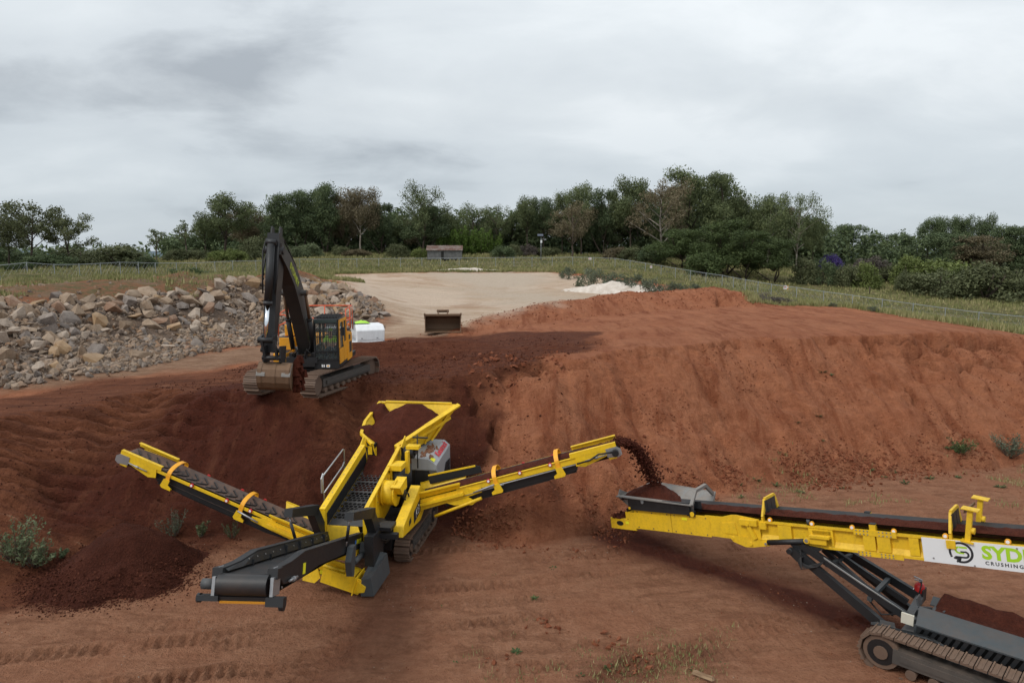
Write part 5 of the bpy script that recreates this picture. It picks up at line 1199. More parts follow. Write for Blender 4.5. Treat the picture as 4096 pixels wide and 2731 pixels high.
def soil_in_hopper():
    """The load of soil in the hopper, running down on to the deck."""
    xs = np.linspace(-1.25, 1.95, 74); ys = np.linspace(.9, 4.82, 86); X, Y = np.meshgrid(xs, ys)
    poly = [(HG[k].x, HG[k].y) for k in ('FL', 'L1', 'L2', 'L3', 'BL', 'BR', 'R1', 'FR')]
    inside = poly_side(X, Y, [(x, y) for x, y in poly])
    dome = 3.05 + .80 * np.exp(-(((X - .30) / .95) ** 2 + ((Y - 4.1) / 1.0) ** 2)) + .12 * (Y - 3) + fbm(X * 2, Y * 2, 5, 4) * .10 + fbm(X * 9, Y * 9, 6, 2) * .04
    # rim height by distance along y; keep the soil under the right wall, over the left one
    rimz = 2.92 + (Y - 2.55) * .41
    z = np.minimum(dome, rimz + np.clip(inside, -.2, 3) * .62 - .03 + .14 * sstep(X, .1, -.7))
    mouth = 2.50 + (Y - 2.6) * .36 + fbm(X * 5, Y * 5, 8, 3) * .06
    deckz = np.interp(Y, [-.78, 2.45, 2.6], [ZD(-.78), ZD(2.45), ZD(2.45) + .08])
    flow = deckz + .015 + .16 * sstep(Y, 1.7, 2.6) + fbm(X * 6, Y * 6, 9, 3) * .06 - .09 * sstep(Y, 2.2, 1.2)
    z = np.where(Y > 3.1, z, np.where(Y > 2.6, z * sstep(Y, 2.6, 3.1) + (1 - sstep(Y, 2.6, 3.1)) * np.minimum(z, mouth), flow))
    # soil spilt over the left rim in two places
    zl = np.interp(Y, [2.55, 2.95, 3.55, 4.25, 4.8], [2.92, 3.16, 3.42, 3.66, 3.84]); over = (sstep(Y, 3.0, 3.12) * sstep(Y, 3.42, 3.28) + sstep(Y, 3.95, 4.1) * sstep(Y, 4.72, 4.58)) * sstep(X, -.55, -.85)
    z = np.where(over > 0, np.maximum(z, z * (1 - over) + over * (zl + .07 + fbm(X * 7, Y * 7, 12, 3) * .08)), z)
    keep = np.where(Y > 2.6, (inside > .0) | ((over > .3) & (inside > -.17)) | ((inside > -.09) & (X < -.9) & (vnoise(X * 3, Y * 3, 4) > -.1)), (X > XL_ + .05) & (X < XR_ - .05))
    m = MB(); ny_, nx_ = X.shape; m.v = [tuple(p) for p in np.stack([X, Y, z], -1).reshape(-1, 3)]
    for j in range(ny_ - 1):
        for i in range(nx_ - 1):
            if keep[j, i] and keep[j, i+1] and keep[j+1, i] and keep[j+1, i+1]: m.f.append((j*nx_+i, j*nx_+i+1, (j+1)*nx_+i+1, (j+1)*nx_+i)); m.sm.append(True)
    o = m.build('soil_load', FRESH, None, fix=False); o.location = SF.o; o.rotation_euler = (0, 0, SF.rz)
    tag(o, kind='stuff')
soil_in_hopper()

# ================================================================ the tracked stacker conveyor
VOID = plain('dark_void', (.003, .003, .003), .9, 0, 0, spec=.05)
def stacker():
    F = Frame((3.7, 21.3, 0), 135)
    T = root('tracked_stacker', F.o, 'yellow tracked stockpiling conveyor with a white banner, under the falling soil', 'conveyor', F.rz)
    B = Beam((0, 0, 1.17), (0, 15, 3.93))
    c_ = .983
    def lz(y): return y / c_
    xs = .50
    # rails
    for s_ in (-1, 1):
        m = MB(); a = s_ * xs
        B.box(m, 3.0, 15, a - (.10 if s_ > 0 else 0), a + (.0 if s_ > 0 else .10), -.05, .0); B.box(m, 3.0, 15, a - (.10 if s_ > 0 else 0), a + (0 if s_ > 0 else .10), -.55, -.50); B.box(m, 3.0, 15, a - s_*.10 - .01, a - s_*.10 + .01, -.50, -.05)
        m.plate([B.pt(3.0, a - .09 * s_, -.38), B.pt(15, a - .09 * s_, -.38), B.pt(15, a, -.50), B.pt(3.0, a, -.50)], B.n * .008)
        rl = m.build('side_rail', YEL2, T)
        if s_ > 0:
            for l0, l1 in ((5.15, 5.5), (5.95, 6.55), (7.25, 7.52), (7.56, 7.85), (8.25, 8.45)):
                m = MB(); B.box(m, l0, l1, a - .10, a + .012, -.46, -.06); m.build('web_plate', YEL2, rl)
            m = MB(); B.box(m, 7.05, 8.0, a + .002, a + .022, -.10, .04); k = m.build('splice_plate', YEL2, rl)
            m2 = MB(); B.box(m2, 7.12, 8.1, a + .002, a + .022, -.60, -.48); k2 = m2.build('splice_plate', YEL2, rl)
            for q_, hh in ((k, (-.07, .01)), (k2, (-.57, -.51))):
                m = MB(); bolts(m, [B.pt(7.12 + .085 * i, a + .022, h) for i in range(10) for h in hh if i not in (4, 5)], B.a, .016); tag(m.build('bolts', ZINC, q_), kind='stuff')
            m = MB(); B.box(m, 6.0, 6.5, a, a + .16, -.26, -.20); B.box(m, 6.05, 6.5, a, a + .012, -.45, -.1); m.cyl(B.pt(5.92, a + .02, -.35), B.pt(5.92, a + .14, -.35), .075, 14); B.box(m, 5.92, 6.4, a + .03, a + .11, -.42, -.28); m.build('cylinder_lug', YEL2, rl)
    # tail panels
    for l0, l1 in ((.60, 1.90), (1.915, 3.18)):
        m = MB(); B.box(m, l0, l1, xs + .0, xs + .022, -.585, .005); p_ = m.build('tail_panel', YEL2, T)
        m = MB(); bolts(m, [B.pt(l0 + .12 + i * (l1 - l0 - .24) / 2, xs + .022, h) for i in range(3) for h in (-.53, -.06)], B.a, .02); tag(m.build('bolts', RUST, p_), kind='stuff')
        m = MB(); B.box(m, l0, l1, -xs - .02, -xs, -.585, .005); m.build('tail_panel', YEL2, T)
    m = MB(); B.box(m, 2.28, 2.45, xs + .024, xs + .028, -.17, -.10); m.split('sticker', YELP, T)
    m = MB(); B.box(m, .3, 3.1, -xs + .01, xs - .01, -.56, -.50); B.box(m, .3, .34, -xs, xs, -.5, 0); m.build('tail_floor', BLK2, T)
    m = MB(); B.box(m, -.36, .60, xs - .30, xs + .015, -.66, -.33); B.box(m, -.36, .60, -xs, -xs + .12, -.66, -.33); B.box(m, .25, .6, xs - .25, xs + .01, -.34, -.10); B.box(m, -.30, -.2, -xs, xs, -.6, -.4)
    te = m.build('tail_box', YEL2, T)
    m = MB(); k = [B.pt(.0 + .13 * math.cos(b) , xs + .017, -.48 + .075 * math.sin(b)) for b in [math.pi * i / 8 for i in range(16)]]; m.plate(k, B.a * .004); m.build('slot', BLK2, te)
    m = MB(); B.box(m, .22, .34, xs + .017, xs + .021, -.48, -.40); m.build('sticker', YELP, te)
    m = MB(); rr = random.Random(8)
    for i in range(40): q = B.pt(-.25 + .7 * rr.random(), .1 + .38 * rr.random(), -.33); m.cyl(q, q + V((0, 0, .05 + .1 * rr.random())), .09, 6, .03)
    tag(m.build('spilled_soil', FRESH, te), kind='stuff')
    # belt
    def cross(l, h=0): return [B.pt(l, -.44, .17 + h), B.pt(l, -.20, .03 + h), B.pt(l, 0, .02 + h), B.pt(l, .20, .03 + h), B.pt(l, .44, .17 + h)]
    m = MB(); m.shell([cross(.3 + 14.7 * i / 30) for i in range(31)]); m.shell([cross(.3 + 14.7 * i / 30, -.02)[::-1] for i in range(31)]); m.build('belt', RUB, T, fix=False)
    m = MB(); B.box(m, .3, 15, -.38, .38, -.44, -.42); m.build('return_belt', RUB, T)
    soil_strip('belt_load', T, B, 2.3, 15, .36, .11, 12, h0=.075, steps=110)
    for i, l in enumerate((4.95, 6.05, 7.02, 7.95, 9.0, 10.15, 11.3)):
        for s_ in (1, -1):
            m = MB(); m.cyl(B.pt(l, s_ * .45, .055), B.pt(l, s_ * .50, .055), .06, 12); rc = m.build('roller_cap', ORG, T); m = MB(); m.cyl(B.pt(l, s_ * .50, .055), B.pt(l, s_ * .51, .055), .036, 10); m.build('cap_face', WHITET, rc)
    # receiving hopper
    m = MB(); P0 = lambda x, y, z: V((x, y, z))
    m.plate([P0(-.45, .35, 1.42), P0(-.45, 2.68, 1.76), P0(-.97, 2.50, 1.92), P0(-.97, .25, 1.72)], (0, .0, .03)); m.bar(P0(-.97, .22, 1.72), P0(-.97, 2.5, 1.92), .05, .05); m.plate([P0(-.45, 2.66, 1.6), P0(-.45, 2.66, 1.78), P0(-.97, 2.48, 1.93), P0(-.9, 2.5, 1.7)], (0, .03, 0))
    m.plate([P0(.46, .35, 1.30), P0(.46, 2.62, 1.72), P0(.52, 2.58, 1.94), P0(.52, .10, 1.57)], (-.03, 0, 0)); m.bar(P0(.58, .02, 1.585), P0(.58, 2.62, 1.965), .17, .03)
    m.plate([P0(-.97, .25, 1.72), P0(-.45, .38, 1.35), P0(.46, .38, 1.30), P0(.60, .05, 1.57)], (0, -.03, 0))
    m.plate([P0(.60, .02, 1.56), P0(.45, -.02, 1.76), P0(.15, .05, 1.60)], (0, .03, 0))
    m.build('receiving_hopper', WORNGREY, T)
    m = MB(); m.bar(P0(.55, 2.58, 1.93), P0(.30, 2.55, 2.32), .09, .09); m.bar(P0(.30, 2.55, 2.30), P0(-.30, 2.5, 2.30), .09, .09); m.bar(P0(-.30, 2.5, 2.32), P0(-.80, 2.5, 1.93), .09, .09); m.build('hopper_arch', WORNGREY, T)
    m = MB(); B.box(m, .48, 2.62, xs + .03, xs + .11, .01, .36); B.box(m, 2.5, 2.75, xs - .02, xs + .08, -.02, .12); B.box(m, 2.6, 2.85, xs - .2, xs - .17, .05, .35); gd = m.build('slotted_guard', BLK, T)
    m = MB()
    for g_ in (.62, 1.10, 1.66, 2.14):
        for i in range(8): B.box(m, g_ + i * .05, g_ + i * .05 + .024, xs + .111, xs + .114, .13, .29)
    m.split('slot', BLK2, gd)
    m = MB(); m.cyl(B.pt(2.68, xs + .08, .04), B.pt(2.68, xs + .10, .04), .07, 14); m.cyl(B.pt(.52, xs + .11, .06), B.pt(.52, xs + .13, .06), .04, 10); m.split('end_cap', YEL2, gd)
    m = MB(); m.tube([B.pt(1.0, xs + .12, .38), B.pt(1.0, xs + .14, .24), B.pt(1.06, xs + .14, .24), B.pt(1.06, xs + .12, .38)], .012, 6); m.build('lifting_eye', ZINC, gd)
    # folding joint
    m = MB(); B.side(m, [(3.1, .0), (3.55, .02), (3.85, .10), (4.0, .11), (4.65, .04), (4.65, -.50), (3.75, -.56), (3.1, -.55)], xs - .02, .035); B.side(m, [(3.55, -.14), (3.95, -.10), (4.0, -.42), (3.6, -.42)], xs + .016, .02)
    k = m.build('fold_joint', YEL2, T)
    m = MB(); B.side(m, [(3.75, -.48), (3.95, -.44), (4.55, -.50), (4.88, -.52), (4.90, -.62), (4.40, -.72), (4.2, -.73), (3.85, -.62)], xs + .03, .03); m.cyl(B.pt(4.36, xs + .03, -.62), B.pt(4.36, xs + .09, -.62), .06, 12); m.cyl(B.pt(4.80, xs + .03, -.57), B.pt(4.80, xs + .09, -.57), .05, 12); m.cyl(B.pt(3.85, xs + .03, -.52), B.pt(3.85, xs + .08, -.52), .05, 12); m.build('fold_link', YEL2, T)
    m = MB(); B.box(m, 4.12, 4.62, xs - .02, xs + .12, -.12, .03); m.cyl(B.pt(4.35, xs + .12, -.08), B.pt(4.35, xs + .14, -.08), .05, 14); m.bar(B.pt(4.35, xs + .06, -.1), B.pt(4.52, xs + .06, -.48), .10, .08, up=(1, 0, 0)); m.build('fold_latch', YEL2, T)
    m = MB(); m.cyl(B.pt(4.86, xs + .07, -.53), B.pt(5.92, xs + .07, -.38), .07, 14); m.build('fold_cylinder', BLK, T)
    m = MB(); m.cyl(B.pt(4.80, xs + .09, -.57), B.pt(4.80, xs + .10, -.57), .035, 10); m.cyl(B.pt(5.92, xs + .141, -.35), B.pt(5.92, xs + .15, -.35), .045, 10); m.split('pin_cap', ZINC, T)
    # arches with hanging rubber flaps
    for l in (4.75, 9.1):
        m = MB(); pr = [(xs - .04, -.14), (xs - .04, .10), (.24, .52), (-.30, .52), (-xs + .04, .12), (-xs + .04, -.1)]
        for i in range(5): m.bar(B.pt(l + (0 if i in (0, 4) else .0), pr[i][0], pr[i][1]), B.pt(l, pr[i+1][0], pr[i+1][1]), .10, .055, up=B.d)
        B.box(m, l - .09, l + .09, xs - .05, xs + .05, -.20, -.02); B.box(m, l - .07, l + .07, -xs - .05, -xs + .05, -.15, .1); ar = m.build('flap_arch', YEL2, T)
        for i in range(5):
            a0 = -.30 + i * .125; m = MB(); B.box(m, l + .02 + .008 * (i % 2), l + .032 + .008 * (i % 2), a0, a0 + .12, .16 + .03 * (i % 3), .50); m.build('rubber_flap', RUB, ar)
    # posts on top of the rails
    for s_ in (1, -1):
        m = MB(); q = B.pt(9.42, s_ * .48, 0); m.box((q.x - .05, q.y - .05, q.z - .02), (q.x + .05, q.y + .05, q.z + .70)); m.box((q.x - .12, q.y - .16, q.z + .70), (q.x + .12, q.y + .16, q.z + .72)); m.box((q.x - .10, q.y - .12, q.z - .03), (q.x + .10, q.y + .12, q.z)); m.cyl((q.x, q.y + .05, q.z + .24), (q.x, q.y + .12, q.z + .24), .07, 10); m.build('stand_post', YEL2, T)
    q = B.pt(9.42, .44, .62); q2 = B.pt(9.42, -.44, .58); m = MB(); m.bar(q, q2, .03, .07); m.build('stand_crossbar', RUSTB, T)
    for l, a in ((7.42, xs - .05), (7.0, -xs)):
        m = MB(); B.box(m, l, l + .14, a - .06, a + .06, -.02, .17); bx = m.build('marker_box', YEL2, T); m = MB(); B.box(m, l, l + .14, a - .06, a + .06, .17, .19); m.build('lid', BLK2, bx)
    m = MB(); m.cyl(B.pt(5.95, xs - .05, .02), B.pt(5.95, xs - .05, .14), .045, 10); m.cyl(B.pt(5.3, -xs, .02), B.pt(5.3, -xs, .12), .04, 10); m.split('sensor', SLATE, T)
    # banner
    l0, l1 = 8.52, 13.2; m = MB(); B.box(m, l0, l1, xs + .004, xs + .016, -.555, -.012); bn = m.build('banner', WHITEP, T)
    def sign_M(l, h, off=.018):
        M_ = Matrix((B.d, B.n, B.a)).transposed().to_4x4(); M_.translation = B.pt(l, xs + off, h); return M_
    text_mesh('banner_print', 'SYDNEY', .39, LIMEP, bn, sign_M(9.66, -.345), .001, 0, .016, 1.02)
    text_mesh('banner_print', 'CRUSHING', .105, DARKP, bn, sign_M(9.70, -.475), .001, 0, .003, 1.42)
    cx, cy = 9.27, -.27
    def arcband(r0, r1, a0, a1, c=(0, 0), n=26):
        return [[(c[0] + r * math.cos(R(a0 + (a1 - a0) * i / n)), c[1] + r * math.sin(R(a0 + (a1 - a0) * i / n))) for r in (r0, r1)] for i in range(n + 1)]
    def band(mb, rows): mb.shell([[B.pt(cx + x, xs + .018, cy + y) for x, y in r] for r in rows])
    m = MB(); band(m, arcband(.188, .235, -118, 200)); band(m, [[(-.215, -.075), (-.175, -.075)], [(-.21, -.125), (-.165, -.105)]]); band(m, [[(-.155, -.145), (-.14, -.105)], [(-.02, -.185), (.0, -.12)], [(-.10, -.235), (-.09, -.19)]])
    band(m, [[(-.01, .0), (-.01, .035)], [(.08, .0), (.08, .035)]]); band(m, arcband(.042, .082, 90, -90, (.075, -.042), 12)); band(m, [[(.075, -.084), (.075, -.124)], [(-.12, -.084), (-.12, -.124)]]); m.build('banner_logo', DARKP, bn, fix=False)
    m = MB(); band(m, [[(.115, .135), (.13, .095)], [(-.03, .135), (-.03, .095)]]); band(m, arcband(.042, .082, 90, 270, (-.035, .053), 12)); band(m, [[(-.035, .011), (-.035, -.029)], [(.06, .011), (.06, -.029)]]); m.build('banner_logo', LIMEP, bn, fix=False)
    m = MB(); bolts(m, [B.pt(l, xs + .016, h) for l, h in ((8.72, -.46), (9.42, -.03), (9.5, -.53), (10.3, -.06), (10.4, -.5), (11.4, -.05))], B.a, .02); tag(m.build('bolts', ZINC, bn), kind='stuff')
    # legs
    for nm, p, q, w_, h_ in (('leg', (.58, 5.55, 1.55), (.80, 7.95, .38), .13, .20), ('leg', (.55, 5.75, 1.72), (.72, 8.55, .72), .12, .16), ('leg', (-.62, 6.1, 1.52), (-.55, 8.25, .80), .12, .18), ('leg', (-.60, 5.9, 1.5), (-.50, 8.0, .45), .12, .16), ('leg', (.05, 6.1, 1.56), (.30, 7.9, .60), .10, .12), ('leg', (-.1, 6.2, 1.58), (-.3, 8.0, .7), .10, .12)):
        m = MB(); m.bar(p, q, w_, h_, h2=h_ * 1.15); m.build(nm, BLK, T)
    m = MB(); m.bar((.60, 6.4, 1.40), (-.62, 6.6, 1.38), .08, .08); m.bar((.72, 7.45, .95), (-.68, 7.5, 1.05), .10, .10); m.bar((.74, 8.3, .78), (-.60, 8.2, .80), .16, .14); m.bar((.2, 8.32, .80), (.2, 8.9, .95), .1, .1); m.split('leg_crossbeam', SLATE, T)
    m = MB(); B.side(m, [(5.45, -.50), (5.85, -.50), (6.3, -.54), (5.95, -.72), (5.62, -.70)], .44, .14); m.plate([(.68, 5.42, 1.52), (.68, 5.60, 1.64), (.68, 5.86, 1.48), (.68, 5.72, 1.32)], (.05, 0, 0)); m.cyl((.60, 5.52, 1.54), (.78, 5.52, 1.54), .07, 12); m.build('leg_lug', BLK, T)
    m = MB()
    for i in range(5):
        o_ = V((.64 + .012 * i, 0, .11 + .014 * i)); m.tube([V((.0, 6.35, 1.46)) + o_, V((.06, 7.3, 1.12)) + o_, V((.10, 8.35, .745)) + o_], .009, 5)
    m.split('hydraulic_pipe', plain('grey_pipe', (.42, .42, .41), .5, .3), T)
    m = MB(); rr = random.Random(5)
    for i in range(7): m.tube([(.60, 5.75, 1.62), (.72 + .03 * i, 5.72 + .03 * i, 1.36 - .02 * i), (.70, 5.98 + .04 * i, 1.28 + .01 * i), (.70, 6.35, 1.5)], .018, 5)
    m.tube([(.5, 7.4, .8), (.6, 7.7, .62), (.5, 8.0, .7), (.4, 8.3, .5)], .02, 5); m.split('hydraulic_hose', BLK2, T)
    m = MB(); m.plate([(.66, 6.30, 1.13), (.66, 6.62, .98), (.66, 6.66, 1.04), (.66, 6.34, 1.19)], (.012, 0, 0)); m.plate([(.745, 7.25, .66), (.745, 7.38, .60), (.745, 7.42, .69)], (.01, 0, 0)); m.split('sticker', YELP, T)
    # crawler and body
    M_ = Matrix.Identity(4)
    track(T, 1.55, 2.02, 8.12, 11.9, .43, .43, n=42, mat=RUST)
    track(T, -.62, -.16, 9.0, 12.4, .40, .40, n=42, mat=RUST)
    m = MB(); m.plate([(1.0, 7.75, .62), (1.62, 7.78, .86), (1.62, 8.9, 1.0), (1.62, 9.2, .92), (1.45, 9.3, .62), (.9, 8.6, .4)], (0, 0, -.05)); m.box((-.2, 8.3, .35), (1.5, 11.6, .75)); m.bar((.85, 7.9, .5), (1.5, 8.1, .7), .3, .24); m.build('undercarriage_frame', SLATE, T)
    m = MB(); m.box((1.28, 8.30, .95), (1.33, 8.55, 1.18)); m.build('control_plate', plain('cream_plate', (.62, .58, .48), .5), T)
    m = MB(); y1 = 13.2
    m.plate([(1.42, 8.55, .62), (1.42, y1, .66), (1.42, y1, 1.12), (1.42, 8.62, 1.06)], (-.04, 0, 0)); m.plate([(1.44, 8.62, 1.06), (1.44, y1, 1.12), (1.22, y1, 1.22), (1.22, 8.60, 1.16)], (0, 0, -.03)); m.plate([(1.22, 8.60, 1.16), (1.22, y1, 1.22), (.95, y1, 1.34), (.95, 8.55, 1.28)], (0, 0, -.03))
    m.plate([(1.42, 8.55, .62), (1.42, 8.62, 1.06), (1.22, 8.60, 1.16), (.95, 8.55, 1.28), (.2, 8.6, 1.0), (.2, 8.6, .62)], (0, .04, 0)); m.plate([(1.43, 8.55, .60), (1.43, y1, .64), (1.60, y1, .58), (1.60, 8.75, .54)], (0, 0, -.03)); m.plate([(.92, 8.5, 1.26), (.92, 8.46, 1.42), (.60, 8.44, 1.40), (.62, 8.5, 1.2)], (0, .03, 0))
    m.plate([(-.20, 8.5, .88), (-.20, y1, .95), (-.42, y1, 1.08), (-.42, 8.5, 1.0)], (0, 0, -.03)); m.box((-.3, 8.6, .7), (1.0, y1, .88)); bd = m.build('chassis_body', SLATE, T)
    m = MB(); m.plate([(1.422, 8.62, .70), (1.422, y1, .74), (1.422, y1, 1.06), (1.422, 8.64, 1.02)], (.004, 0, 0)); vp = m.build('vent_panel', BLK, bd)
    for i in range(20):
        l = 8.72 + i * .145; m = MB(); k = [(1.428, l + .036 * math.cos(b) + (.05 if math.sin(b) > 0 else -.05), .875 + .004 * i + (.095 if math.sin(b) > 0 else -.095) + .03 * math.sin(b)) for b in [2 * math.pi * j / 10 for j in range(10)]]; m.plate(k, (.004, 0, 0)); m.build('vent_slot', VOID, bd)
    xs_ = np.linspace(-.44, .98, 18); ys_ = np.linspace(8.62, 13.2, 46); rows = []
    for y in ys_:
        row = []
        for x in xs_:
            z = .97 + .12 * max(0, x) ** 2 + (.16 * sstep(-x, -.1, .40)) + float(fbm(np.array([x * 4]), np.array([y * 4]), 3, 3)[0]) * .06 + (y - 8.6) * .015
            row.append((x, y, z - (.22 if y < 8.7 else 0)))
        rows.append(row)
    m = MB(); m.shell(rows); m.sm = [True] * len(m.f); tag(m.build('spilled_soil', FRESH, bd, fix=False), kind='stuff')
    # load heaped in the hopper
    X, Y = np.meshgrid(np.linspace(-.98, .60, 44), np.linspace(.12, 2.7, 60))
    Zc = 2.12 - np.hypot((X + .10) * .80, (Y - .92) * .78) * .78 + fbm(X * 6, Y * 6, 4, 3) * .05
    wall_ = np.where(X < -.45, 1.40 + Y * .15 + (-.45 - X) * .45, 1.30 + Y * .17) - .02
    near_ = 1.56 + Y * .15 + .02
    Z = np.where(X > .40, np.minimum(Zc, near_), Zc); keep = (Z > wall_ + .0) & (Y < 2.65)
    m = MB(); m.v = [tuple(p) for p in np.stack([X, Y, np.maximum(Z, wall_)], -1).reshape(-1, 3)]; n_ = X.shape[1]
    for j in range(X.shape[0] - 1):
        for i in range(n_ - 1):
            if keep[j:j+2, i:i+2].sum() >= 2: m.f.append((j*n_+i, j*n_+i+1, (j+1)*n_+i+1, (j+1)*n_+i)); m.sm.append(True)
    o = m.build('soil_heap', FRESH, None, fix=False); o.location = F.o; o.rotation_euler = (0, 0, F.rz); tag(o, kind='stuff')
    return F, T, B
KF, KT, KB = stacker()

def extinguisher():
    p = KF.world((-.62, 8.16, .92)); T = root('fire_extinguisher', p, 'red fire extinguisher strapped to the far side of the stacker frame', 'fire extinguisher', KF.rz)
    m = MB(); m.tube([(0, 0, -.20), (0, 0, -.19), (0, 0, .13), (0, 0, .20), (0, 0, .235)], [.10, .115, .115, .085, .03], 14); b = m.build('cylinder', REDP, T)
    m = MB(); m.box((-.11, -.117, -.08), (.11, -.10, .06)); m.build('label_panel', WHITET, b)
    m = MB(); m.cyl((0, 0, .23), (0, 0, .28), .028, 8); m.bar((0, .05, .30), (0, -.14, .34), .03, .02); m.bar((0, .05, .27), (0, -.12, .27), .03, .02); m.build('handle', ZINC, T)
    m = MB(); m.tube([(0, .03, .27), (.09, .06, .22), (.13, .03, .02), (.12, .0, -.12)], .014, 6); m.box((-.14, .09, -.22), (.14, .12, .1)); m.box((-.13, -.125, -.12), (.13, .1, -.10)); m.build('hose_and_bracket', BLK2, T)
extinguisher()

def falling_soil():
    """Soil thrown off the right conveyor, falling into the stacker's hopper."""
    e = SF.world(BRC.pt(BRC.L + .1, 0, .06)); d = SF.world(BRC.pt(BRC.L + 1, 0, 0)) - SF.world(BRC.pt(BRC.L, 0, 0)); tgt = KF.world((-.10, .92, 2.05))
    T_ = math.sqrt(max(.05, 2 * (e.z - tgt.z + .15) / 9.8)) ; vx = (tgt.x - e.x) / T_; vy = (tgt.y - e.y) / T_; vz = (tgt.z - e.z) / T_ + 4.9 * T_
    m = MB(); r_ = random.Random(4); ico = [(0,0,1),(.9,0,.3),(.28,.85,.3),(-.73,.53,.3),(-.73,-.53,.3),(.28,-.85,.3),(.73,.53,-.5),(-.28,.85,-.5),(-.9,0,-.5),(-.28,-.85,-.5),(.73,-.53,-.5),(0,0,-1)]
    icf = [(0,1,2),(0,2,3),(0,3,4),(0,4,5),(0,5,1),(1,6,2),(2,7,3),(3,8,4),(4,9,5),(5,10,1),(2,6,7),(3,7,8),(4,8,9),(5,9,10),(1,10,6),(6,11,7),(7,11,8),(8,11,9),(9,11,10),(10,11,6)]
    for i in range(5200):
        t = r_.random() ** 1.05 * T_; s = .006 + .036 * r_.random() ** 3.4; sp = .05 + .10 * t / T_ * (1 + 1.5 * (r_.random() < .12))
        c = V((e.x + vx * t + r_.gauss(0, sp), e.y + vy * t + r_.gauss(0, .14), e.z + vz * t - 4.9 * t * t + r_.gauss(0, .045)))
        M_ = Matrix.Rotation(r_.random() * 6, 3, 'X') @ Matrix.Rotation(r_.random() * 6, 3, 'Z')
        m.add([c + (M_ @ V(p)) * s * (.7 + .6 * r_.random()) for p in ico], icf)
    tag(m.build('falling_soil', FRESH, None, fix=False), kind='stuff')
falling_soil()

# ================================================================ scattered pieces built from arrays
rng = np.random.default_rng(11)
def hull_rock(seed, n=13, flat=.75):
    """An angular stone of a few dozen triangles: the hull of a few random points."""
    r_ = random.Random(seed); bm = bmesh.new()
    sx, sy, sz = 1.0, .62 + .3 * r_.random(), flat * (.6 + .5 * r_.random())
    for i in range(n):
        p = V((r_.gauss(0, 1), r_.gauss(0, 1), r_.gauss(0, 1))).normalized() * (.82 + .18 * r_.random())
        bm.verts.new((max(-.86, min(.86, p.x)) * sx, max(-.80, min(.80, p.y)) * sy, max(-.72, min(.74, p.z)) * sz))
    g = bmesh.ops.convex_hull(bm, input=list(bm.verts)); 
    bmesh.ops.delete(bm, geom=[v for v in bm.verts if not v.link_faces], context='VERTS')
    bmesh.ops.triangulate(bm, faces=bm.faces); bm.verts.index_update()
    vs = np.array([v.co[:] for v in bm.verts]); fs = np.array([[v.index for v in f.verts] for f in bm.faces]); bm.free()
    return vs, fs
def raw_mesh(name, vs, fs, mat, smooth=False):
    """Mesh from arrays; fs is (n, 3) or (n, 4)."""
    me = bpy.data.meshes.new(name); k = fs.shape[1]
    me.vertices.add(len(vs)); me.vertices.foreach_set('co', np.ascontiguousarray(vs, np.float32).ravel())
    me.loops.add(fs.size); me.loops.foreach_set('vertex_index', np.ascontiguousarray(fs, np.int32).ravel())
    me.polygons.add(len(fs)); me.polygons.foreach_set('loop_start', np.arange(0, fs.size, k, dtype=np.int32))
    me.update(calc_edges=True); me.polygons.foreach_set('use_smooth', np.full(len(fs), smooth))
    if mat: me.materials.append(mat)
    return me
def rand_rot(n):
    q = rng.normal(size=(n, 4)); q /= np.linalg.norm(q, axis=1, keepdims=True); w, x, y, z = q.T
    return np.stack([np.stack([1-2*(y*y+z*z), 2*(x*y-z*w), 2*(x*z+y*w)], -1), np.stack([2*(x*y+z*w), 1-2*(x*x+z*z), 2*(y*z-x*w)], -1), np.stack([2*(x*z-y*w), 2*(y*z+x*w), 1-2*(x*x+y*y)], -1)], 1)
def scatter(name, pos, size, variants, mat, smooth=False, parent=None):
    """Many small stones or clods as one mesh."""
    n = len(pos); which = rng.integers(0, len(variants), n); VS, FS, b = [], [], 0; rot = rand_rot(n)
    for k, (vs, fs) in enumerate(variants):
        ix = np.nonzero(which == k)[0]
        if not len(ix): continue
        p = np.einsum('nij,vj->nvi', rot[ix], vs) * size[ix, None, None] + pos[ix, None, :]
        VS.append(p.reshape(-1, 3)); FS.append((fs[None] + (np.arange(len(ix)) * len(vs))[:, None, None] + b).reshape(-1, 3)); b += len(ix) * len(vs)
    return tag(link_mesh(name, raw_mesh(name, np.concatenate(VS), np.concatenate(FS), mat, smooth), parent), kind='stuff')
ROCKV = [hull_rock(i, 12 + i % 5, .95 if i % 3 else .45) for i in range(16)]
CLODV = [hull_rock(50 + i, 9, .8) for i in range(6)]
def sample(mask, n):
    """Random points of the ground sheet, weighted by mask and by the size of the cells."""
    ax = np.gradient(gx); ay = np.gradient(gy); w = (mask * ax[None, :] * ay[:, None]).ravel(); w = np.cumsum(w); k = np.searchsorted(w, rng.random(n) * w[-1])
    j, i = np.unravel_index(np.minimum(k, w.size - 1), mask.shape)
    return np.stack([GX[j, i] + (rng.random(n) - .5) * ax[i], GY[j, i] + (rng.random(n) - .5) * ay[j], GZ[j, i]], -1), j, i

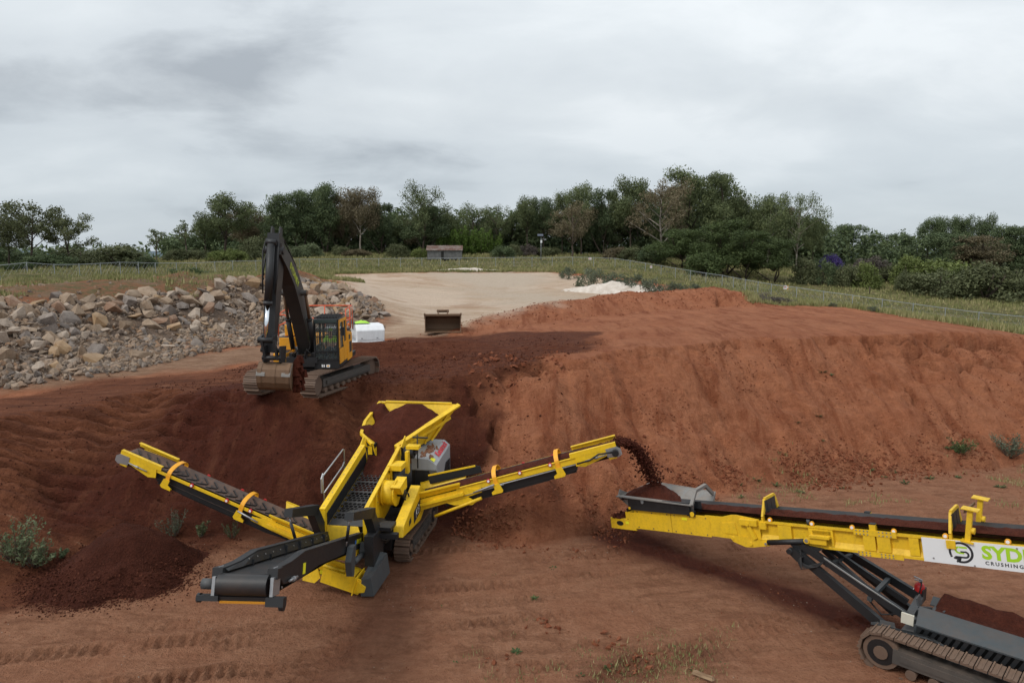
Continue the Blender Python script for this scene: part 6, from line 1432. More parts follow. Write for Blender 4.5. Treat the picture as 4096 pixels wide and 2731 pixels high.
# ---------------------------------------------------------------- rubble heaps
def stone(name, c0, c1, c2):
    t = NT(name); p = t.coord(); rn = t.node('ShaderNodeObjectInfo').outputs['Random']
    n1 = t.noise(t.pos(), 2.2, 5, .6); n2 = t.noise(t.pos(), 12, 5, .65)
    c = t.ramp(t.math('ADD', t.math('MULTIPLY', n1, .55), t.math('MULTIPLY', n2, .45)), [(.32, c0), (.5, c1), (.68, c2)])
    c = t.mix(t.math('MULTIPLY', rn, .35), c, tuple(k * .55 for k in c1))
    up = t.node('ShaderNodeSeparateXYZ', {0: t.node('ShaderNodeNewGeometry').outputs['Normal']}).outputs[2]
    c = t.mix(t.math('MULTIPLY', t.ramp(up, [(.35, 0.), (.95, 1.)]), .30), c, (.24, .185, .14))
    return t.done(c, .9, 0, t.bump(n2, .5, .05), spec=.2)
STONES = {'tan': stone('tan_stone', (.19, .13, .088), (.33, .238, .165), (.46, .35, .26)), 'grey': stone('grey_stone', (.13, .107, .092), (.24, .20, .175), (.35, .305, .27)),
          'ochre': stone('ochre_stone', (.21, .125, .065), (.37, .24, .135), (.46, .33, .21)), 'pale': stone('pale_stone', (.27, .205, .155), (.42, .335, .265), (.53, .445, .37)), 'rust-brown': stone('rust_stone', (.16, .09, .055), (.27, .16, .105), (.36, .24, .17))}
RUBBLE_MIX = NT('rubble_stone')
def _rubmix():
    t = RUBBLE_MIX; i = t.node('ShaderNodeNewGeometry').outputs['Random Per Island']
    n2 = t.noise(t.pos(), 9, 5, .65)
    c = t.ramp(i, [(0., (.16, .122, .098)), (.3, (.28, .20, .14)), (.5, (.20, .17, .15)), (.72, (.36, .27, .195)), (.9, (.30, .175, .10)), (1., (.42, .345, .28))])
    c = t.mix(t.ramp(n2, [(.35, .55), (.65, 0.)]), c, (.09, .065, .05))
    return t.done(c, .9, 0, t.bump(n2, .4, .04), spec=.2)
RUBM = _rubmix()
def rocks():
    hfrac = np.clip((GZ - 3.7) / (GU.max() * 0 + 2.9), 0, 1)
    inview = (GY < 66) & (GX > -34) & (GX < -4)
    crest = rock * inview * (.25 + 1.9 * sstep(GZ, 4.7, 6.2)) * np.clip(.55 + fbm(GX * .28, GY * .28, 33, 3) * 1.6, .04, 2)
    p, j, i = sample(crest, 5600)
    # nearest and largest first, kept apart from one another
    size = .15 + .60 * rng.random(5600) ** 2.4
    big = rng.random(5600) < (.05 + .16 * sstep(p[:, 2], 4.9, 5.9)); size = np.where(big, .42 + .42 * rng.random(5600), size * np.where(p[:, 2] < 4.8, .72, 1.0))
    right = p[:, 0] > -12.5
    size = np.where(right, size * .82, size)
    order = np.argsort(-size); keep = []; cell = {}
    for k in order:
        key = (int(p[k, 0] // 1.5), int(p[k, 1] // 1.5)); ok = True
        for a in (-1, 0, 1):
            for b in (-1, 0, 1):
                for q in cell.get((key[0] + a, key[1] + b), ()):
                    if math.hypot(p[q, 0] - p[k, 0], p[q, 1] - p[k, 1]) < (size[q] + size[k]) * .50: ok = False
        if ok: keep.append(k); cell.setdefault(key, []).append(k)
    keep = np.array(keep)
    # apparent size decides which are things of their own
    app = size[keep] / np.hypot(p[keep, 0], p[keep, 1]); vis = np.abs(p[keep, 0] / p[keep, 1]) < .76
    rank = keep[np.argsort(-(app * vis))]
    singles, rest = rank[:300], rank[300:]
    meshes = {}
    for n_, k in enumerate(singles):
        col = ['tan', 'tan', 'tan', 'grey', 'grey', 'pale', 'ochre', 'rust-brown', 'pale'][int(rng.integers(0, 9))]
        v = int(rng.integers(0, len(ROCKV)))
        if (v, col) not in meshes: meshes[(v, col)] = raw_mesh('rock', ROCKV[v][0], ROCKV[v][1], STONES[col])
        o = link_mesh('rock', meshes[(v, col)]); s = size[k]
        o.location = (p[k, 0], p[k, 1], p[k, 2] + s * .08); o.scale = (s, s * rng.uniform(.75, 1.1), s * rng.uniform(.7, 1.0)); o.rotation_euler = (rng.normal() * .45, rng.normal() * .45, rng.random() * 6.28)
        sz = 'big' if s > .60 else ('mid-sized' if s > .44 else ('smallish' if s > .32 else 'small')); sh = 'flat slab' if v % 3 == 0 else ('blocky rock' if v % 3 == 1 else 'pointed rock')
        zz = p[k, 2]; band = 'along the top' if zz > 5.9 else ('halfway up' if zz > 4.7 else 'near the foot'); uu = 512 + FPX * p[k, 0] / p[k, 1]
        at_ = next(w for lim, w in ((40, 'at the left picture edge'), (80, 'below the leaning tree'), (122, 'below the big round bush'), (165, 'below the lone slim tree'), (205, 'below the round green shrub'), (236, 'below the big round gum'), (262, 'beside the excavator arm'), (318, 'behind the excavator boom'), (345, 'behind the excavator cab'), (9999, 'at the sand end')) if uu < lim)
        lab = f'{sz} {col} {sh} {band} of the heap {at_}'; heap_ = f'of the heap {at_}'
        tag(o, lab, 'rock', f'{sz} {col} {sh}s {band} {heap_}')
    q, j, i = sample(rock * inview * np.clip(.35 + fbm(GX * .5, GY * .5, 34, 3) * 1.4 + .5 * sstep(GZ, 5.6, 4.0), .05, 2), 15000)
    s2 = .05 + .24 * rng.random(15000) ** 2.4
    pos = np.concatenate([p[rest] + np.stack([0 * rest, 0 * rest, size[rest] * .12], -1), q + np.stack([0 * s2, 0 * s2, s2 * .25], -1)]); ss = np.concatenate([size[rest] * .9, s2])
    scatter('rubble_stones', pos, ss, ROCKV, RUBM)
    # stones strewn on the mounds and the haul road edge
    q, j, i = sample(mound * (GX > -40), 700); scatter('scattered_stones', q, .05 + .16 * rng.random(700) ** 2, ROCKV, RUBM)
rocks()

# ---------------------------------------------------------------- loose clods of soil
def clod_material():
    t = NT('soil_clods'); i = t.node('ShaderNodeNewGeometry').outputs['Random Per Island']; n = t.noise(t.pos(), 14, 4)
    c = t.mix(n, t.ramp(i, [(0., (.17, .055, .028)), (.5, (.24, .082, .042)), (1., (.31, .125, .070))]), (.15, .05, .026))
    return t.done(c, .95, 0, t.bump(n, .6, .04), spec=.1)
def dark_clod_material():
    t = NT('damp_soil_clods'); i = t.node('ShaderNodeNewGeometry').outputs['Random Per Island']; n = t.noise(t.pos(), 14, 4)
    c = t.mix(n, t.ramp(i, [(0., (.045, .014, .008)), (.6, (.085, .026, .015)), (1., (.15, .055, .032))]), (.05, .016, .010))
    return t.done(c, .95, 0, t.bump(n, .6, .04), spec=.1)
CLOD, DCLOD = clod_material(), dark_clod_material()
def clods():
    vw = (np.abs(GX) < GY * .80 + 2)
    footm = np.exp(-((GD - .3) / .9) ** 2) * (GX > -2) * vw * np.clip(.4 + fbm(GX * .6, GY * .6, 35, 3) * 1.8, 0, 2) * (GY < 32)
    p, j, i = sample(footm, 5200); s = .025 + .085 * rng.random(5200) ** 3.2; scatter('soil_clods', p + np.stack([0 * s, 0 * s, s * .3], -1), s, CLODV, CLOD)
    facem = GF * (1 - dark) * (GX > -1) * vw * (GY < 42) * np.clip(fbm(GX * .45, GY * .45, 36, 3) * 2 + .2, .02, 2)
    p, j, i = sample(facem, 3800); s = .02 + .06 * rng.random(3800) ** 3; scatter('soil_clods', p + np.stack([0 * s, 0 * s, s * .2], -1), s, CLODV, CLOD)
    dm = np.clip(dark, 0, 1) * vw * (GY < 38) * (GY > 20) * np.clip(.5 + fbm(GX * .5, GY * .5, 37, 3) * 1.6, .03, 2)
    p, j, i = sample(dm, 7000); s = .015 + .05 * rng.random(7000) ** 3.4; scatter('damp_soil_clods', p + np.stack([0 * s, 0 * s, s * .2], -1), s, CLODV, DCLOD)
    fm = GFL * vw * (GY > 11) * np.clip(fbm(GX * .4, GY * .4, 38, 3) * 2 + .05, .01, 2)
    p, j, i = sample(fm, 2600); s = .012 + .035 * rng.random(5600) ** 3; scatter('floor_clods', p, s, CLODV, CLOD)
    lm_ = GL * (1 - dark * .6) * (GY < 40)
    p, j, i = sample(lm_, 900); s = .02 + .08 * rng.random(900) ** 3.2; scatter('damp_soil_clods', p, s, CLODV, DCLOD)
    bm_ = np.exp(-(GB / GBW) ** 2) * (GY > 41) * (grass < .5)
    p, j, i = sample(bm_, 2400); s = .03 + .10 * rng.random(2400) ** 3; scatter('windrow_clods', p, s, CLODV, CLOD)
    q, j, i = sample(fm * (GY < 30), 700); s = .008 + .016 * rng.random(700); scatter('pale_pebbles', q, s, CLODV, STONES['pale'])
    # broken lumps by the wheel marks in the foreground
    for k, (u, v, n_) in enumerate(((640, 655, 26), (605, 640, 16), (552, 626, 18), (640, 668, 14), (500, 664, 10))):
        x, y, z = at(u, v, z=0.02); pp = np.stack([x + rng.normal(size=n_) * .28, y + rng.normal(size=n_) * .20, np.full(n_, .05)], -1)
        for q in range(n_): pp[q, 2] = gz(pp[q, 0], pp[q, 1]) + .02
        scatter('broken_lumps', pp, .03 + .10 * rng.random(n_) ** 2, CLODV, CLOD)
    for u, v, n_ in ((497, 361, 30), (486, 372, 14), (545, 364, 26), (478, 356, 12)):
        x, y, z = hit(u, v); pp = np.stack([x + rng.normal(size=n_) * .7, y + rng.normal(size=n_) * .7, np.zeros(n_)], -1); pp[:, 2] = ground(pp[:, 0], pp[:, 1])[0] + .03
        scatter('broken_lumps', pp, .06 + .20 * rng.random(n_) ** 2, CLODV, CLOD)
clods()

# ---------------------------------------------------------------- fines pile under the left conveyor, white sand heap
def height_pile(name, cx, cy, rx, ry, hgt, rot, mat, label, cat, seed, n=72, sharp=1.0, rough=.03):
    T = root(name, (cx, cy, gz(cx, cy)), label, cat); rows = []; ca, sa_ = math.cos(rot), math.sin(rot); m = MB()
    g = np.linspace(-1.25, 1.25, n); X, Y = np.meshgrid(g, g); rr = np.hypot(X, Y) + fbm(X * 2.2, Y * 2.2, seed, 4) * .22
    Z = np.clip(1 - rr, -.12, 1) ** 1.0; Z = np.where(rr < 1, Z, (1 - rr) * .35); Z = hgt * (Z - .22 * np.maximum(0, .22 - rr) * sharp) + fbm(X * rx * 5, Y * ry * 5, seed + 1, 3) * rough + fbm(X * rx * 1.2, Y * ry * 1.2, seed + 2, 3) * rough * 2
    wx = cx + X * rx * ca - Y * ry * sa_; wy = cy + X * rx * sa_ + Y * ry * ca
    base = ground(wx, wy)[0]; z0 = gz(cx, cy)
    P_ = np.stack([wx - cx, wy - cy, base - z0 + Z], -1)
    ok = (Z > -.06); idx = np.arange(n * n).reshape(n, n); q = np.stack([idx[:-1, :-1], idx[:-1, 1:], idx[1:, 1:], idx[1:, :-1]], -1).reshape(-1, 4); q = q[ok.ravel()[q].any(1)]
    o = link_mesh('soil', raw_mesh('soil', P_.reshape(-1, 3), q, mat, True), T)
    return np.stack([wx, wy, base + Z], -1), rr, Y
def pile_material():
    t = NT('fines_pile'); p = t.pos(); n = t.noise(p, 1.2, 5, .6); n2 = t.noise(p, 22, 5, .7); v = t.voro(p, 18)
    c = t.ramp(t.math('ADD', t.math('MULTIPLY', n, .35), t.math('MULTIPLY', n2, .65)), [(.30, (.030, .0105, .0068)), (.52, (.066, .020, .0122)), (.74, (.125, .044, .026))])
    return t.done(c, .95, 0, t.bump(t.math('ADD', n2, t.math('MULTIPLY', v, .5)), .9, .09), spec=.1)
PILE = pile_material()
def piles():
    S_, rr, YY = height_pile('soil_pile', -11.2, 19.0, 2.2, 1.95, 1.5, R(25), PILE, 'dark cone-shaped pile of fine soil under the empty left conveyor', 'soil pile', 3)
    w = (np.exp(-((rr - .90) / .22) ** 2) * np.where(S_[..., 1] < 19.2, 1.0, .25) + .03 * (rr < .8)).ravel(); w = np.cumsum(w); k = np.searchsorted(w, rng.random(5200) * w[-1]); q = S_.reshape(-1, 3)[np.minimum(k, w.size - 1)]
    q = q + np.concatenate([rng.normal(size=(5200, 2)) * .045, np.zeros((5200, 1))], 1); gq = ground(q[:, 0], q[:, 1])[0]; q[:, 2] = np.maximum(q[:, 2], gq); s = .014 + .050 * rng.random(5200) ** 2.8; scatter('pile_lumps', q, s, CLODV, DCLOD)
    n = 1500; a = rng.random(n) * 6.28; r_ = 1.0 + np.abs(rng.normal(size=n)) * .16; x = -11.2 + np.cos(a) * r_ * 2.2; y = 19.0 + np.sin(a) * r_ * 2.0; ok = y < 19.3; x, y = x[ok], y[ok]; scatter('pile_lumps', np.stack([x, y, ground(x, y)[0] + .01], -1), .012 + .035 * rng.random(len(x)) ** 2.5, CLODV, DCLOD)
    wm = NT('white_sand'); nn = wm.noise(wm.pos(), 1.6, 6, .65); wm = wm.done(wm.ramp(nn, [(.3, (.46, .385, .32)), (.6, (.64, .57, .50)), (.75, (.72, .66, .59))]), .95, 0, wm.bump(nn, .8, .3), spec=.1)
    x, y, z = at(620, 288, y=71)
    height_pile('white_sand_heap', x, y, 5.6, 2.6, 1.15, R(-28), wm, 'long low heap of white sand beside the grey-green scrub', 'sand heap', 9, 60, .4, .12)
    x, y, z = at(468, 271, y=98); height_pile('white_sand_heap', x, y, 7, 1.0, .42, R(4), wm, 'thin pale sand ridge along the far edge of the sand pad', 'sand heap', 19, 50, .2, .05)
piles()

# ================================================================ trees and shrubs
def leaf_mat(name, dark_, mid, light, hue=.35):
    t = NT(name); p = t.pos(); rn = t.node('ShaderNodeObjectInfo').outputs['Random']; isl = t.node('ShaderNodeNewGeometry').outputs['Random Per Island']
    n = t.noise(p, .55, 4, .6); n2 = t.noise(p, 2.4, 3, .6)
    f = t.math('ADD', t.math('MULTIPLY', n, .5), t.math('ADD', t.math('MULTIPLY', n2, .3), t.math('MULTIPLY', isl, .2)))
    c = t.ramp(f, [(.34, dark_), (.52, mid), (.70, light)])
    c = t.mix(t.math('MULTIPLY', rn, hue), c, tuple((a + b) * .5 * .62 for a, b in zip(dark_, mid)))
    t.done(c, .65, 0, spec=.25)
    tr = t.node('ShaderNodeBsdfTranslucent', {'Color': c}); mx = t.node('ShaderNodeMixShader', {0: .22}); t.l.new(t.bsdf.outputs[0], mx.inputs[1]); t.l.new(tr.outputs[0], mx.inputs[2]); t.l.new(mx.outputs[0], t.out.inputs[0])
    return t.m
LEAF = {'gum': leaf_mat('gum_leaves', (0.071, 0.092, 0.042), (0.140, 0.169, 0.071), (0.254, 0.282, 0.127)), 'dark': leaf_mat('dark_leaves', (0.052, 0.078, 0.040), (0.106, 0.140, 0.062), (0.194, 0.233, 0.106)),
        'brown': leaf_mat('brownish_leaves', (0.106, 0.085, 0.049), (0.182, 0.148, 0.085), (0.282, 0.233, 0.140)), 'green': leaf_mat('green_leaves', (0.041, 0.060, 0.019), (0.079, 0.110, 0.036), (0.138, 0.174, 0.060)),
        'bright': leaf_mat('bright_leaves', (0.084, 0.110, 0.031), (0.162, 0.198, 0.055), (0.258, 0.282, 0.096)), 'olive': leaf_mat('olive_leaves', (0.070, 0.082, 0.036), (0.132, 0.146, 0.067), (0.210, 0.216, 0.108)),
        'salt': leaf_mat('grey_green_leaves', (0.066, 0.079, 0.049), (0.135, 0.154, 0.098), (0.225, 0.244, 0.165)), 'bamboo': leaf_mat('bamboo_leaves', (0.068, 0.112, 0.021), (0.143, 0.225, 0.042), (0.225, 0.315, 0.075)),
        'violet': leaf_mat('violet_blossom', (0.044, 0.029, 0.116), (0.116, 0.079, 0.281), (0.165, 0.124, 0.347)), 'greybare': leaf_mat('grey_twigs', (0.083, 0.068, 0.057), (0.135, 0.112, 0.096), (0.195, 0.165, 0.143)), 'pale': leaf_mat('pale_leaves', (0.075, 0.098, 0.049), (0.140, 0.169, 0.083), (0.225, 0.254, 0.140))}
def bark(name, a, b):
    t = NT(name); n = t.noise(t.map(t.pos(), (1, 1, .25)), 3, 5, .65); return t.done(t.mix(t.ramp(n, [(.35, 0.), (.65, 1.)]), a, b), .9, spec=.15)
BARK = {'dark': bark('dark_bark', (.045, .034, .026), (.085, .066, .052)), 'pale': bark('pale_bark', (.20, .17, .14), (.36, .32, .27)), 'mid': bark('brown_bark', (.08, .062, .048), (.16, .125, .10))}

def limb_mesh(mb, p, q, r0, r1, bend, r_, n=6):
    p, q = V(p), V(q); mid = p.lerp(q, .5) + V((r_.gauss(0, bend), r_.gauss(0, bend), r_.gauss(0, bend * .4)))
    mb.tube([p, p.lerp(mid, .55), mid, mid.lerp(q, .6), q], [r0, r0 * .86 + r1 * .14, (r0 + r1) / 2, r0 * .25 + r1 * .75, r1], n)
def leaf_cards(cl, size, seed, dens, up=.25, droop=0.0):
    """Leaf sprays through the clumps: cl rows are x y z rx ry rz."""
    g = np.random.default_rng(seed); P_, N_ = [], []
    for x, y, z, rx, ry, rz in cl:
        n = max(6, int(dens * (rx * ry + ry * rz + rx * rz) / 3 / size ** 2)); d = g.normal(size=(n, 3)); d /= np.linalg.norm(d, axis=1, keepdims=True)
        rad = g.random(n) ** .42; P_.append(np.array([x, y, z]) + d * rad[:, None] * np.array([rx, ry, rz]) * (1 + .12 * g.normal(size=(n, 1)))); N_.append(d * .55 + g.normal(size=(n, 3)) * .55 + np.array([0, 0, up]))
    P_ = np.concatenate(P_); N_ = np.concatenate(N_); N_ /= np.linalg.norm(N_, axis=1, keepdims=True); n = len(P_)
    t_ = np.cross(N_, g.normal(size=(n, 3))); t_ /= np.linalg.norm(t_, axis=1, keepdims=True); t_[:, 2] -= droop; b_ = np.cross(N_, t_)
    s = size * (.55 + .75 * g.random(n)); L_, W_ = t_ * s[:, None], b_ * (s * (.30 + .25 * g.random(n)))[:, None]
    vs = np.stack([P_ - L_, P_ + W_ - N_ * s[:, None] * .12, P_ + L_, P_ - W_ - N_ * s[:, None] * .12], 1).reshape(-1, 3)
    return vs, np.arange(n * 4).reshape(n, 4)
def gum(seed, spread=.30, base=.42, layers=3, limbs=9, sparse=1.0, lean=0.0, rad=.11):
    """Crown and limbs of an open-limbed tree, one unit tall."""
    r_ = random.Random(seed); m = MB(); cl = []; top = V((lean + r_.gauss(0, .02), r_.gauss(0, .02), .80)); fork = V((lean * .4, 0, base * .75))
    limb_mesh(m, (0, 0, -.03), fork, .022, .017, .012, r_, 7); limb_mesh(m, fork, top, .016, .005, .02, r_)
    for i in range(limbs):
        t = (i + .5) / limbs; a = i * 2.4 + r_.random(); st = fork.lerp(top, max(0, t * .85 - .05)); h = base + (1 - base) * (.25 + .72 * t) - .04; reach = spread * (.55 + .75 * math.sin(math.pi * min(.95, .25 + .62 * t))) * (.75 + .45 * r_.random())
        e = V((st.x * .5 + math.cos(a) * reach + lean * .5, math.sin(a) * reach, min(.95, h))); limb_mesh(m, st, e, .0085, .0028, .022, r_, 5)
        for k in range(3):
            u_ = .55 + .25 * k; c = st.lerp(e, min(1.03, u_)) + V((r_.gauss(0, .035), r_.gauss(0, .035), .02 + r_.gauss(0, .025))); s = rad * (.65 + .6 * r_.random()) * (.8 if k == 0 else 1)
            cl.append((c.x, c.y, c.z, s * 1.15, s * 1.15, s * .72))
            if r_.random() < .6: limb_mesh(m, st.lerp(e, .6), c, .0035, .0015, .012, r_, 4)
    cl.append((top.x, top.y, .90, rad, rad, rad * .8)); cl.append((top.x + .06, top.y, .84, rad, rad, rad * .7))
    return m, cl
def dense(seed, n=46, w=.42, low=.12):
    """Heavy crown of several uneven lobes."""
    r_ = random.Random(seed); m = MB(); cl = []; nl = max(6, n // 6)
    for i in range(nl):
        a = i * 2.4 + r_.random() * .9; t = (i + .6) / nl; h = low + .14 + (.80 - low) * t; rr = w * (1.0 - .62 * max(0, t - .35) / .65) * (.45 + .55 * r_.random()); c = V((math.cos(a) * rr, math.sin(a) * rr, h))
        limb_mesh(m, (0, 0, -.03) if i < 3 else (0, 0, .25), c, .018, .005, .02, r_, 6)
        for k in range(6):
            d = V((r_.gauss(0, 1), r_.gauss(0, 1), r_.gauss(.25, .8))).normalized() * (.07 + .07 * r_.random()); s = .075 + .06 * r_.random(); cl.append((c.x + d.x * 1.2, c.y + d.y * 1.2, min(.93, c.z + d.z), s * 1.25, s * 1.25, s * .8))
    for k in range(8): a = r_.random() * 6.28; rr = w * .5 * r_.random(); cl.append((math.cos(a) * rr, math.sin(a) * rr, low + (.7 - low) * r_.random(), .13, .13, .11))
    return m, cl
def bush(seed, n=30, w=.62):
    r_ = random.Random(seed); m = MB(); cl = []
    for i in range(5): a = i * 1.3 + r_.random(); limb_mesh(m, (0, 0, -.05), (math.cos(a) * .3, math.sin(a) * .3, .55), .022, .008, .03, r_, 5)
    for i in range(n):
        a = r_.random() * 6.283; e = math.asin(r_.random() * .98); rr = .62 + .28 * r_.random(); s = .16 + .10 * r_.random()
        cl.append((math.cos(a) * math.cos(e) * w * rr, math.sin(a) * math.cos(e) * w * rr, .05 + math.sin(e) * .78 * rr, s, s, s * .8))
    cl.append((0, 0, .4, .4, .4, .35))
    return m, cl
PROTO = {}
def proto(key):
    if key in PROTO: return PROTO[key]
    kind, v = key
    if kind == 'gum': m, cl = gum(100 + v, [.26, .32, .22, .30][v % 4], [.40, .34, .46, .38][v % 4], limbs=[9, 11, 8, 10][v % 4], rad=[.155, .165, .145, .16][v % 4]); lv = leaf_cards(cl, .017, v, 5.0)
    elif kind == 'open': m, cl = gum(200 + v, .34, .36, limbs=10, rad=.125, lean=[.08, -.05][v % 2]); lv = leaf_cards(cl, .021, v, 6.0)
    elif kind == 'slim': m, cl = gum(300 + v, .16, .50, limbs=7, rad=.095); lv = leaf_cards(cl, .026, v, 4.0)
    elif kind == 'limbs': m, cl = gum(400 + v, .36, .28, limbs=14, rad=.125); lv = leaf_cards(cl, .016, v, 2.6)
    elif kind == 'dense': m, cl = dense(500 + v, 54, [.42, .50, .36][v % 3]); lv = leaf_cards(cl, .0175, v, 4.2)
    elif kind == 'feather': m, cl = dense(600 + v, 60, .23, .15); lv = leaf_cards(cl, .018, v, 3.6)
    elif kind == 'bush': m, cl = bush(700 + v, 34, [.66, .58, .75][v % 3]); lv = leaf_cards(cl, .040, v, 5.0)
    elif kind == 'scrub':
        m, cl = bush(800 + v, 26, .9); lv = leaf_cards(cl, .055, v, 3.4, .1)
    elif kind == 'bamboo':
        r_ = random.Random(900 + v); m = MB(); cl = []
        for i in range(34):
            a = r_.random() * 6.28; rr = .34 * math.sqrt(r_.random()); p = V((math.cos(a) * rr, math.sin(a) * rr, 0)); h = .55 + .45 * r_.random(); q = p * 1.35 + V((r_.gauss(0, .05), r_.gauss(0, .05), h)); limb_mesh(m, p, q, .006, .003, .03, r_, 4)
            for k in range(6): c = p.lerp(q, .25 + .15 * k); s = .05 + .045 * (1 - k / 6); cl.append((c.x, c.y, c.z, s, s, s * 1.7))
        lv = leaf_cards(cl, .024, v, 3.0, -.1, .4)
    PROTO[key] = (m.v, m.f, m.sm, lv); return PROTO[key]
_meshes = {}
def plant(name, kind, v, u, vb, vt, wpx, y, leaf, barkk, label, cat, group=None, wr=1.0):
    """A tree or shrub as trunk and crown; base, top and width measured in the photograph, at its real distance."""
    mv, mf, msm, (lv, lf) = proto((kind, v))
    x = at(u, vb, y=y)[0]; zb = gz(x, y); zt = at(u, vt, y=y)[2]; h = max(.5, zt - zb)
    half = np.percentile(np.abs(lv[:, 0]), 97); w = wpx / FPX * y / 2 * 1.12; sx = w / half / h if h else 1
    sx = min(max(sx, .45), 2.6)
    kt, kc = (kind, v, 't', barkk), (kind, v, 'c', leaf)
    if kt not in _meshes:
        q = MB(); q.v, q.f, q.sm = mv, mf, msm; _meshes[kt] = q.mesh('trunk', BARK[barkk], fix=False)
    if kc not in _meshes: _meshes[kc] = raw_mesh('crown', lv, lf, LEAF[leaf])
    T = root(name, (x, y, zb), label, cat, 0, group); a = (u * 7.3 + v) % 6.283; T.rotation_euler = (0, 0, a if kind not in ('open',) else 0); T.scale = (h * sx, h * sx, h)
    link_mesh('trunk', _meshes[kt], T); link_mesh('crown', _meshes[kc], T)
    return T
